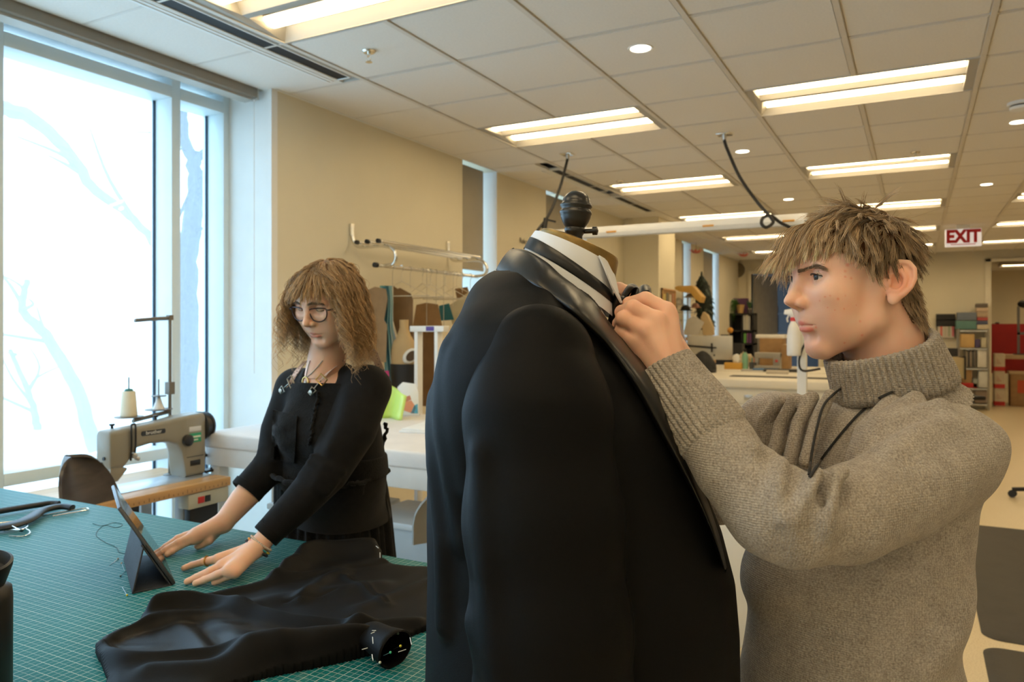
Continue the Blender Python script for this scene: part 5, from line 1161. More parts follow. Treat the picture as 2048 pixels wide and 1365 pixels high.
def f_hand_wr(P):
    w = WWR; d = d_chain(P, [Q(520, 962, 2.08), Q(485, 1000, 2.04), w], [.038, .034, .025])
    mc = [hz(398, 1063, .042), hz(392, 1066, .044), hz(388, 1072, .040), hz(388, 1080, .030)]
    for m_ in mc: d = smin(d, d_cap(P, w, m_, .018, .013), .014)
    F4 = [[mc[0], hz(370, 1072, .032), hz(350, 1085, .018), hz(338, 1094, .008)], [mc[1], hz(356, 1078, .034), hz(332, 1094, .018), hz(318, 1104, .008)], [mc[2], hz(356, 1086, .030), hz(332, 1100, .016), hz(320, 1108, .008)], [mc[3], hz(362, 1092, .022), hz(344, 1104, .012), hz(334, 1110, .007)]]
    for k, f in enumerate(F4):
        r = (.0088, .0090, .0088, .0078)[k]; d = smin(d, finger(P, f, [r*1.25, r*1.05, r*.92, r*.8], .003), .005)
    return smin(d, finger(P, [hz(430, 1066, .026), hz(417, 1081, .022), hz(404, 1088, .014), hz(396, 1092, .010)], [.0150, .0125, .0115, .0098]), .006)
m_skin_w = skin_mat('skin_warm', (.82, .51, .36))
Vh, Fh = surf_nets(f_head_w, WC-np.array((.15, .15, .20)), WC+np.array((.15, .15, .15)), .0017); Vh = relax(Vh, Fh, 1)
lo, hi = hz(520, 1180, -.02), hz(350, 1060, .2)
Vl, Fl = surf_nets(f_hand_wl, (-.82, 1.66, .92), (-.48, 1.93, 1.05), .0019)
Vr, Fr = surf_nets(f_hand_wr, (-1.0, 1.83, .92), (-.62, 2.15, 1.15), .0022)
Vt, Ft = surf_nets(lambda P: smax(f_torso_w(P, -.007), 1.10-P[:, 2], .01), (-.75, 1.85, 1.05), (-.25, 2.4, 1.45), .009)
V, Fq = join_meshes([(Vh, Fh), (Vl, Fl), (Vr, Fr), (Vt, Ft)]); bo = fast_mesh('body', V, Fq, m_skin_w, wr_)
L = wL(V); nh = len(Vh); col = np.ones((len(V), 3)); S_ = np.stack([L[:, 0], np.abs(L[:, 1]), L[:, 2]], 1)
lipd = np.minimum(d_chain(S_, [(104, 0, -41), (102, 7, -40), (98, 14, -42), (93, 21, -43.8), (87, 27, -44.9)], [5.2, 4.8, 4.2, 3.4, 1.4]), d_chain(S_, [(104, 0, -51.5), (101, 8, -51), (96, 15, -50), (91, 21, -47.4), (87, 27, -45.3)], [5.8, 5.6, 4.6, 3.4, 1.4]))
w = np.clip(-lipd/1.6, 0, 1)[:nh, None]; col[:nh] = col[:nh]*(1-w)+np.array((.82, .50, .54))*w
spot((58, 44, -10), (28, 26, 24), (1.02, .86, .84), 1.); spot((58, -44, -10), (28, 26, 24), (1.02, .86, .84), 1.); spot((112, 0, -8), (16, 16, 14), (1.02, .86, .84), 1.)
lash = d_chain(S_, [(88, 20, 21), (93, 27, 17.5), (93.5, 34, 17.5), (88, 44, 20)], [1.2]*4)[:nh]; col[:nh][lash < .3] = (.12, .08, .07)
HAIRW = np.array((.42, .27, .14))
def hair_mask_w(L):
    x, y, z = L[:, 0], np.abs(L[:, 1]), L[:, 2]; return z > np.interp(x, [-110, -60, -30, 0, 30, 50, 70, 90, 105], [-30, -30, -25, 10, 25, 45, 62, 72, 78])
hm = hair_mask_w(L[:nh]); col[:nh][hm] = HAIRW*.7; set_tint(bo, col)
# hair: fringe and long waves
Nh = mesh_normals(Vh, Fh)@WH; Lh = L[:nh]; cand = np.flatnonzero(hm); rs_ = np.random.default_rng(21); DN = WH.T@np.array((0, 0, -1.))
wnb = wL(WNB[None])[0]; shl = [wL(p[None])[0] for p in (WSL, WSR)]
fsk = lambda p: smin(smin(head_sdf(p, WG), d_cap(p, (-14, 0, -5), wnb, 48, 52), 22), d_cap(p, shl[0], shl[1], 56, 54), 30)
gi = rs_.choice(cand, 620); gr = Lh[gi]; gn = Nh[gi]; CRW = np.array((-20., 0., 130.))
fringe = (gr[:, 0] > 42) & (gr[:, 2] > 50) & (np.abs(gr[:, 1]) < 52)
ln = np.where(fringe, np.clip((gr[:, 2]-40)*.95, 16, 62)+rs_.normal(size=len(gr))*4, 190+rs_.normal(size=len(gr))*20-.5*np.clip(gr[:, 2], 0, 130)*0); ln = np.where(~fringe, ln*np.where(gr[:, 0] > 15, .80, .88), ln)
def flow_w(p, t):
    d = p-CRW; o_ = d/np.linalg.norm(d, axis=1, keepdims=True); k = np.clip(t*2.2, 0, 1); out = np.stack([np.zeros(len(p)), np.sign(p[:, 1]), np.zeros(len(p))], 1)
    fm = np.clip((p[:, :1]-25)/30, 0, 1)*np.clip((78-np.abs(p[:, 1:2]))/20, 0, 1); f = np.where(fringe[:, None], o_*(1-.6*t)+np.array((.25, 0, -.75))+out*.18+DN*.2*t, o_*(1-k)*1.1+DN*(.35+1.1*k)+out*(.06*(1-t)-.14*t)+np.array((-.45, 0, 0))*fm+out*fm*1.1); return f
face = lambda p: np.where(fringe, 99., d_ell(p, (84, 0, -14), (46, 60, 66)))
gp = grow(gr, gn, flow_w, ln, 22, np.where(fringe, .14, .22), lambda p: np.minimum(fsk(p), face(p)), 4., 0., .18, .03, 5)
K = 22; t = np.linspace(0, 1, K)[None, :, None]; ph = rs_.uniform(0, 6.28, (len(gr), 1, 1)); s_l = t*ln[:, None, None]; wl = 42+9*rs_.normal(size=(len(gr), 1, 1)); amp = np.where(fringe[:, None, None], 1.5, 8.5)*np.clip(t*1.6-.15, 0, 1)
T_ = np.gradient(gp, axis=1); T_ /= np.linalg.norm(T_, axis=2, keepdims=True); u_ = np.cross(T_, np.array((.3, .2, 1.))); u_ /= np.maximum(np.linalg.norm(u_, axis=2, keepdims=True), 1e-6); v_ = np.cross(T_, u_)
gp = gp+amp*(np.sin(6.283*s_l/wl+ph)*u_+.7*np.cos(6.283*s_l/wl+ph)*v_)
ri = rs_.choice(cand, 7000); rt = Lh[ri]; cp, ix = children(gp, gr, rt, .26, 1.7, 6)
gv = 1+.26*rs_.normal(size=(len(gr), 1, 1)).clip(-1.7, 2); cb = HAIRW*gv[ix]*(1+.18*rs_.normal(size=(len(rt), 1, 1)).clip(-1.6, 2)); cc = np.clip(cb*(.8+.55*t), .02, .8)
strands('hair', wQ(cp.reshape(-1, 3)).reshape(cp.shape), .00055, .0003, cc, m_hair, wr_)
for s in (1, -1): brow('eyebrow', surf_brow([(0, 10, 41), (0, 22, 43), (0, 34, 43), (0, 48, 38)], lambda p: head_sdf(p, WG), s), 160, 7, (.14, .09, .05), wQ, wr_)
# ---- black jersey top
m_jersey = mat('black_jersey', (.0085, .0083, .009), .85, var=.2, vscale=60, bump=.15, bscale=400, spec=.18, sheen=.03)
def f_top(P):
    d = f_torso_w(P)
    d = smin(d, d_chain(P, [WSL, Q(705, 860, 1.96), WEL, Q(600, 1005, 1.88), Q(537, 1066, 1.845)], [.062, .062, .053, .045, .0345]), .025)
    d = smin(d, d_chain(P, [WSR, Q(560, 860, 2.13), WER, Q(498, 978, 2.055)], [.056, .052, .048, .043]), .025)
    for pts, r, k in (([Q(617, 925, 1.88), Q(640, 948, 1.862), Q(672, 962, 1.875)], .006, .014), ([Q(610, 938, 1.88), Q(634, 962, 1.858), Q(664, 975, 1.87)], .006, .014), ([Q(603, 950, 1.88), Q(627, 974, 1.855), Q(655, 987, 1.865)], .006, .014), ([Q(624, 912, 1.885), Q(650, 932, 1.868), Q(685, 945, 1.885)], .006, .014),
        ([Q(700, 790, 1.97), Q(690, 840, 1.92), Q(660, 900, 1.885)], .006, .03), ([Q(520, 905, 2.08), Q(540, 912, 2.06), Q(560, 905, 2.07)], .005, .014), ([Q(515, 918, 2.075), Q(536, 926, 2.055), Q(556, 922, 2.06)], .005, .014)): d = local(d, P, pts, r, k)
    d = smax(d, -d_ecap(P, Q(622, 716, 1.99), Q(622, 742, 1.98), .085, .070, (0, 1, 0), 1.2), .008)                                # scoop neck
    d = smax(d, -d_cap(P, Q(690, 706, 2.03), Q(752, 704, 2.06), .036, .030), .006)
    d = smax(d, -d_cap(P, Q(545, 1056, 1.85), Q(500, 1105, 1.82), .029), .003); d = smax(d, -d_cap(P, Q(508, 970, 2.06), Q(470, 1010, 2.03), .0345), .003)
    R = frame3(Q(517, 1094, 1.825)-WEL, (0, 0, 1)); d = smax(d, ((P-Q(531, 1073, 1.84))@R)[:, 0], .002)
    R = frame3(WWR-WER, (0, 0, 1)); far = P[:, 0] < Q(540, 0, 2.07)[0]; d = np.where(far, smax(d, ((P-Q(492, 984, 2.05))@R)[:, 0], .002), d)
    return smax(d, .93-P[:, 2], .01)
sdf_obj('jersey_top', f_top, (-.82, 1.70, .9), (-.22, 2.45, 1.46), .0038, m_jersey, wr_)
for cen, d_, ra in ((Q(531, 1073, 1.84), Q(517, 1094, 1.825)-WEL, .0335), (Q(492, 984, 2.05), WWR-WER, .0435)):
    Rh = frame3(d_, (0, 0, 1)); b = MB(); b.rings([[tuple(cen+Rh@np.array((x_, r_*math.cos(a), r_*math.sin(a)))) for a in [2*math.pi*i/32 for i in range(32)]] for x_, r_ in ((-.02, ra-.004), (-.018, ra+.002), (.0, ra+.0015), (.002, ra-.001), (.0, ra-.004), (-.015, ra-.006))], cap=False); b.build('sleeve_hem', m_jersey, wr_, angle=60)
# ---- pinafore dress: bib, waistband, pleated skirt
m_pina = mat('black_pinafore_twill', (.0095, .0093, .0095), .9, var=.25, vscale=90, bump=.3, bscale=250, spec=.15, sheen=.04)
FDn = np.array(FD)/np.linalg.norm(FD); LTn = np.array((-FDn[1], FDn[0], 0)); LTn = LTn if LTn[0] > 0 else -LTn; BC = Q(618, 860, 2.0)
def f_bib(P):
    d = f_torso_w(P, .006); q = P-BC; s_ = q@LTn; fz = q@FDn; z = P[:, 2]
    top = 1.5-1.97*(768-655)/F; wz = .088+.10*np.clip((1.22-z)/.20, 0, 1)**1.5
    bib = np.maximum(np.maximum(np.abs(s_+.0)-wz, z-top), -(fz+.10)); band = np.maximum(np.abs(z-1.118)-.030, -1)
    d = smax(d, np.minimum(bib, band), .004); return smax(d, -f_torso_w(P, -.004), .003)
bb = sdf_obj('pinafore_bib', f_bib, (-.8, 1.8, 1.05), (-.2, 2.42, 1.42), .0045, m_pina, wr_)
def on_f(f, u, v, off, d0=1.7, d1=2.4):
    o_ = np.array((0, 0, CAMZ)); r = Q(u, v, 1.)-o_; ds = np.linspace(d0, d1, 600); X = o_+ds[:, None]*r; h = np.argwhere(f(X)-off < 0); return Vector(X[h[0, 0]]) if len(h) else None
ftw = lambda P: np.minimum(f_torso_w(P, .006), 9)
def patch(poly, nx, nz, off):                        # a cloth patch laid on the bib; poly: 4 corners in frame pixels
    g = []
    for i in range(nz+1):
        row = []
        for j in range(nx+1):
            a = np.array(poly[0])*(1-j/nx)+np.array(poly[1])*(j/nx); c = np.array(poly[3])*(1-j/nx)+np.array(poly[2])*(j/nx); p = a*(1-i/nz)+c*(i/nz)
            h = on_f(ftw, p[0], p[1], off+.002*math.sin(i*1.3+j*.9)); row.append(h if h is not None else Vector(Q(p[0], p[1], 2.02)))
        g.append(row)
    return g
MB().sheet(patch([(546, 820), (594, 832), (588, 928), (541, 918)], 8, 12, .006), .003).build('pocket', m_pina, bb, angle=80)
def ruffle(pts, r, n, amp, name='ruffle'):
    sp = spline(pts, n); b = MB(); b.tube([p+Vector((random.uniform(-1, 1), random.uniform(-1, 1), random.uniform(-1, 1)))*amp for p in sp], [r*random.uniform(.6, 1.3) for _ in sp], 6); return b.build(name, m_pina, wr_, angle=180)
ruffle([on_f(ftw, u, v, .004) or Vector(Q(u, v, 2.0)) for u, v in ((636, 785), (632, 815), (626, 845), (622, 870), (618, 890))], .005, 9, .003)
ruffle([Vector(Q(u, v, d)) for u, v, d in ((538, 948, 2.1), (560, 960, 1.99), (610, 972, 1.95), (660, 975, 1.955), (710, 968, 1.99), (750, 955, 2.06), (776, 942, 2.14))], .0065, 8, .004)
ruffle([Vector(Q(u, v, d)) for u, v, d in ((773, 845, 2.16), (769, 880, 2.15), (757, 905, 2.1), (750, 930, 2.08))], .006, 8, .004)
cw = Q(660, 962, 2.15); cwh = Q(668, 962, 2.285)-cw; rings = []; NP = 240
for k in range(15):
    t = k/14; z = 1.10-t*1.02; rx = .158+.075*t**.75; ring = []
    for j in range(NP):
        a = 2*math.pi*j/NP; rp = .0035+.012*min(1, t*2.2); rr = 1+(rp/rx)*(math.sin(a*31+.8*math.sin(a*5))+.5*math.sin(a*19+2)); x, y = rx*rr*math.cos(a), rx*.86*rr*math.sin(a)
        kh = min(1, t/.16); ring.append((cw[0]+cwh[0]*kh+x*LTn[0]+y*FDn[0], cw[1]+cwh[1]*kh+x*LTn[1]+y*FDn[1], z))
    rings.append(ring)
b = MB(); b.rings(rings, cap=False); b.build('pleated_skirt', m_pina, wr_, angle=180)
for s in (-1, 1):
    c = cw+cwh+.09*s*LTn; b = MB(); b.tube([(c[0], c[1], .5), (c[0], c[1], .10)], [.055, .045], 12); b.rings([[(c[0]+FDn[0]*(.05+.09*math.cos(a))+LTn[0]*.045*math.sin(a), c[1]+FDn[1]*(.05+.09*math.cos(a))+LTn[1]*.045*math.sin(a), z) for a in [2*math.pi*i/16 for i in range(16)]] for z in (0, .05, .09)]); b.build('boot', m_black, wr_)
# straps with metal clips
def strap_mat():
    m, nt, b = _tree('printed_strap'); N = nt.nodes; L_ = nt.links; tc = N.new('ShaderNodeTexCoord'); v = N.new('ShaderNodeTexVoronoi'); v.inputs['Scale'].default_value = 130; L_.new(tc.outputs['Object'], v.inputs[0])
    r = N.new('ShaderNodeValToRGB'); r.color_ramp.elements[0].position = .22; r.color_ramp.elements[1].position = .34; r.color_ramp.elements[0].color = (.10, .06, .06, 1); r.color_ramp.elements[1].color = (.62, .47, .42, 1); L_.new(v.outputs['Distance'], r.inputs[0]); L_.new(r.outputs[0], b.inputs['Base Color']); setc(b, Roughness=.8); return m
m_strap = strap_mat()
def strap(pts, w, wd, parent=wr_, name='strap', m=m_strap): return ribbon(name, pts, w, wd, .002, parent, m)
fsk2 = lambda P: np.minimum(f_torso_w(P, .002), 9)
sp1 = [on_f(fsk2, u, v, .004) or Vector(Q(u, v, 2.03)) for u, v in ((637, 768), (655, 748), (680, 727), (705, 710), (722, 701))]+[Vector(Q(745, 704, 2.13)), Vector(Q(768, 760, 2.22))]
s1 = strap(sp1, [.011]*7, ((.75, .1, .6), (.9, -.2, .3)))
sp2 = [on_f(fsk2, u, v, .004) or Vector(Q(u, v, 2.06)) for u, v in ((578, 772), (588, 755), (598, 738))]+[Vector(Q(612, 722, 2.12))]
s2 = strap(sp2, [.010]*4, ((.75, .1, .6), (.9, .2, .3)))
m_gold = mat('antique_gold', (.62, .40, .14), .3, .9, var=.15); m_nick = mat('nickel', (.32, .29, .24), .35, 1.)
for k, (st_, pz_, dz_) in enumerate(((s1, (643, 760), (622, 785)), (s2, (582, 764), (562, 782)))):
    a = on_f(fsk2, *pz_, .009) or Vector(Q(*pz_, 2.0)); c = on_f(ftw, *dz_, .008) or Vector(Q(*dz_, 2.0)); t_v = (c-a).normalized(); sd = t_v.cross(Vector(FDn)).normalized()
    b = MB(); b.tube([a+sd*.014+t_v*.010, a-sd*.014+t_v*.010, a-sd*.014-t_v*.010, a+sd*.014-t_v*.010], .0022, 6, close=True); b.build('slider', m_gold if k == 0 else m_nick, st_)
    b = MB(); b.tube([a+t_v*.012, c-t_v*.012], .0016, 6); b.tube([c+sd*.009-t_v*.012, c+sd*.006+t_v*.006, c-sd*.006+t_v*.006, c-sd*.009-t_v*.012], .0018, 6, close=True); b.lathe([(0, 0), (.006, .001), (.006, .003), (0, .004)], 16, c, tuple(FDn)); b.build('clip', m_nick, st_)
# ---- glasses
gl = turned('eyeglasses', 'dark red framed glasses worn by the woman', 'glasses'); m_fr = mat('tortoise_frame', (.035, .012, .014), .25); m_ln = glassy('lens_glass', (.97, .98, 1), 0., .035)
GZ = 14.; GP = math.radians(8)
for s in (1, -1):
    out = [(8.5, 8), (12, 13), (24, 15.5), (42, 16), (55, 13.5), (58, 6), (55, -8), (46, -17), (32, -20), (18, -16), (11, -6)]
    pts = spline([(104-.0035*(y-8)**2+(-.12*z), y*s, z+GZ) for y, z in out], 4, True); pq = [Vector(p) for p in wQ(np.array([tuple(p) for p in pts]))]
    b = MB(); b.tube(pq, .0017, 8, close=True); fo = b.build('rim', m_fr, gl); cq = sum(pq, Vector())/len(pq); b = MB(); b._add([cq]+pq, [(0, i+1, (i+1) % len(pq)+1) for i in range(len(pq))]); b.build('lens', m_ln, fo)
    tp = [Vector(p) for p in wQ(np.array([(95, 57*s, GZ+10), (88, 68*s, GZ+9), (40, 72*s, GZ+6), (0, 76*s, GZ-2), (-14, 77*s, GZ-22)], float))]; b = MB(); b.tube(spline(tp, 4), [(.0028, .0014)]*17, 8); b.build('temple', m_fr, gl)
b = MB(); b.tube([Vector(p) for p in wQ(np.array([(104, 8.5, GZ+8), (106.5, 4, GZ+10), (107, 0, GZ+10.5), (106.5, -4, GZ+10), (104, -8.5, GZ+8)], float))], .0019, 8); b.build('bridge', m_fr, gl)
# ---- necklace, bracelets, ring
nk = turned('necklace', 'fine chain necklace with an oval gold pendant on the woman', 'necklace'); fsn = lambda P: np.minimum(f_torso_w(P, -.007), f_head_w(P))
c1 = [on_f(fsn, u, v, .002) or Vector(Q(u, v, 2.0)) for u, v in ((620, 722), (616, 735), (613, 748), (612, 755))]; c2 = [on_f(fsn, u, v, .002) or Vector(Q(u, v, 2.0)) for u, v in ((645, 722), (634, 735), (623, 747), (613, 755))]
b = MB(); b.tube(spline(c1, 4), .0011, 6); b.tube(spline(c2, 4), .0011, 6); b.build('chain', mat('dull_chain', (.3, .25, .18), .4, .9), nk)
pc = on_f(fsn, 611, 765, .004) or Vector(Q(611, 765, 1.99)); sd = Vector(LTn); upv = Vector((0, 0, 1)); b = MB(); b.tube([pc+sd*(.011*math.cos(a))+upv*(.0135*math.sin(a)) for a in [2*math.pi*i/24 for i in range(24)]], .0026, 8, close=True); po = b.build('pendant', m_gold, nk)
b = MB(); b.lathe([(0, .004), (.004, .003), (.006, 0), (0, -.002)], 16, pc-upv*.002, tuple(FDn)); b.build('stone', mat('milky_stone', (.6, .62, .62), .2), po)
fhl = lambda P: f_hand_wl(P)
axw = Vector(WWL-Q(560, 1040, 1.85)).normalized(); e1 = axw.orthogonal().normalized(); e2 = axw.cross(e1)
def bracelet(c, rad, nb, rb, colfn, label, nm='bracelet'):
    r = turned(nm, label, 'bracelet', 'bracelets on the woman\'s wrist'); c = Vector(c); el = Vector((0, 0, 1)); el = (el-axw*el.dot(axw)).normalized(); es = axw.cross(el)
    for i in range(nb):
        a = 2*math.pi*i/nb; p = c+es*(rad*math.cos(a))+el*(rad*.88*math.sin(a)); b = MB(); blob(b, tuple(p), rb, rb, rb, 8, 6); b.build('bead', colfn(i), r, angle=180)
m_bw = mat('bead_cream', (.62, .52, .44), .4); m_bk = mat('bead_navy', (.012, .014, .025), .35)
bracelet(Q(522, 1087, 1.829), .0318, 36, .0031, lambda i: m_bw, 'cream bead bracelet nearest the woman\'s sleeve')
RB = [mat('bead_green', (.03, .35, .12), .4), mat('bead_teal', (.03, .3, .35), .4), mat('bead_yellow', (.75, .6, .05), .4), mat('bead_orange', (.8, .3, .04), .4), mat('bead_pink', (.8, .45, .45), .4), mat('bead_red', (.5, .05, .08), .4)]
bracelet(Q(517.5, 1092.5, 1.826), .0335, 40, .0026, lambda i: RB[(i//3) % 6] , 'rainbow bead bracelet between the cream and the dark bracelets')
bracelet(Q(513, 1097.5, 1.823), .0348, 40, .0028, lambda i: m_bk, 'dark navy bead bracelet nearest the woman\'s hand')
rg_ = turned('finger_ring', 'gold ring on the woman\'s left hand', 'ring'); p0 = Vector(hz(414, 1123, .028)); dr = (Vector(hz(408, 1124, .026))-Vector(hz(436, 1119, .034))).normalized(); ea = dr.orthogonal().normalized(); eb = dr.cross(ea)
b = MB(); b.tube([p0+ea*(.0105*math.cos(a))+eb*(.0105*math.sin(a)) for a in [2*math.pi*i/24 for i in range(24)]], [(.0012, .0024)]*24, 8, close=True, flat=tuple(dr)); b.build('band', m_gold, rg_)
# ================================================================== THINGS ON THE CUTTING TABLE
def tz(u, v, up=0.): p = Pz(u, v, ZT+up); return Vector((p.x, p.y, ZT+up))
def poly_px(pts): return np.array([(tz(u, v, .012).x, tz(u, v, .012).y) for u, v in pts])
def in_poly(X, Y, poly):
    c = np.zeros(X.shape, bool); n = len(poly); j = n-1
    for i in range(n):
        xi, yi = poly[i]; xj, yj = poly[j]; m = ((yi > Y) != (yj > Y)) & (X < (xj-xi)*(Y-yi)/(yj-yi+1e-12)+xi); c ^= m; j = i
    return c
def seg_dist(X, Y, pts):
    d = np.full(X.shape, 9.); tt = np.zeros(X.shape); n = len(pts)-1
    for i in range(n):
        a = np.asarray(pts[i]); b = np.asarray(pts[i+1]); ab = b-a; t = np.clip(((X-a[0])*ab[0]+(Y-a[1])*ab[1])/(ab@ab+1e-12), 0, 1); e = np.hypot(X-a[0]-t*ab[0], Y-a[1]-t*ab[1]); m = e < d; d = np.where(m, e, d); tt = np.where(m, (i+t)/n, tt)
    return d, tt
def smooth_px(pts, n=6): return [(p.x, p.y) for p in spline([(u, v, 0) for u, v in pts], n)]
out = [(190, 1294), (216, 1270), (273, 1246), (290, 1221), (303, 1215), (366, 1203), (430, 1186), (495, 1168), (542, 1162), (562, 1142), (600, 1116), (645, 1096), (698, 1092), (758, 1095), (768, 1120), (811, 1129), (870, 1133), (900, 1160), (890, 1220), (870, 1246), (847, 1254), (810, 1268), (740, 1300), (645, 1322), (545, 1342), (445, 1366), (390, 1385), (225, 1385), (212, 1345), (200, 1318)]
lin = [(205, 1293), (235, 1268), (300, 1246), (380, 1232), (440, 1228), (500, 1240), (600, 1258), (700, 1266), (620, 1284), (500, 1301), (380, 1318), (290, 1324), (235, 1314)]
po = poly_px(smooth_px(out+[out[0]], 5)); pl = poly_px(smooth_px(lin+[lin[0]], 5))
h = .0036; x0, y0 = po.min(0)-.01; x1, y1 = po.max(0)+.01; xs = np.arange(x0, x1, h); ys = np.arange(y0, y1, h); X, Y = np.meshgrid(xs, ys, indexing='ij')
ins = in_poly(X, Y, po); dE, _ = seg_dist(X, Y, list(po)+[po[0]]); H = .017*(1-np.exp(-dE/.010)); inl = in_poly(X, Y, pl); dl, _ = seg_dist(X, Y, list(pl)+[pl[0]])
RID = [([(190, 1292), (215, 1268), (270, 1241), (330, 1223), (420, 1214), (480, 1226), (560, 1246), (640, 1257), (720, 1263)], .030, .013, .5), ([(192, 1297), (215, 1316), (270, 1330), (380, 1322), (500, 1305), (620, 1288), (740, 1264)], .024, .012, .4),
       ([(302, 1226), (380, 1212), (450, 1196), (510, 1182), (560, 1164), (600, 1146)], .013, .013, 1), ([(565, 1156), (612, 1130), (670, 1116), (755, 1112)], .034, .030, 1.), ([(605, 1132), (660, 1110), (750, 1106)], .016, .014, 1),
       ([(500, 1162), (560, 1168), (620, 1158), (700, 1140), (775, 1126)], .014, .008, 1), ([(420, 1250), (520, 1215), (640, 1195), (760, 1180)], .010, .03, 1), ([(600, 1210), (650, 1165), (690, 1150)], .012, .015, .7), ([(690, 1160), (730, 1185), (775, 1218)], .008, .008, 1),
       ([(500, 1322), (600, 1310), (700, 1300), (770, 1296)], .040, .034, 1.), ([(640, 1275), (740, 1262), (840, 1250)], .014, .012, 1), ([(300, 1350), (420, 1345), (560, 1325)], .014, .02, 1), ([(720, 1225), (790, 1200), (860, 1170)], .008, .02, 1), ([(250, 1258), (330, 1240), (430, 1236)], .012, .02, 1)]
for pts, hh, w, fade in RID:
    q_ = poly_px(smooth_px(pts, 5)); d, t = seg_dist(X, Y, q_); env = 1-(1-fade)*t; H = H+hh*np.exp(-(d/w)**2)*env*np.clip(dE/.012, 0, 1)
lw = np.clip(dl/.016, 0, 1)*inl; nzv = .006*(np.sin(X*70+3*np.sin(Y*40))+np.sin(Y*90+2*np.sin(X*55)))*.5; H = H*(1-lw)+(.006+.004*np.sin((X*.5+Y*1.3)*42+1.5*np.sin(Y*30+X*14))+.0015*np.sin(X*60+3*np.sin(Y*40)))*lw
for _ in range(5):
    k_ = ins.astype(float); S1 = H*k_; acc = S1.copy(); wt = k_.copy()
    for ax_ in (0, 1):
        for sgn in (1, -1): acc += np.roll(S1, sgn, ax_); wt += np.roll(k_, sgn, ax_)
    H = np.where(ins, acc/np.maximum(wt, 1), H)
for pts, hh, w in (([(470, 1207), (484, 1224)], .006, .0035), ([(700, 1163), (735, 1188), (774, 1217)], .005, .003), ([(570, 1215), (640, 1203), (672, 1192)], .003, .003), ([(705, 1240), (716, 1256)], .005, .003)):
    d, t = seg_dist(X, Y, poly_px(pts)); H = H-hh*np.exp(-(d/w)**2)
H = H+.0006*np.sin(X*60+Y*24)*np.sin(Y*40); H = np.maximum(H, .0025)
idm = -np.ones(X.shape, int); idm[ins] = np.arange(ins.sum()); ii = idm[:-1, :-1], idm[1:, :-1], idm[1:, 1:], idm[:-1, 1:]; ok = (ii[0] >= 0) & (ii[1] >= 0) & (ii[2] >= 0) & (ii[3] >= 0); Fq = np.stack([k[ok] for k in ii], 1)
Vt = np.stack([X[ins], Y[ins], ZT+.001+H[ins]], 1); fl = (inl & (dl > .004))[:-1, :-1][ok]
edge = np.concatenate([Fq[:, [0, 1]], Fq[:, [1, 2]], Fq[:, [2, 3]], Fq[:, [3, 0]]]); es = np.sort(edge, 1); key = es[:, 0].astype(np.int64)*10**7+es[:, 1]; un, inv_, cn_ = np.unique(key, return_inverse=True, return_counts=True); be = edge[cn_[inv_] == 1]
bot = Vt.copy(); bot[:, 2] = ZT+.0004; n0 = len(Vt); Fs = np.stack([be[:, 1], be[:, 0], be[:, 0]+n0, be[:, 1]+n0], 1)
jt = thing('suit_jacket', 'unfinished black jacket lying pinned and basted on the cutting mat', 'jacket', (float(po[:, 0].mean()), float(po[:, 1].mean()), ZT)); off = np.array(jt.location)
m_jt, nt_j, b_j = _tree('wool_and_lining'); _a = nt_j.nodes.new('ShaderNodeAttribute'); _a.attribute_name = 'lining'
_mx = nt_j.nodes.new('ShaderNodeMix'); _mx.data_type = 'RGBA'; _mx.inputs[6].default_value = (.0036, .0035, .0038, 1); _mx.inputs[7].default_value = (.010, .0085, .0075, 1); nt_j.links.new(_a.outputs['Fac'], _mx.inputs[0]); nt_j.links.new(_mx.outputs[2], b_j.inputs['Base Color'])
_mr = nt_j.nodes.new('ShaderNodeMapRange'); _mr.inputs['To Min'].default_value = .62; _mr.inputs['To Max'].default_value = .38; nt_j.links.new(_a.outputs['Fac'], _mr.inputs[0]); nt_j.links.new(_mr.outputs[0], b_j.inputs['Roughness']); b_j.inputs['Specular IOR Level'].default_value = .16
_nz = nt_j.nodes.new('ShaderNodeTexNoise'); _nz.inputs['Scale'].default_value = 700; _tc = nt_j.nodes.new('ShaderNodeTexCoord'); nt_j.links.new(_tc.outputs['Object'], _nz.inputs[0]); _bp = nt_j.nodes.new('ShaderNodeBump'); _bp.inputs['Strength'].default_value = .12; _bp.inputs['Distance'].default_value = .005; nt_j.links.new(_nz.outputs[0], _bp.inputs['Height']); nt_j.links.new(_bp.outputs[0], b_j.inputs['Normal'])
o = fast_mesh('cloth', np.concatenate([Vt, bot])-off, np.concatenate([Fq, Fs]), m_jt, jt)
at_ = o.data.attributes.new('lining', 'FLOAT', 'POINT'); lv = np.clip((dl*inl-.006)/.005, 0, 1)[ins].astype(np.float32); at_.data.foreach_set('value', np.concatenate([lv, lv*0]))
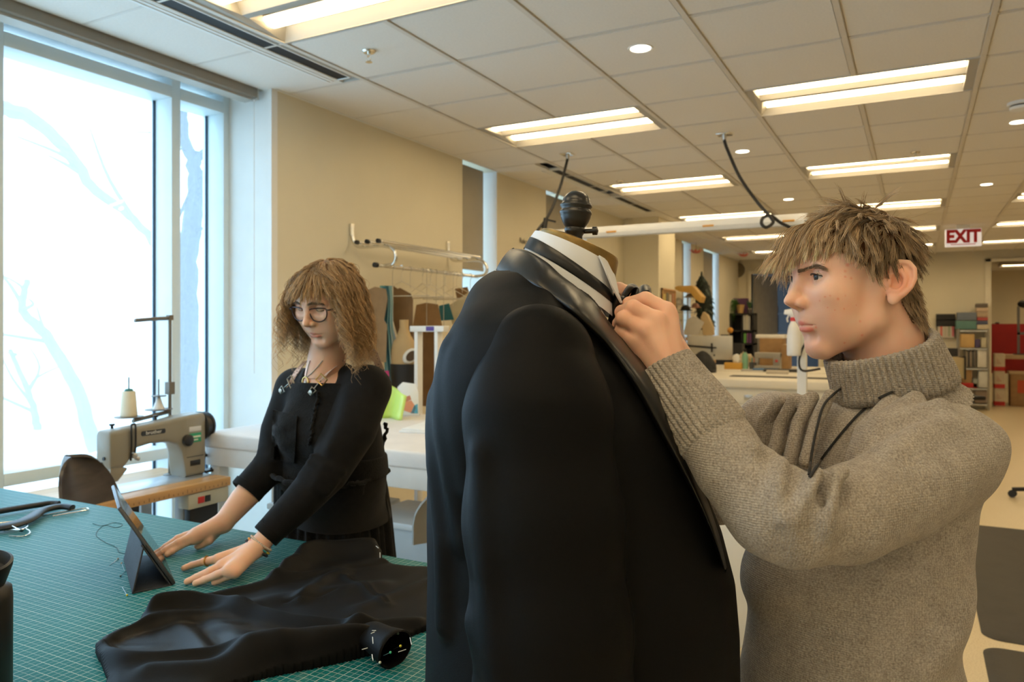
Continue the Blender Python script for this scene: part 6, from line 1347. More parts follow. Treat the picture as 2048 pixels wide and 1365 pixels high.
# cuff of the near sleeve, open towards the camera, with pins
cc = tz(791, 1297, .030); cd = (RV*.62-DV*.78).normalized(); cu = Vector((0, 0, 1)); cs = cd.cross(cu).normalized(); b = wmb(jt); rgs = []
for t, r, k in ((-.10, .028, .6), (-.05, .031, .8), (-.01, .034, 1), (.0, .035, 1), (.002, .032, 1), (-.03, .029, 1), (-.08, .02, .7)):
    rgs.append([cc+cd*(t+.012*math.cos(a)*(1 if t > -.04 else .3))+cs*(r*1.12*math.cos(a))+cu*(r*.86*k*math.sin(a)-.002) for a in [2*math.pi*i/28 for i in range(28)]])
b.rings(rgs); b.build('cuff', m_suit, jt, angle=60)
m_thr = mat('basting_thread', (.75, .74, .70), .8)
for st_ in ([(744, 1262), (752, 1262)], [(745, 1275), (746, 1288)], [(724, 1300), (735, 1297)], [(744, 1310), (746, 1322)], [(752, 1093), (757, 1097)], [(760, 1106), (760, 1116)], [(619, 1243), (623, 1241)], [(820, 1276), (823, 1290)], [(797, 1305), (812, 1300)], [(742, 1268), (749, 1265)]):
    up_ = .060 if st_[0][1] > 1200 and st_[0][0] > 700 else (.066 if st_[0][1] < 1150 else .024); b = wmb(jt); b.tube([tz(u, v, up_) for u, v in st_], .0007, 5); b.build('basting_stitch', m_thr, jt)
for (u, v, c_, nm) in ((778, 1262, (.7, .03, .02), 'red'), (796, 1268, (.4, .5, .4), 'grey'), (801, 1293, (.75, .6, .03), 'yellow'), (781, 1306, (.03, .4, .2), 'green'), (760, 1326, (.7, .66, .5), 'ivory')):
    r = thing('dressmaking_pin', '%s-headed pin stuck in the cuff of the lying jacket' % nm, 'pin', tz(u, v, .045), 'pins in the jacket cuff'); b = MB(); blob(b, (0, 0, 0), .0022, .0022, .0022, 10, 8); b.build('pin_head', mat('pin_'+nm, c_, .3), r, angle=180); MB().cyl((0, 0, 0), (-.02, .008, -.012), .0004, 5).build('pin_shaft', m_steel, r)
for (u, v, u2, v2, c_, nm) in ((236, 1118, 225, 1127, (.35, .22, .12), 'brown'), (243, 1127, 247, 1137, (.5, .35, .2), 'tan'), (241, 1153, 250, 1143, (.01, .06, .05), 'dark green'), (254, 1191, 248, 1181, (.75, .58, .02), 'yellow')):
    r = thing('dressmaking_pin', '%s-headed pin lying on the mat beside the tablet' % nm, 'pin', tz(u, v, .0022), 'pins on the cutting mat'); d_ = tz(u2, v2, .001)-tz(u, v, .0022); b = MB(); blob(b, (0, 0, 0), .0022, .0022, .0022, 10, 8); b.build('pin_head', mat('pin_'+nm.replace(' ', '_'), c_, .3), r, angle=180); MB().cyl((0, 0, 0), tuple(d_*1.6), .00045, 5).build('pin_shaft', m_steel, r)
b = MB(); b.tube(spline([tz(u, v, .0008) for u, v in ((186, 1048), (205, 1052), (228, 1046), (245, 1050), (232, 1056), (208, 1052), (192, 1070), (210, 1085), (232, 1095), (238, 1105), (250, 1108))], 6), .0006, 5); wtag('loose_thread', b, m_black, 'loose dark thread curling on the cutting mat', 'thread')
# ---- tablet in folio case
A_, B_ = tz(352, 1167, .004), tz(264, 1186, .004); e_ = tz(247, 1118, .004)-B_; N_ = W(241, 1014, 1.69); M_ = A_.lerp(N_, .52)
tr2 = thing('tablet', 'tablet propped in a dark folio case on the cutting mat', 'tablet', A_.lerp(B_, .5)+e_*.5-Vector((0, 0, .004))); nrm_ = (N_-A_).cross(e_).normalized(); nrm_ = nrm_ if nrm_.dot(A_-B_) > 0 else -nrm_
def slab(root, p, a, c, th, n): b = wmb(root); b._add([p, p+a, p+a+c, p+c, p-n*th, p+a-n*th, p+a+c-n*th, p+c-n*th], [(0, 1, 2, 3), (7, 6, 5, 4), (0, 4, 5, 1), (1, 5, 6, 2), (2, 6, 7, 3), (3, 7, 4, 0)]); return b
slab(tr2, A_, N_-A_, e_, .008, nrm_).build('tablet_body', mat('slate_metal', (.06, .065, .075), .35, .6), tr2, bevel=.0025)
ua = (N_-A_); slab(tr2, A_+ua*.05+e_*.04+nrm_*.0006, ua*.9, e_*.92, .001, nrm_).build('screen', mat('dark_screen', (.012, .014, .016), .04, spec=.8), tr2)
m_fol = mat('folio_charcoal', (.018, .022, .030), .7, var=.2, vscale=60, bump=.2, bscale=300)
slab(tr2, A_-nrm_*.009, ua*.54, e_, .004, nrm_).build('folio_back', m_fol, tr2, bevel=.0015)
n2 = (M_-B_).cross(e_).normalized(); n2 = n2 if n2.z > 0 else -n2; slab(tr2, B_, (M_-nrm_*.010)-B_, e_, .004, n2).build('folio_flap', m_fol, tr2, bevel=.0015)
n3 = Vector((0, 0, 1)); slab(tr2, B_, (A_-B_)-nrm_*.006, e_, .0035, n3).build('folio_base', m_fol, tr2, bevel=.0012)
te = N_+e_*.5; b = wmb(tr2)
for k in range(6): p = A_+ua*(.42+.018*k)-nrm_*.004-e_.normalized()*.0003; b.cyl(p, p-e_.normalized()*.0006, .0012, 6)
b.build('speaker_holes', m_black, tr2)
# ---- suit hangers
m_hang = mat('hanger_black', (.014, .014, .016), .42)
def hanger(lab, bar, hook, clip):
    r = thing('suit_hanger', lab, 'hanger', tz(*bar[len(bar)//2][:2], 0), 'black suit hangers'); b = wmb(r); sp = spline([tz(u, v, z) for u, v, z, w in bar], 6); ws = np.interp(np.linspace(0, 1, len(sp)), np.linspace(0, 1, len(bar)), [q_[3] for q_ in bar])
    b.tube(sp, [(.009, w) for w in ws], 12, flat=(0, 0, 1)); b.build('shoulder_bar', m_hang, r, angle=60)
    if hook: b = wmb(r); b.tube(spline([tz(*p) for p in hook], 6), .0022, 8); b.build('hook', m_chrome, r); 
    if clip: b = wmb(r); b.tube(spline([tz(*p) for p in clip], 6), .0022, 8); b.build('trouser_bar', m_chrome, r)
    return r
h1 = hanger('black plastic hanger lying at the back of the mat', [(-120, 1042, .014, .012), (-40, 1030, .014, .012), (30, 1018, .014, .012), (95, 1008, .013, .011), (118, 1008, .012, .009)], None, None)
h2 = hanger('black contoured hanger with chrome hook at the front of the mat', [(-160, 1105, .012, .016), (-60, 1068, .013, .022), (20, 1052, .014, .025), (55, 1040, .015, .022), (85, 1022, .016, .017), (120, 1014, .016, .015), (145, 1016, .014, .012)], [(24, 1053, .016), (40, 1060, .015), (55, 1054, .012), (52, 1047, .010)], [(-60, 1052, .004), (40, 1042, .004), (70, 1036, .004), (105, 1028, .006), (135, 1023, .006), (172, 1017, .006), (174, 1021, .006), (140, 1027, .006), (105, 1033, .006)])
b = wmb(h2); b.tube(spline([tz(8, 1062, .006), tz(25, 1060, .008), tz(42, 1061, .008), tz(52, 1058, .008), tz(60, 1066, .005), tz(48, 1073, .004), tz(18, 1073, .004)], 6), .0022, 8); b.build('hook', m_chrome, h2)
b = wmb(h2); blob(b, tuple(tz(43, 1061, .010)), .006, .006, .005, 12, 8); b.build('hook_nut', m_black, h2, angle=180)
# ---- black bottle at the left edge
pb_ = Pz(-42, 1395, ZT); fb = thing('drink_flask', 'black flask with tilted lid at the left edge of the table', 'flask', (pb_.x, pb_.y, ZT)); mfl = mat('flask_black', (.018, .018, .019), .45)
sF = 1.17/1522; MB().lathe([(.04, 0), (.044, .004), (.0445, .15), (.043, .165), (.034, .172), (0, .172)], 32).build('body', mfl, fb, angle=50)
b = MB(); b.lathe([(.034, 0), (.036, .006), (.043, .028), (.044, .036), (.040, .038), (.034, .02), (0, .018)], 32, (.002, 0, .174), (.18, -.1, 1)); b.build('lid', mfl, fb, angle=60)
# ================================================================== CLOTHES RAIL ON THE WINDOW-SIDE WALL
m_kraft = mat('kraft_card', (.34, .205, .095), .85, var=.12, vscale=12); m_kraft2 = mat('kraft_card_grey', (.33, .23, .14), .85, var=.12, vscale=12); m_kraft3 = mat('kraft_card_dark', (.24, .14, .065), .85, var=.12, vscale=10)
rl = thing('coat_rack', 'wall-mounted chrome coat rack with hat shelf and hanging rail', 'coat rack', (-3.15, 4.55, 1.9))
YR0, YR1 = 3.98, 5.16; zs, zr = 2.045, 1.902
for y in (YR0, YR1):
    b = wmb(rl); b.tube(spline([(-3.322, y, 2.175), (-3.318, y, 2.10), (-3.29, y, 2.045), (-3.22, y, 2.03), (-3.05, y, 2.03), (-2.985, y, 2.0), (-2.965, y, 1.955), (-2.985, y, 1.912), (-3.05, y, 1.902), (-3.09, y, 1.902)], 6), .012, 10); b.box(-3.334, -3.318, y-.018, y+.018, 2.11, 2.19); b.build('bracket', m_chrome, rl)
for x in (-3.235, -3.15, -3.06):
    b = wmb(rl); b.cyl((x, YR0-.05, zs+.012), (x, YR1+.05, zs+.012), .0105, 10); b.build('shelf_rod', m_chrome, rl); b = wmb(rl); b.cyl((x, YR0-.07, zs+.012), (x, YR0-.045, zs+.012), .0145, 10); b.build('end_cap', m_black, rl)
b = wmb(rl); b.cyl((-3.08, YR0-.05, zr), (-3.08, YR1+.05, zr), .0125, 10); b.build('hanging_rod', m_chrome, rl); b = wmb(rl); b.cyl((-3.08, YR0-.075, zr), (-3.08, YR0-.045, zr), .0165, 10); b.build('end_cap', m_black, rl)
def hang_hook(b, y, zt, x=-3.08): b.tube(spline([(x, y, zt), (x, y, zr-.03), (x+.014, y, zr-.012), (x+.012, y, zr+.012), (x-.006, y, zr+.016), (x-.016, y, zr+.002)], 5), .0022, 6)
def px_sheet(name, pts, y, m, lab, cat, th=.0025, hook=True, rot=0., group=None, hookm=None):
    """flat card hung across the rail: outline in frame pixels at room depth y"""
    P = [Py(u, v, y) for u, v in pts]; cx = sum(p.x for p in P)/len(P); zt = max(p.z for p in P); r = thing(name, lab, cat, (cx, y, min(p.z for p in P)), group)
    poly = [(p.x-cx, p.z-r.location.z) for p in P]; MB().prism(poly, -th/2, th/2, 'y').build('card', m, r, smooth=False); r.rotation_euler = (0, 0, rot)
    if hook and zt < zr:
        b = wmb(r); b.M = Matrix.Translation(-Vector(r.location)); hang_hook(b, y, zt-.02, -3.08); b.build('hook', hookm or m_chrome, r)
    return r
G_ = 'kraft pattern pieces on the rail'
px_sheet('pattern_piece', [(736, 580), (750, 574), (772, 578), (775, 600), (768, 640), (774, 650), (772, 725), (738, 722)], 4.10, m_kraft2, 'grey-brown curved paper pattern piece hanging next to the woman\'s hair', 'pattern', group=G_)
px_sheet('pattern_piece', [(787, 572), (795, 578), (800, 576), (822, 588), (826, 600), (825, 690), (800, 690), (786, 640)], 4.30, m_kraft3, 'brown paper pattern piece with ragged top behind the striped scarf', 'pattern', group=G_)
px_sheet('pattern_piece', [(833, 610), (852, 606), (876, 609), (884, 652), (826, 652)], 4.62, m_kraft, 'trapezoid kraft pattern piece above the white frame', 'pattern', group=G_)
px_sheet('pattern_piece', [(838, 655), (874, 655), (880, 815), (835, 812)], 4.72, m_kraft3, 'long brown kraft pattern piece inside the white frame', 'pattern', group=G_)
px_sheet('pattern_piece', [(826, 665), (842, 660), (838, 830), (822, 830)], 4.50, m_kraft3, 'narrow dark kraft pattern piece left of the white frame', 'pattern', group=G_)
px_sheet('pattern_piece', [(878, 612), (898, 607), (908, 640), (880, 642)], 4.85, mat('teal_card', (.03, .17, .22), .8), 'teal pattern piece beside the kraft trapezoid', 'pattern', group=G_)
px_sheet('pattern_piece', [(896, 612), (915, 600), (945, 580), (935, 640), (905, 650)], 4.98, mat('cream_card', (.62, .55, .38), .8), 'cream pattern piece next to the jacket shoulder', 'pattern', group=G_)
px_sheet('pattern_piece', [(910, 578), (935, 574), (942, 600), (915, 604)], 5.10, m_kraft3, 'small brown pattern scrap at the far end of the rail', 'pattern', group=G_)
# empty hangers
for i, (u, v, y) in enumerate(((836, 598, 4.45), (860, 600, 4.55), (885, 598, 4.74), (902, 590, 4.9), (775, 575, 4.2))):
    r = thing('wire_hanger', 'white plastic hanger on the rail, %s' % ('first right of the scarf', 'above the kraft trapezoid', 'by the teal pattern piece', 'by the cream pattern piece', 'carrying the blue scarf')[i], 'hanger', (-3.08, y, zr), 'hangers on the rail')
    b = MB(); b.tube(spline([(0, 0, -.09), (0, 0, -.03), (.014, 0, -.012), (.012, 0, .012), (-.006, 0, .016), (-.016, 0, .002)], 5), .0022, 6); b.build('hook', m_chrome, r); b = MB(); b.tube([(0, 0, -.09), (-.20, 0, -.19), (.20, 0, -.19)], .0035, 6, close=True); b.build('shoulder_frame', mat('hanger_cream', (.60, .54, .42), .5), r); r.rotation_euler = (0, 0, .1*(i-2))
# striped scarf
def scarf_mat():
    m, nt, b = _tree('scarf_stripes'); N = nt.nodes; L = nt.links; tc = N.new('ShaderNodeTexCoord'); sp = N.new('ShaderNodeSeparateXYZ'); L.new(tc.outputs['Object'], sp.inputs[0]); r = N.new('ShaderNodeValToRGB'); r.color_ramp.interpolation = 'EASE'
    mr_ = N.new('ShaderNodeMapRange'); mr_.inputs['From Min'].default_value = -.09; mr_.inputs['From Max'].default_value = .09; L.new(sp.outputs[0], mr_.inputs[0]); L.new(mr_.outputs[0], r.inputs[0]); e = r.color_ramp.elements; e[0].color = (.12, .42, .46, 1); e[1].color = (.10, .16, .30, 1)
    for p_, c_ in ((.25, (.05, .22, .30)), (.45, (.30, .50, .52)), (.6, (.55, .60, .55)), (.72, (.14, .24, .42))): x_ = e.new(p_); x_.color = c_+(1,)
    L.new(r.outputs[0], b.inputs['Base Color']); setc(b, Roughness=.6); return m
r = thing('scarf', 'long blue and teal striped scarf hanging from the rail', 'scarf', tuple(Py(783, 830, 4.16))); loc = Vector(r.location); g = []
for i in range(25):
    t = i/24; v = 572+(832-572)*t; uc = np.interp(v, [572, 600, 650, 720, 780, 832], [772, 777, 775, 783, 788, 793]); hw = np.interp(v, [572, 590, 620, 700, 780, 832], [12, 9, 9, 13, 18, 22])
    g.append([Py(uc-hw+2*hw*j/20, v, 4.16+.03*math.sin(j*1.1+t*2)*(.3+t))-loc for j in range(21)])
MB().sheet(g, .003).build('cloth', scarf_mat(), r, angle=180)
r = thing('fabric_strip', 'bright pink strip of cloth behind the woman\'s shoulder', 'fabric', tuple(Py(772, 765, 4.05))); loc = Vector(r.location); MB().sheet([[Py(u+.5*k, v, 4.05+.01*math.sin(v))-loc for u in (767, 770, 773, 777)] for k, v in enumerate((742, 750, 758, 766))], .003).build('cloth', mat('pink_cloth', (.55, .05, .20), .8), r)
# dress form behind the table
d0 = Py(808, 700, 4.18); r = thing('dress_form', 'tan half-scale dress form with white shoulder band and black bodice', 'dress form', (d0.x, 4.18, ZP)); r2 = r
zz = lambda v, y=4.18: CAMZ-(v-HV)*(y/_rat(808).y)/F-ZP
prof = [(640, 19, 14), (650, 17, 13), (664, 19, 15), (674, 34, 20), (684, 50, 28), (700, 56, 33), (730, 56, 36), (770, 50, 34), (810, 56, 38), (835, 60, 40)]
k_ = (4.18/_rat(808).y)/F; tan = mat('form_tan', (.52, .37, .19), .8)
def form_rings(v0, v1, grow=0.):
    out_ = []
    for v in np.linspace(v0, v1, 14):
        a = np.interp(v, [p[0] for p in prof], [p[1] for p in prof])*k_*.5+grow; c = np.interp(v, [p[0] for p in prof], [p[2] for p in prof])*k_*.6+grow; out_.append([(a*math.cos(t), c*math.sin(t), zz(v)) for t in [2*math.pi*j/28 for j in range(28)]])
    return out_
b = MB(); b.rings(form_rings(640, 842)); b.build('torso', tan, r, angle=60); b = MB(); b.rings(form_rings(728, 775, .006)); b.build('black_bodice', m_black, r, angle=60); b = MB(); b.rings(form_rings(775, 806, .010)); b.build('red_sash', mat('red_cloth', (.45, .02, .02), .8), r, angle=60)
b = MB(); q0 = Py(820, 712, 4.155)-Vector(r.location); b.lathe([(.0, .0), (.03, .002), (.042, .012), (.042, .03), (.03, .04)], 24, q0, (.75, -.66, 0), 1., 1.45); b.build('arm_cap', m_white, r, angle=60); b = MB(); b.lathe([(.0, .040), (.029, .040), (.029, .046), (0, .047)], 20, q0, (.75, -.66, 0), 1., 1.45); b.build('arm_plate', mat('arm_plate_brown', (.09, .055, .03), .6), r)
# white metal frame (rolling rack) with purple label
f0 = Py(835, 655, 3.98); r = thing('rolling_rack', 'white metal rolling rack frame with a small purple label', 'rack', (f0.x+.12, 4.02, 0)); fx = Py(837, 700, 4.02).x; fx2 = Py(877, 700, 4.02).x; ztp = Py(850, 656, 4.02).z
for x in (fx, fx2): b = wmb(r); b.box(x-.013, x+.013, 3.99, 4.05, .05, ztp-.02); b.build('post', m_white, r, bevel=.003)
b = wmb(r); b.box(fx-.045, fx2+.06, 3.985, 4.055, ztp-.025, ztp+.012); tb = b.build('top_bar', m_white, r, bevel=.004); b = wmb(r); xl = Py(860, 656, 3.985).x; b.box(xl-.03, xl+.03, 3.983, 3.986, ztp-.02, ztp+.008); b.build('label', mat('label_purple', (.10, .06, .28), .6), tb)
b = wmb(r); b.box(fx-.02, fx2+.02, 3.9, 4.2, .0, .08); b.build('base', m_white, r, bevel=.004)
# strip of tan paper rising behind the plastic wrap
g = [[Py(548+10*math.sin(t*1.8)+w_-14*t, 800-44*t, 3.5)+Vector((0, .02*w_/8, 0)) for w_ in (0, 4, 8)] for t in [i/10 for i in range(11)]]
b = MB(); b.sheet(g, .002); o = wtag('paper_strip', b, mat('tan_paper', (.55, .40, .22), .8), 'curled tan paper strip standing on the padded table by the window', 'paper', angle=180); o.location.z = ZP
# writing on the wall
text_obj('wall_writing', 'Ruler', .075, mat('ink_grey', (.10, .09, .07), .8), None, tuple(Px(1047, 483, XW+.004)), (math.pi/2, 0, math.pi/2), .0005); o = bpy.data.objects['wall_writing']; tag(o, 'small dark handwritten word on the wall behind the jacket collar', 'lettering')

# ================================================================== LIGHT BAR AND CORDS
YBm = 5.6; lb = thing('light_bar', 'long white overhead bar on posts above the far worktable', 'light bar', (-1.7, YBm, 0)); zb0, zb1 = 2.205, 2.285
b = wmb(lb); b.box(-2.72, -.66, YBm-.04, YBm+.04, zb0+.03, zb1); b.build('beam', m_white, lb, bevel=.004); b = wmb(lb); b.box(-2.70, -.68, YBm-.048, YBm+.03, zb0, zb0+.034); b.build('lower_rail', mat('rail_grey', (.55, .56, .56), .4), lb, bevel=.003)
for u in (1118, 1222, 1416, 1577): x = Py(u, 440, YBm-.05).x; b = wmb(lb); b.box(x-.04, x+.04, YBm-.052, YBm-.04, zb0+.026, zb0+.040); b.build('orange_clip', mat('clip_orange', (.60, .30, .05), .5), lb, bevel=.002)
for x in (-2.68, -.70): b = wmb(lb); b.box(x-.03, x+.03, YBm-.03, YBm+.03, .02, zb0+.03); b.build('post', m_white, lb, bevel=.004); b = wmb(lb); b.box(x-.05, x+.05, YBm-.25, YBm+.25, 0, .03); b.build('foot', m_white, lb, bevel=.004)
def cord(name, plate, pts, lab):
    p = Pz(plate[0], plate[1], ZC); r = thing(name, lab, 'cord', tuple(p)); b = wmb(r); b.box(p.x-.05, p.x+.05, p.y-.05, p.y+.05, ZC-.008, ZC); b.build('ceiling_plate', m_chrome, r, bevel=.002); b = wmb(r); b.cyl((p.x, p.y, ZC-.008), (p.x, p.y, ZC-.05), .018, 12, .012); b.build('strain_relief', m_steel, r)
    b = wmb(r); b.tube(spline([Vector((p.x, p.y, ZC-.04))]+[W(u, v, d) for u, v, d in pts], 7), .0115, 8); b.build('cable', m_black, r); return r
cord('power_cord', (1448, 268), [(1455, 300, 5.48), (1480, 355, 5.5), (1515, 405, 5.3), (1543, 437, 5.2), (1545, 447, 5.19), (1532, 455, 5.18), (1523, 447, 5.18), (1527, 435, 5.2), (1542, 432, 5.22), (1560, 445, 5.22), (1580, 455, 5.22)], 'black power cord with a loop hanging from the ceiling to the bar end')
c2_ = cord('power_cord', (1135, 308), [(1131, 335, 6.1), (1120, 375, 6.05), (1105, 415, 6.0), (1090, 442, 5.95), (1076, 460, 5.9), (1070, 475, 5.9)], 'black power cord hanging from the ceiling behind the dress form')
b = wmb(c2_); b.tube([W(1092, 437, 5.94), W(1088, 460, 5.93)], .02, 8); b.tube([W(1095, 440, 5.94), W(1112, 444, 5.94)], .008, 6); b.build('cord_grip', m_black, c2_)

# ================================================================== FAR WORKTABLES
m_ff = mat('white_enamel', (.74, .71, .63), .45, var=.02)
ff = thing('flat_file', 'white flat-file cabinet with a black slot across the top', 'cabinet', (-1.5, 8.9, 0)); b = wmb(ff); b.box(-2.55, -.55, 8.2, 9.6, 0, .865); b.build('carcass', m_ff, ff, bevel=.006); b = wmb(ff); b.box(-2.58, -.52, 8.16, 9.62, .865, .95); b.build('top', m_ff, ff, bevel=.01)
for k in range(5):
    z = .84-.155*k; b = wmb(ff); b.box(-2.53, -.57, 8.185, 8.2, z-.145, z); dr_ = b.build('drawer', m_ff, ff, bevel=.003)
    for x in (-2.2, -1.55, -.9): b = wmb(ff); b.box(x-.045, x+.045, 8.175, 8.186, z-.10, z-.045); b.build('label_holder', m_steel, dr_, bevel=.002)
mt = bx('desk_mat', mat('desk_mat_black', (.02, .018, .016), .6), -.60, .60, -.11, .11, 0, .006, bevel=.002); mt.location = (-1.25, 8.75, .95); tag(mt, 'thin black mat lying on the flat-file cabinet', 'mat')
dk = thing('desk', 'pale desk behind the flat-file cabinet', 'desk', (-1.6, 10.5, 0)); b = wmb(dk); b.box(-2.9, -.3, 9.75, 11.3, .91, .95); b.build('top', m_ff, dk, bevel=.004)
for x in (-2.8, -.4):
    for y in (9.85, 11.2): b = wmb(dk); b.box(x-.03, x+.03, y-.03, y+.03, 0, .91); b.build('leg', m_white, dk)
ZD = .95; YD = 10.2
def dpt(u, v=735, y=YD): return Py(u, v, y)
def dz(v, u=1450, y=YD): return CAMZ-(v-HV)*(y/_rat(u).y)/F
# monitor
p = dpt(1418); r = thing('monitor', 'silver-backed computer monitor on a black arm', 'monitor', (p.x, 10.3, ZD)); x0, x1 = dpt(1371).x-p.x, dpt(1462).x-p.x; z0, z1 = dz(721)-ZD, dz(672)-ZD
MB().box(x0, x1, -.012, .012, z0, z1).build('panel', mat('monitor_silver', (.50, .49, .46), .35, .3), r, bevel=.008)
b = MB(); zc_ = (z0+z1)/2; b.cbox((.02, -.03, zc_), .12, .02, .02); b.cbox((.02, -.03, zc_), .02, .02, .12); b.tube([(x0-.05, -.06, zc_+.03), (-.1, -.06, zc_+.01), (.02, -.04, zc_)], .014, 8); b.tube([(x0-.05, -.06, 0), (x0-.05, -.06, zc_+.06)], .018, 8); b.lathe([(.06, 0), (.06, .01), (.02, .015)], 18, (x0-.05, -.06, 0)); b.build('arm', m_black, r); MB().lathe([(0, 0), (.012, 0), (.012, .003), (0, .003)], 14, (.05, -.013, z0+.06), (0, -1, 0)).build('cable_hole', m_black, r)
p = Py(1405, 740, 9.3); b = MB(); blob(b, (0, 0, .0), .165, .12, .26, 24, 16, 0.); o = b.build('backpack', m_black, None, angle=180); crumple(o, .03, 9, 4)
for v in o.data.vertices: v.co.z = max(v.co.z, 0)
o.location = (p.x, 9.3, ZD); tag(o, 'slumped black backpack on the flat-file cabinet', 'bag')
p = dpt(1468); r = thing('tissue_box', 'orange-yellow tissue box with white tissue', 'tissue box', (p.x, YD, ZD)); MB().box(-.115, .115, -.06, .06, 0, .085).build('box', mat('box_ochre', (.62, .35, .06), .6), r, bevel=.004); b = MB(); blob(b, (.03, 0, .13), .05, .03, .075, 12, 8); o = b.build('tissue', m_white, r, angle=180); crumple(o, .02, 30, 1)
p = dpt(1490); r = thing('water_bottle', 'pale green water bottle on the desk', 'bottle', (p.x, YD, ZD)); MB().lathe([(.036, 0), (.04, .01), (.04, .16), (.032, .2), (.018, .215), (.018, .23)], 20).build('body', mat('bottle_green', (.22, .45, .30), .35), r, angle=50); MB().lathe([(.02, .225), (.02, .262), (.0, .265)], 16).build('cap', m_black, r, angle=50)
p = dpt(1501); r = thing('pen_cup', 'dark cup of coloured pens on the desk', 'pen cup', (p.x, YD+.1, ZD)); MB().lathe([(.033, 0), (.036, .09), (.03, .09), (.028, .01), (0, .01)], 18).build('cup', mat('cup_grey', (.12, .12, .13), .5), r, angle=50)
for k, c_ in enumerate(((.6, .05, .05), (.05, .1, .5), (.6, .4, .05), (.1, .4, .15))): MB().cyl((.012*math.cos(k*1.6), .012*math.sin(k*1.6), .012), (.035*math.cos(k*1.6), .03*math.sin(k*1.6), .15), .005, 6).build('pen', mat('pen_%d' % k, c_, .4), r)
p = dpt(1475); b = MB(); blob(b, (0, 0, .05), .12, .07, .09, 20, 14, None); o = b.build('fleece_bundle', mat('fleece_cream', (.62, .52, .36), .9), None, angle=180); crumple(o, .05, 14, 7); o.location = (p.x, YD+.55, dz(700, 1475, YD+.55)); 
o.location.z = ZD+.05; tag(o, 'cream fleece bundle behind the tissue box', 'fabric')
p = dpt(1536); r = thing('portable_sewing_machine', 'small grey portable sewing machine on the desk', 'sewing machine', (p.x, YD, ZD)); mg = mat('machine_grey', (.34, .32, .28), .45)
b = MB(); b.box(-.16, .16, -.07, .07, 0, .055); b.build('base', mg, r, bevel=.008); b = MB(); b.box(.07, .16, -.06, .06, .05, .22); b.box(-.16, .16, -.055, .055, .15, .225); b.box(-.16, -.11, -.05, .05, .09, .16); b.build('body', mg, r, bevel=.01); MB().lathe([(0, 0), (.018, 0), (.018, .008), (0, .008)], 16, (.115, -.06, .12), (0, -1, 0)).build('dial', mat('dial_red', (.55, .05, .04), .4), r); MB().cyl((-.135, 0, .09), (-.135, 0, .05), .006, 8).build('needle_bar', m_steel, r)
for i, (u0, u1, va, vb, y, lab, m) in enumerate(((1519, 1566, 677, 690, 10.75, 'brown cardboard box behind the grey machine', m_kraft), (1562, 1577, 690, 735, 10.5, 'tall brown carton right of the grey machine', m_kraft))):
    a = Py(u0, 700, y); c = Py(u1, 700, y); zt = CAMZ-(va-HV)*(y/_rat((u0+u1)/2).y)/F; r = thing('carton', lab, 'box', ((a.x+c.x)/2, y+.15, ZD), 'cartons on the desk'); hw = (c.x-a.x)/2
    MB().box(-hw, hw, -.15, .15, 0, zt-ZD).build('box', m, r, bevel=.003); MB().box(-.03, .03, -.152, .152, zt-ZD-.002, zt-ZD+.001).build('tape', mat('packing_tape', (.5, .36, .2), .3), r)
    if i == 0: ppr = MB().box(-.19, .19, -.12, .12, 0, .05).build('paper_stack', mat('paper_white', (.8, .79, .75), .8), None, bevel=.003); ppr.location = (r.location.x-.02, y+.15, zt); tag(ppr, 'white paper stack on top of the brown cardboard box', 'paper')
for (u, y, sx, sy, hh, c_, lab) in ((1531, 9.95, .30, .2, .03, (.06, .18, .40), 'blue book lying at the desk edge'), (1511, 9.92, .34, .2, .015, (.42, .42, .42), 'flat grey folder at the desk edge'), (1570, 9.9, .5, .22, .03, (.03, .03, .03), 'flat black laptop sleeve at the desk edge'), (1555, 9.45, .25, .2, .035, (.55, .50, .42), 'pale folded fabric on the flat-file cabinet')):
    p = Py(u, 735, y); o = MB().box(-sx/2, sx/2, -sy/2, sy/2, 0, hh).build('flat_item' if 'fabric' in lab else lab.split()[1] if lab.split()[0] == 'blue' else ('folder' if 'folder' in lab else 'laptop_sleeve'), mat('flat_%d' % u, c_, .6), None, bevel=.004); o.location = (p.x, y, ZD); o.rotation_euler = (0, 0, .12); tag(o, lab, lab.split()[1] if 'book' in lab else ('folder' if 'folder' in lab else 'fabric' if 'fabric' in lab else 'laptop sleeve'))
bpy.data.objects['flat_item'].name = 'folded_fabric'
# near white cabinet glimpsed between jacket and sweater
nc = thing('cabinet', 'low white cabinet glimpsed between the jacket and the sweater', 'cabinet', (-.72, 3.95, 0)); p = W(1440, 1000, 3.6); b = wmb(nc); b.box(p.x-.35, p.x+.25, p.y, p.y+.5, 0, .74); b.build('carcass', m_ff, nc, bevel=.005); b = wmb(nc); b.box(p.x-.36, p.x+.26, p.y-.012, p.y+.51, .74, .765); b.build('top', m_ff, nc, bevel=.004); b = wmb(nc); b.box(p.x-.33, p.x+.23, p.y-.012, p.y, .06, .72); b.build('door', m_ff, nc, bevel=.003)
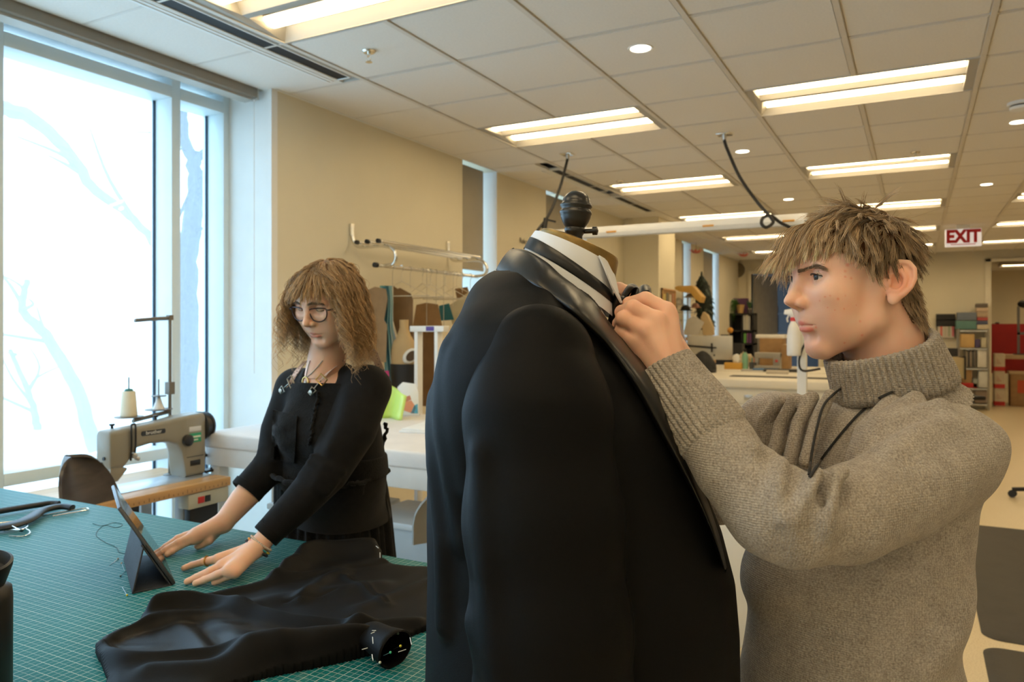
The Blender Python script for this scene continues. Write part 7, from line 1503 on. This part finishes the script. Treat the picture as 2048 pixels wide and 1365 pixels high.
# spray bottle hanging on the post
p = W(1588, 712, 5.22); sb_ = thing('spray_bottle', 'white spray bottle with red collar hanging beside the post', 'bottle', tuple(p)); k = 5.22/F
MB().lathe([(.0, 0), (.042, .0), (.046, .006), (.047, .05), (.046, .14), (.036, .20), (.026, .225), (.022, .235), (.022, .25)], 24).build('bottle', mat('bottle_white', (.80, .78, .74), .35), sb_, angle=50); MB().lathe([(.0245, .238), (.0245, .262), (.018, .264)], 20).build('collar', mat('red_plastic', (.6, .03, .02), .4), sb_)
b = MB(); b.prism([(-.065, .285), (-.06, .315), (.0, .325), (.04, .31), (.045, .28), (.02, .262), (-.02, .262), (-.028, .28)], -.016, .016, 'y'); b.tube([(-.03, 0, .285), (-.045, 0, .255), (-.04, 0, .23)], .007, 6); b.build('trigger_head', mat('bottle_white', (.80, .78, .74), .35), sb_, bevel=.004); b = wmb(sb_); b.tube([p+Vector((.0, .0, .27)), Vector((-.70, YBm-.03, p.z+.27))], .004, 6); b.build('hanger_wire', m_steel, sb_)
b = MB(); b.tube(spline([W(1612, 685, 5.2), W(1604, 700, 5.2), W(1598, 725, 5.2), W(1606, 742, 5.2), W(1640, 738, 5.2)], 6), .008, 6); wtag('iron_hose', b, m_black, 'black hose looping round the white post', 'hose')

# ================================================================== COSTUME CORNER, PLANT, BACK WALL
yk = 12.2
def kx(u, y=yk): return Py(u, 655, y).x
def kz(v, u=1420, y=yk): return CAMZ-(v-HV)*(y/_rat(u).y)/F
r = thing('feather_costume', 'dark green-black feathered costume on a stand', 'costume', (kx(1407), yk, 0)); b = MB(); pf = [(552, 4), (560, 8), (575, 13), (595, 17), (615, 17), (640, 15), (660, 17)]
kk = (yk/_rat(1407).y)/F
b.rings([[((np.interp(v, [552, 660], [-4, 6])+w_*math.cos(t))*kk, w_*.8*kk*math.sin(t), kz(v)) for t in [2*math.pi*j/18 for j in range(18)]] for v, w_ in pf]); b.cyl((-.03, 0, kz(556)), (-.03, 0, kz(543)), .025, 8, .012); b.cyl((.02, 0, 0), (.02, 0, kz(655)), .02, 8); b.build('garment', mat('feather_dark', (.014, .022, .016), .8, var=.5, vscale=20), r, angle=180)
b = MB(); rr = random.Random(4)
for _ in range(170):
    v = rr.uniform(556, 650); w_ = np.interp(v, [p[0] for p in pf], [p[1] for p in pf])*1.02; a = rr.uniform(0, 6.28); c = Vector(((np.interp(v, [552, 660], [-4, 6])+w_*math.cos(a))*kk, w_*.8*kk*math.sin(a), kz(v))); n = Vector((math.cos(a), math.sin(a)*.8, -1.3)).normalized(); s_ = Vector((-math.sin(a), math.cos(a), 0)); l = rr.uniform(.05, .1)
    b._add([c, c+n*l*.5+s_*.018, c+n*l, c+n*l*.5-s_*.018], [(0, 1, 2, 3)])
b.build('feathers', mat('feather_green', (.018, .035, .022), .6, var=.6, vscale=10), r)['kind'] = 'stuff'
ct2 = thing('costume_table', 'side table under the hats and papers', 'table', (kx(1392), 11.9, 0)); b = wmb(ct2); b.box(max(kx(1352, 11.9), XW+.02), kx(1430, 11.9), 11.65, 12.05, 1.30, 1.33); b.build('top', m_wood, ct2)
for u in (1362, 1426): b = wmb(ct2); b.box(kx(u, 11.9)-.02, kx(u, 11.9)+.02, 11.7, 12.0, 0, 1.30); b.build('side_panel', m_wood, ct2)
ya = 11.62
def slab_px(name, pts, y, th, m, lab, cat, rot=None):
    P = [Py(u, v, y) for u, v in pts]; cx = sum(p.x for p in P)/len(P); zb = min(p.z for p in P); o = MB().prism([(p.x-cx, p.z-zb) for p in P], -th/2, th/2, 'y').build(name, m, None, bevel=min(.004, th*.2)); o.location = (cx, y, zb); tag(o, lab, cat); return o
slab_px('card_folder', [(1350, 577), (1360, 573), (1388, 572), (1408, 594), (1404, 606), (1395, 600), (1386, 588), (1362, 584)], 11.6, .25, mat('card_yellow', (.62, .38, .10), .6), 'yellow card folder draped over the hat stand', 'folder')
for (u, v, rx, rz, m, lab) in ((1371, 617, .075, .07, m_black, 'shiny black bowler hat below the yellow folder'), (1358, 604, .07, .085, mat('hat_white', (.62, .60, .56), .7), 'white rounded hat at the left of the pile'), (1391, 612, .06, .06, mat('hat_red', (.40, .22, .16), .7), 'reddish patterned hat right of the black bowler'), (1382, 592, .085, .05, mat('hat_grey', (.45, .42, .38), .7), 'grey hat brim under the yellow folder')):
    p = Py(u, v, 11.75); r = thing('hat', lab, 'hat', tuple(p-Vector((0, 0, rz*.6))), 'hats in the costume corner'); b = MB(); blob(b, (0, 0, rz*.35), rx, rx, rz, 18, 10, -.3); b.build('crown', m, r, angle=180); MB().lathe([(0, 0), (rx*1.35, .004), (rx*1.45, .016), (rx*1.3, .012), (0, .012)], 22).build('brim', m, r, angle=60)
r = thing('hat_stand', 'slim pole stand carrying the hats', 'stand', (kx(1375, 11.85), 11.86, 1.33)); b = MB(); b.cyl((0, 0, 0), (0, 0, kz(580, 1375, 11.86)-1.33), .012, 8); b.lathe([(.08, 0), (.08, .012), (.02, .02)], 16); b.build('pole', m_steel, r); b = MB()
for zq_ in (.12, .28, .4): b.cyl((-.16, -.06, zq_), (.16, -.06, zq_), .006, 6)
b.build('crossbars', m_steel, r)
slab_px('paper_sheet', [(1367, 670), (1374, 640), (1388, 632), (1409, 645), (1396, 671)], 11.55, .03, mat('paper_grey', (.58, .56, .52), .8), 'tilted pale paper sheet leaning under the hats', 'paper'); slab_px('fabric_drape', [(1408, 671), (1403, 635), (1408, 624), (1416, 630), (1427, 655), (1428, 671)], 11.6, .12, mat('drape_beige', (.55, .42, .24), .85), 'beige draped fabric beside the pale paper', 'fabric')
b = MB(); b.tube([Py(1345, 610, 11.3), Py(1356, 640, 11.28), Py(1376, 700, 11.25), Py(1388, 735, 11.22)+Vector((0, 0, ZD-Py(1388, 735, 11.22).z))], [.012, .02, .018, .018], 8); wtag('roll', b, mat('roll_lilac', (.45, .43, .60), .6), 'pale lilac roll leaning next to the young man\'s wrist', 'roll'); bpy.data.objects['roll'].name = 'paper_roll'
# framed picture board on the pier side
fb_ = Px(1335, 600, -2.877); r = thing('pinboard', 'wood-framed pinboard with small photos on the pier', 'pinboard', (-2.875, fb_.y, fb_.z-.12)); w2, h2_ = .30, .26
MB().box(0, .015, -w2, w2, 0, h2_).build('board', mat('cork', (.30, .17, .07), .8), r); b = MB(); b.box(0, .025, -w2, w2, 0, .02); b.box(0, .025, -w2, w2, h2_-.02, h2_); b.box(0, .025, -w2, -w2+.02, 0, h2_); b.box(0, .025, w2-.02, w2, 0, h2_); b.build('frame', m_wood, r)
for k, c_ in enumerate(((.5, .4, .1), (.12, .12, .08), (.5, .45, .35), (.35, .15, .08))): MB().box(.015, .018, -.24+.13*k, -.15+.13*k, .05+.02*(k % 2), .19+.02*(k % 2)).build('photo', mat('photo_%d' % k, c_, .5), r)
# shelf unit with plant
ysh = 13.4
def sx(u, y=ysh): return Py(u, 655, y).x
def sz(v, u=1480, y=ysh): return CAMZ-(v-HV)*(y/_rat(u).y)/F
r = thing('bookcase', 'black bookcase under the trailing plant', 'bookcase', (sx(1483), ysh+.15, 0)); b = wmb(r); xa, xb = sx(1459), sx(1508); zt = sz(627)
for (q0, q1, q2, q3) in ((xa, xa+.03, 0, zt), (xb-.03, xb, 0, zt), (sx(1484)-.012, sx(1484)+.012, 0, zt)): b.box(q0, q1, ysh, ysh+.3, q2, q3)
b.build('upright', m_black, r); b = wmb(r)
for z in (zt-.03, sz(664), sz(690), .5, .1): b.box(xa, xb, ysh, ysh+.3, z, z+.03)
b.build('shelf', m_black, r); b = wmb(r); b.box(xa, xb, ysh+.28, ysh+.3, 0, zt); b.build('back_panel', m_black, r)
for i, (ua, ub, va, vb, c_, lab) in enumerate(((1486, 1491, 631, 663, (.50, .50, .44), 'first pale binder in the black bookcase'), (1491, 1496, 630, 663, (.56, .54, .46), 'middle pale binder in the black bookcase'), (1496, 1500, 632, 663, (.44, .44, .42), 'last pale binder in the black bookcase'), (1487, 1492, 667, 688, (.16, .42, .10), 'green folder low in the black bookcase'), (1493, 1497, 667, 688, (.20, .08, .20), 'first purple folder low in the black bookcase'), (1498, 1503, 667, 688, (.16, .06, .17), 'second purple folder low in the black bookcase'))):
    o = MB().box(sx(ua), sx(ub)-.004, ysh+.02, ysh+.24, sz(vb), sz(va)); wtag('binder', o, mat('binder_%d' % i, c_, .6), lab, 'binder', 'binders in the black bookcase')
o = wtag('purple_board', MB().box(sx(1462), sx(1492), ysh+.2, ysh+.23, zt, sz(596)), mat('board_purple', (.10, .04, .10), .7), 'dark purple board standing on the black bookcase', 'board')
r = thing('potted_plant', 'trailing green plant in an ochre pot on the bookcase', 'plant', (sx(1479), ysh+.08, zt)); MB().lathe([(.045, 0), (.065, .13), (.07, .15), (.06, .15), (.055, .12), (0, .12)], 20).build('pot', mat('pot_ochre', (.52, .33, .12), .6), r, angle=50); b = MB(); rr = random.Random(8)
for _ in range(110):
    a = rr.uniform(2.2, 4.4); l = rr.uniform(.1, .19); p0 = Vector((0, 0, .14)); p1 = p0+Vector((math.cos(a)*l*.7, math.sin(a)*.08-.05, rr.uniform(.0, .1))); p2 = p1+Vector((math.cos(a)*.05, -.02, -rr.uniform(.05, .35))); sp = spline([p0, p1, p2], 4); s_ = Vector((-.2, .3, .2)).normalized()*.009
    g = [[p-s_*(1-i/len(sp)), p+s_*(1-i/len(sp))] for i, p in enumerate(sp)]; b.sheet(g)
b.build('leaves', mat('leaf_green', (.06, .17, .03), .5, var=.4, vscale=15), r)['kind'] = 'stuff'
r = thing('potted_plant', 'small dark upright plant at the bookcase end', 'plant', (sx(1497), ysh+.1, zt)); MB().lathe([(.035, 0), (.045, .07), (.035, .07), (0, .06)], 16).build('pot', mat('pot_dark', (.08, .07, .07), .6), r); b = MB()
for k in range(9): a = k*.7; b.sheet([[(.0, 0, .06), (.008, 0, .06)], [(.03*math.cos(a)-.012, .03*math.sin(a), .15), (.03*math.cos(a)+.012, .03*math.sin(a), .15)], [(.05*math.cos(a), .05*math.sin(a), .27-.01*k), (.05*math.cos(a)+.002, .05*math.sin(a), .27-.01*k)]])
b.build('leaves', mat('leaf_dark', (.03, .08, .03), .5), r)
p = Py(1450, 672, 12.9); r = thing('desk_organiser', 'small black box with an orange flower in front of the bookcase', 'box', (p.x, 12.9, 0)); zq_ = sz(672, 1450, 12.9); b = MB(); b.box(-.06, .06, -.05, .05, zq_-.13, zq_+.02); b.box(-.3, .3, -.1, .1, 0, zq_-.13); b.build('box', m_black, r, bevel=.004); b = MB(); blob(b, (.09, -.02, zq_+.09), .05, .04, .05, 12, 8); b.cyl((.05, 0, zq_), (.09, -.02, zq_+.06), .006, 6); o = b.build('flower', mat('flower_orange', (.65, .30, .04), .6), r)
# clock
c = Py(1475, 541, YB-.03); r = thing('wall_clock', 'round wall clock in the far corner beside the dark doorway', 'clock', tuple(c)); MB().lathe([(.13, 0), (.15, 0), (.155, .02), (.13, .03), (.128, .015)], 30, (0, .02, 0), (0, -1, 0)).build('rim', mat('clock_rim', (.20, .16, .10), .5), r, angle=50); MB().lathe([(0, 0), (.13, 0), (.13, .01), (0, .012)], 30, (0, .02, 0), (0, -1, 0)).build('face', mat('clock_face', (.62, .55, .42), .6), r); b = MB(); b.box(-.004, .004, -.002, .002, 0, .09); b.box(0, .06, -.002, .002, -.004, .004); b.build('hands', m_black, r)
# red paper flowers on the ceiling
for i, (u, v, d, l) in enumerate(((1392, 507, 12.6, 'nearer'), (1487, 514, 14.2, 'farther'))):
    p = W(u, v, d); r = thing('paper_ornament', 'small red paper lotus hanging from the ceiling, %s of two' % l, 'ornament', tuple(p), 'red paper ornaments'); b = MB()
    for k in range(9): a = k*.7; b.sheet([[(0, 0, 0), (.01, 0, 0)], [(.05*math.cos(a)-.03*math.sin(a), .05*math.sin(a)+.03*math.cos(a), .01), (.05*math.cos(a)+.03*math.sin(a), .05*math.sin(a)-.03*math.cos(a), .01)], [(.12*math.cos(a), .12*math.sin(a), .07), (.12*math.cos(a)+.004, .12*math.sin(a), .07)]], .002)
    b.build('petals', mat('paper_coral', (.65, .16, .10), .7), r); b = MB(); b.cyl((0, 0, 0), (0, 0, ZC-p.z), .002, 5); b.build('string', m_black, r)
# dark doorway: door leaf, lit window beyond, shelf
dl_ = struct(MB().box(-.02, .02, 0, .95, 0, 2.6).build('door_1', mat('door_grey', (.36, .33, .27), .6), None)); dl_.location = (DX0+.03, YB+.1, 0); dl_.rotation_euler = (0, 0, -.35); bx('hinge', m_steel, -.025, -.015, -.01, .03, 1.6, 1.75, dl_); bx('handle', m_steel, .02, .06, .85, .9, 1.0, 1.05, dl_)
w0, w1 = Py(1529, 655, 20.1).x, Py(1547, 655, 20.1).x; r = empty('window_6', ((w0+w1)/2, 20.15, 0)); struct(r); zwa, zwb = Py(1538, 668, 20.1).z, Py(1538, 596, 20.1).z
bx('pane', emis('daylit_far_pane', (.35, .55, .85), .55), w0-r.location.x, w1-r.location.x, -.02, 0, zwa, zwb, r); bx('frame', m_black, w0-.02-r.location.x, w1+.02-r.location.x, -.035, -.02, (zwa+zwb)/2-.03, (zwa+zwb)/2, r)
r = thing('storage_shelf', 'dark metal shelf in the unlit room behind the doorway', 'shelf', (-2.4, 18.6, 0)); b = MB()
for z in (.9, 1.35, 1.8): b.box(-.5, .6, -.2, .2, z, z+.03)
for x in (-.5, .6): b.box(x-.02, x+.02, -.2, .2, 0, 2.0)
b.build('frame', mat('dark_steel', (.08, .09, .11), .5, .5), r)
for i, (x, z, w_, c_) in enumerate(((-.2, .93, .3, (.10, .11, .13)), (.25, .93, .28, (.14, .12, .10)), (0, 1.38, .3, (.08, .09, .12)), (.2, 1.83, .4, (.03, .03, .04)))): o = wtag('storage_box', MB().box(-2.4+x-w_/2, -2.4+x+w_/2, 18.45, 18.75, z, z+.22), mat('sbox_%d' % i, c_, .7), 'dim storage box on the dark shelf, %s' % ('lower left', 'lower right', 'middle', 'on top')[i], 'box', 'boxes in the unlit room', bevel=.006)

# ================================================================== RIGHT-HAND BACKGROUND
# exit sign
p = W(1926, 476, 10.4); r = thing('exit_sign', 'white ceiling exit sign with red letters', 'exit sign', tuple(p), rz=math.radians(0)); r.rotation_euler = (0, 0, math.radians(28-24)); hw, hh = .215, .12
bx('panel', emis('exit_panel', (1, .9, .86), .35), -hw, hw, -.02, .02, -hh, hh, r, bevel=.006); text_obj('lettering', 'EXIT', .235, mat('exit_red', (.55, .012, .015), .5), r, (0, -.023, .012), (math.pi/2, 0, 0), .002, sx=.84, font_off=.012); bx('underline', mat('exit_red', (.55, .012, .015), .5), -.15, .15, -.025, -.02, -.095, -.085, r); bx('ceiling_mount', m_white, -.08, .08, -.025, .025, hh, ZC-p.z+.01, r)
yb = YB-.25
def bxp(u0, u1, v0, v1, y, dep=.2): a = Py(u0, v1, y); c = Py(u1, v0, y); return (a.x, c.x, y, y+dep, a.z, c.z)
# wire shelf with contents
xs0, xs1 = Py(1917, 655, yb-.15).x, Py(1977, 655, yb-.15).x; sv = [661, 697, 737, 777, 808]; zsv = [Py(1945, v, yb-.15).z for v in sv]
r = thing('wire_shelf', 'grey wire shelving unit by the wide opening', 'shelf', ((xs0+xs1)/2, yb, 0)); 
for z in zsv: b = wmb(r); b.box(xs0, xs1, yb-.17, yb+.2, z-.025, z); b.build('shelf', m_steel, r)
for x in (xs0, xs1):
    for y in (yb-.17, yb+.2): b = wmb(r); b.cyl((x, y, 0), (x, y, zsv[0]+.03), .014, 8); b.build('post', m_steel, r)
items = [('storage_bin', 1912, 1953, 642, 659, 0, (.10, .22, .20), 'green storage bin on top of the wire shelf', 'bin'), ('storage_bin', 1914, 1953, 625, 641, 0, (.14, .17, .22), 'dark blue open bin stacked on the green bin', 'bin'),
    ('book', 1954, 1976, 650, 659, 0, (.60, .52, .38), 'cream book at the bottom of the tall book pile', 'book'), ('book', 1953, 1976, 642, 649.5, 0, (.07, .08, .14), 'navy book in the tall book pile', 'book'), ('book', 1955, 1976, 635, 641.5, 0, (.40, .07, .06), 'red book in the tall book pile', 'book'), ('book', 1954, 1975, 624, 634.5, 0, (.42, .32, .22), 'tan book in the tall book pile', 'book'), ('book', 1953, 1976, 616, 623.5, 0, (.55, .42, .30), 'pale book in the tall book pile', 'book'), ('book', 1952, 1976, 607, 615.5, 0, (.13, .11, .09), 'dark book on top of the tall book pile', 'book'),
    ('paper_stack', 1921, 1949, 669, 695.5, 1, (.55, .36, .14), 'thick tan paper stack on the second shelf', 'paper'), ('jar', 1950, 1960, 679, 695.5, 1, (.08, .06, .14), 'dark purple jar on the second shelf', 'jar'), ('small_box', 1962, 1973, 676, 695.5, 1, (.48, .44, .32), 'pale small box on the second shelf', 'box'),
    ('binder', 1955, 1973, 700, 735.5, 2, (.66, .63, .56), 'white binder with coloured spine on the third shelf', 'binder'),
    ('carton', 1924, 1944, 740, 766, 3, (.36, .22, .10), 'brown carton with red label on the fourth shelf', 'box'), ('bin', 1946, 1956, 758, 775.5, 3, (.30, .32, .30), 'small grey bin on the fourth shelf', 'bin'), ('binder', 1957, 1975, 743, 775.5, 3, (.62, .62, .58), 'white binder on the fourth shelf', 'binder'), ('book', 1924, 1955, 767, 775.5, 3, (.50, .03, .03), 'flat red book on the fourth shelf', 'book'),
    ('carton', 1950, 1974, 782, 806.5, 4, (.26, .20, .16), 'dim carton on the bottom shelf', 'box')]
for k in range(6): items.append(('book', 1928+k*4, 1931.5+k*4, 700+(k*7 % 5), 735.5, 2, [(.10, .09, .07), (.28, .24, .18), (.06, .06, .06), (.32, .26, .20), (.09, .09, .08), (.16, .14, .12)][k], '%s upright book on the third shelf from the left' % ('first', 'second', 'third', 'fourth', 'fifth', 'sixth')[k], 'book'))
for i, (n, u0, u1, v0, v1, sh, c_, lab, cat) in enumerate(items):
    q_ = bxp(u0, u1, v0, v1, yb-.14, .26); o = wtag(n, MB().box(*q_), mat('shelf_item_%d' % i, c_, .65), lab, cat, 'items on the wire shelf', bevel=.006)
    if sh in (1, 2, 3, 4) and n != 'book': pass
q_ = bxp(1960, 1966, 706, 722, yb-.145, .004); o = bpy.data.objects.get('binder.002') 
# wall organiser with colour charts
q_ = bxp(1872, 1911, 628, 676, YB-.08, .07); r = thing('wall_organiser', 'black mesh wall organiser with striped colour charts', 'organiser', ((q_[0]+q_[1])/2, YB-.05, q_[4])); w_ = (q_[1]-q_[0])/2; H_ = q_[5]-q_[4]; b = MB(); b.box(-w_, w_, .03, .045, 0, H_); b.build('back', mat('organiser_grey', (.22, .20, .17), .7), r)
for z in (H_*.55, H_*.80): b = MB(); b.box(-w_, w_, -.04, -.025, z-.03, z+.08); b.box(-w_, w_, -.04, .03, z-.03, z-.02); b.build('tray', m_black, r)
b = MB(); b.box(-w_+.03, w_-.02, -.03, .0, 0, H_*.52); co_ = b.build('chart', mat('chart_paper', (.60, .55, .48), .7), r)
for k, c_ in enumerate(((.60, .14, .12), (.55, .50, .40), (.35, .38, .25), (.60, .16, .18))): b = MB(); x = -w_+.07+k*w_*.4; b.box(x, x+w_*.22, -.033, -.03, H_*.06, H_*.48); b.build('colour_stripe', mat('stripe_%d' % k, c_, .6), co_)
# monitor and chair
q_ = bxp(1862, 1916, 697, 745, 15.3, .04); r = thing('monitor', 'large black monitor on the back-wall desk', 'monitor', ((q_[0]+q_[1])/2, 15.3, .76)); w_ = (q_[1]-q_[0])/2; MB().box(-w_, w_, 0, .04, q_[4]-.76, q_[5]-.76).build('screen', m_black, r, bevel=.006); b = MB(); b.box(-.03, .03, .02, .06, .0, q_[4]-.7); b.box(-.12, .12, -.06, .12, 0, .015); b.build('stand', m_black, r)
dk2 = thing('desk', 'low desk along the back wall under the black monitor', 'desk', (q_[0], 15.6, 0)); b = wmb(dk2); b.box(q_[0]-.5, q_[1]+.0, 15.1, 15.9, .73, .76); b.build('top', m_ff, dk2)
for x in (q_[0]-.45, q_[1]-.05): b = wmb(dk2); b.box(x-.02, x+.02, 15.2, 15.8, 0, .73); b.build('leg', m_steel, dk2)
p = Py(1910, 735, 13.2); r = thing('office_chair', 'office chair with tan mesh back before the black monitor', 'chair', (p.x, 13.2, 0), 'chairs', rz=.5); zc0 = Py(1910, 757, 13.2).z; zc1 = Py(1910, 714, 13.2).z
g = [[(-.15+.30*j/8, .03*((j-4)/4)**2, zc0+(zc1-zc0)*i/8) for j in range(9)] for i in range(9)]; MB().sheet(g, .015).build('backrest', mat('mesh_tan', (.50, .42, .26), .8), r, angle=60); b = MB(); b.tube([(-.155, 0, zc0-.02), (-.16, 0, zc1+.01)], .02, 8); b.tube([(-.16, 0, zc1), (.155, 0, zc1)], .012, 8); b.tube([(.155, 0, zc0-.02), (.155, 0, zc1)], .012, 8); b.build('back_frame', m_black, r); MB().box(-.22, .22, -.40, .04, .44, .50).build('seat', m_black, r, bevel=.02); MB().cyl((0, -.18, .1), (0, -.18, .44), .03, 10).build('gas_lift', m_black, r); b = MB()
for k in range(5): a = k*1.2566; b.tube([(0, -.18, .11), (.28*math.cos(a), -.18+.28*math.sin(a), .06)], .02, 6)
b.build('base', m_black, r)
for k in range(5): a = k*1.2566; MB().lathe([(.0, -.02), (.028, -.02), (.028, .02), (0, .02)], 12, (.28*math.cos(a), -.18+.28*math.sin(a), .029), (math.sin(a), -math.cos(a), 0)).build('caster', m_black, r)
p = Py(1884, 722, 13.0); 
# room beyond the opening
q_ = bxp(1986, 2075, 648, 782, 18.6, .05); o = wtag('red_panel', MB().box(q_[0]-.2, q_[1]+1.2, 18.6, 18.65, .55, q_[5]), mat('panel_red', (.33, .008, .008), .6), 'deep red panel in the room beyond the opening', 'panel')
b = MB(); b.box(q_[0]-.2, q_[0]-.12, 18.62, 18.68, 0, .56); b.box(q_[1]+1.1, q_[1]+1.18, 18.62, 18.68, 0, .56); o2 = b.build('panel_leg', m_steel, o); o2.location = -Vector(o.location)
sh_ = thing('worktable', 'narrow plank worktable beyond the opening', 'table', (2.0, 17.9, 0)); q_ = bxp(1990, 2080, 711, 718, 17.5, .5); b = wmb(sh_); b.box(q_[0], q_[1]+1, 17.5, 18.0, q_[4], q_[5]); b.build('top', mat('plank_tan', (.50, .37, .22), .6), sh_); b = wmb(sh_); b.box(q_[1]+.9, q_[1]+.96, 17.5, 18.0, 0, q_[4]); b.box(q_[0]+.0, q_[0]+.04, 17.9, 18.0, 0, q_[4]); b.build('leg', m_steel, sh_)
zt = 0; mc_ = mat('carton_white', (.62, .53, .40), .7); mred = mat('band_red', (.50, .025, .02), .6)
q0 = Py(1989, 700, 17.1).x; q1 = Py(2010, 700, 17.1).x; zu = [0, .33, .66, 1.0]
for k in range(3):
    r = thing('carton', 'white carton with a red band beyond the opening, %s of the stack' % ('bottom', 'middle', 'top')[k], 'box', ((q0+q1)/2, 17.25, zu[k]), 'red-banded cartons'); w_ = (q1-q0)/2; MB().box(-w_, w_, -.15, .15, 0, zu[k+1]-zu[k]-.004).build('box', mc_, r, bevel=.004); MB().box(-w_-.001, w_+.001, -.152, .152, .01, .09).build('band', mred, r); b = MB()
    for j in range(4): b.box(-w_*.6, w_*.3-.02*j, -.1525, -.151, .15+.03*j, .158+.03*j)
    b.build('print', mat('print_red', (.45, .12, .08), .7), r)
q_ = bxp(2011, 2062, 750, 800, 17.2, .4); r = thing('carton', 'large brown carton with a red square print beyond the opening', 'box', ((q_[0]+q_[1])/2+.08, 17.3, 0), 'cartons beyond the opening'); w_ = (q_[1]-q_[0])/2; MB().box(-w_, w_, -.1, .3, 0, q_[5]).build('box', m_kraft, r, bevel=.004); MB().box(-w_*.45, w_*.5, -.102, -.1, q_[5]*.42, q_[5]*.82).build('red_print', mat('print_orange_red', (.50, .08, .03), .7), r); MB().box(-w_-.02, w_+.02, -.12, .32, q_[5], q_[5]+.05).build('lid', mat('plank_tan', (.50, .37, .22), .6), r, bevel=.004)
p = Py(2040, 704, 17.9); r = thing('equipment_stand', 'dark grey equipment stand on the plank table', 'stand', (p.x, 17.75, Py(2040, 711, 17.75).z)); b = MB(); b.box(-.06, -.02, -.03, .03, 0, .95); b.box(.10, .14, -.03, .03, 0, .95); b.box(-.06, .14, -.03, .03, .40, .45); b.build('frame', mat('stand_grey', (.18, .18, .19), .5), r); b = MB(); b.box(-.12, .2, -.12, .12, 0, .03); b.build('base', m_black, r); b = MB(); blob(b, (.06, 0, 1.0), .12, .09, .08, 14, 8); b.build('head', m_black, r)
# wall plate by the opening
o = wtag('light_switch', MB().box(-.04+Py(1995, 628, 22.2).x, .04+Py(1995, 628, 22.2).x, 22.24, 22.28, 1.5, 1.62), m_black, 'small dark wall switch in the room beyond', 'switch')
# floor mats
def round_rect(x0, x1, y0, y1, r, n=6):
    out_ = []
    for cx, cy, a0 in ((x1-r, y1-r, 0), (x0+r, y1-r, 90), (x0+r, y0+r, 180), (x1-r, y0+r, 270)):
        for k in range(n+1): a = math.radians(a0+90*k/n); out_.append((cx+r*math.cos(a), cy+r*math.sin(a)))
    return out_
m_matr = mat('mat_rubber', (.045, .04, .033), .7, var=.1, bump=.2, bscale=120)
for (x0, x1, y0, y1, lab) in ((.28, 1.25, 4.30, 6.72, 'black anti-fatigue floor mat, farther of two'), (.27, 1.25, 1.75, 4.20, 'black anti-fatigue floor mat, nearer of two')):
    b = MB(); b.rings([[(x, y, 0) for x, y in round_rect(x0, x1, y0, y1, .09)], [(x, y, .004) for x, y in round_rect(x0, x1, y0, y1, .09)], [(x, y, .014) for x, y in round_rect(x0+.03, x1-.03, y0+.03, y1-.03, .07)]]); wtag('floor_mat', b, m_matr, lab, 'mat', 'floor mats', angle=20)
b = MB(); cx, cy = 1.03, 7.9; 
for k in range(5): a = k*1.2566+.3; b.tube([(cx, cy, .12), (cx+.3*math.cos(a), cy+.3*math.sin(a), .07)], .02, 6)
r = thing('stool', 'black wheeled stool at the right edge of view', 'stool', (cx+.05, cy, 0)); b.M = None; b.v = [v-Vector(r.location) for v in b.v]; b.build('base', m_black, r)
for k in range(5): a = k*1.2566+.3; MB().lathe([(.0, -.02), (.032, -.02), (.032, .02), (0, .02)], 12, (-.05+.3*math.cos(a), .3*math.sin(a), .034), (math.sin(a), -math.cos(a), 0)).build('caster', m_black, r)
MB().cyl((-.05, 0, .1), (-.05, 0, .5), .03, 10).build('gas_lift', m_black, r); MB().lathe([(0, .5), (.17, .5), (.19, .52), (.18, .56), (0, .57)], 24, (-.05, 0, 0)).build('seat', m_black, r, angle=50)
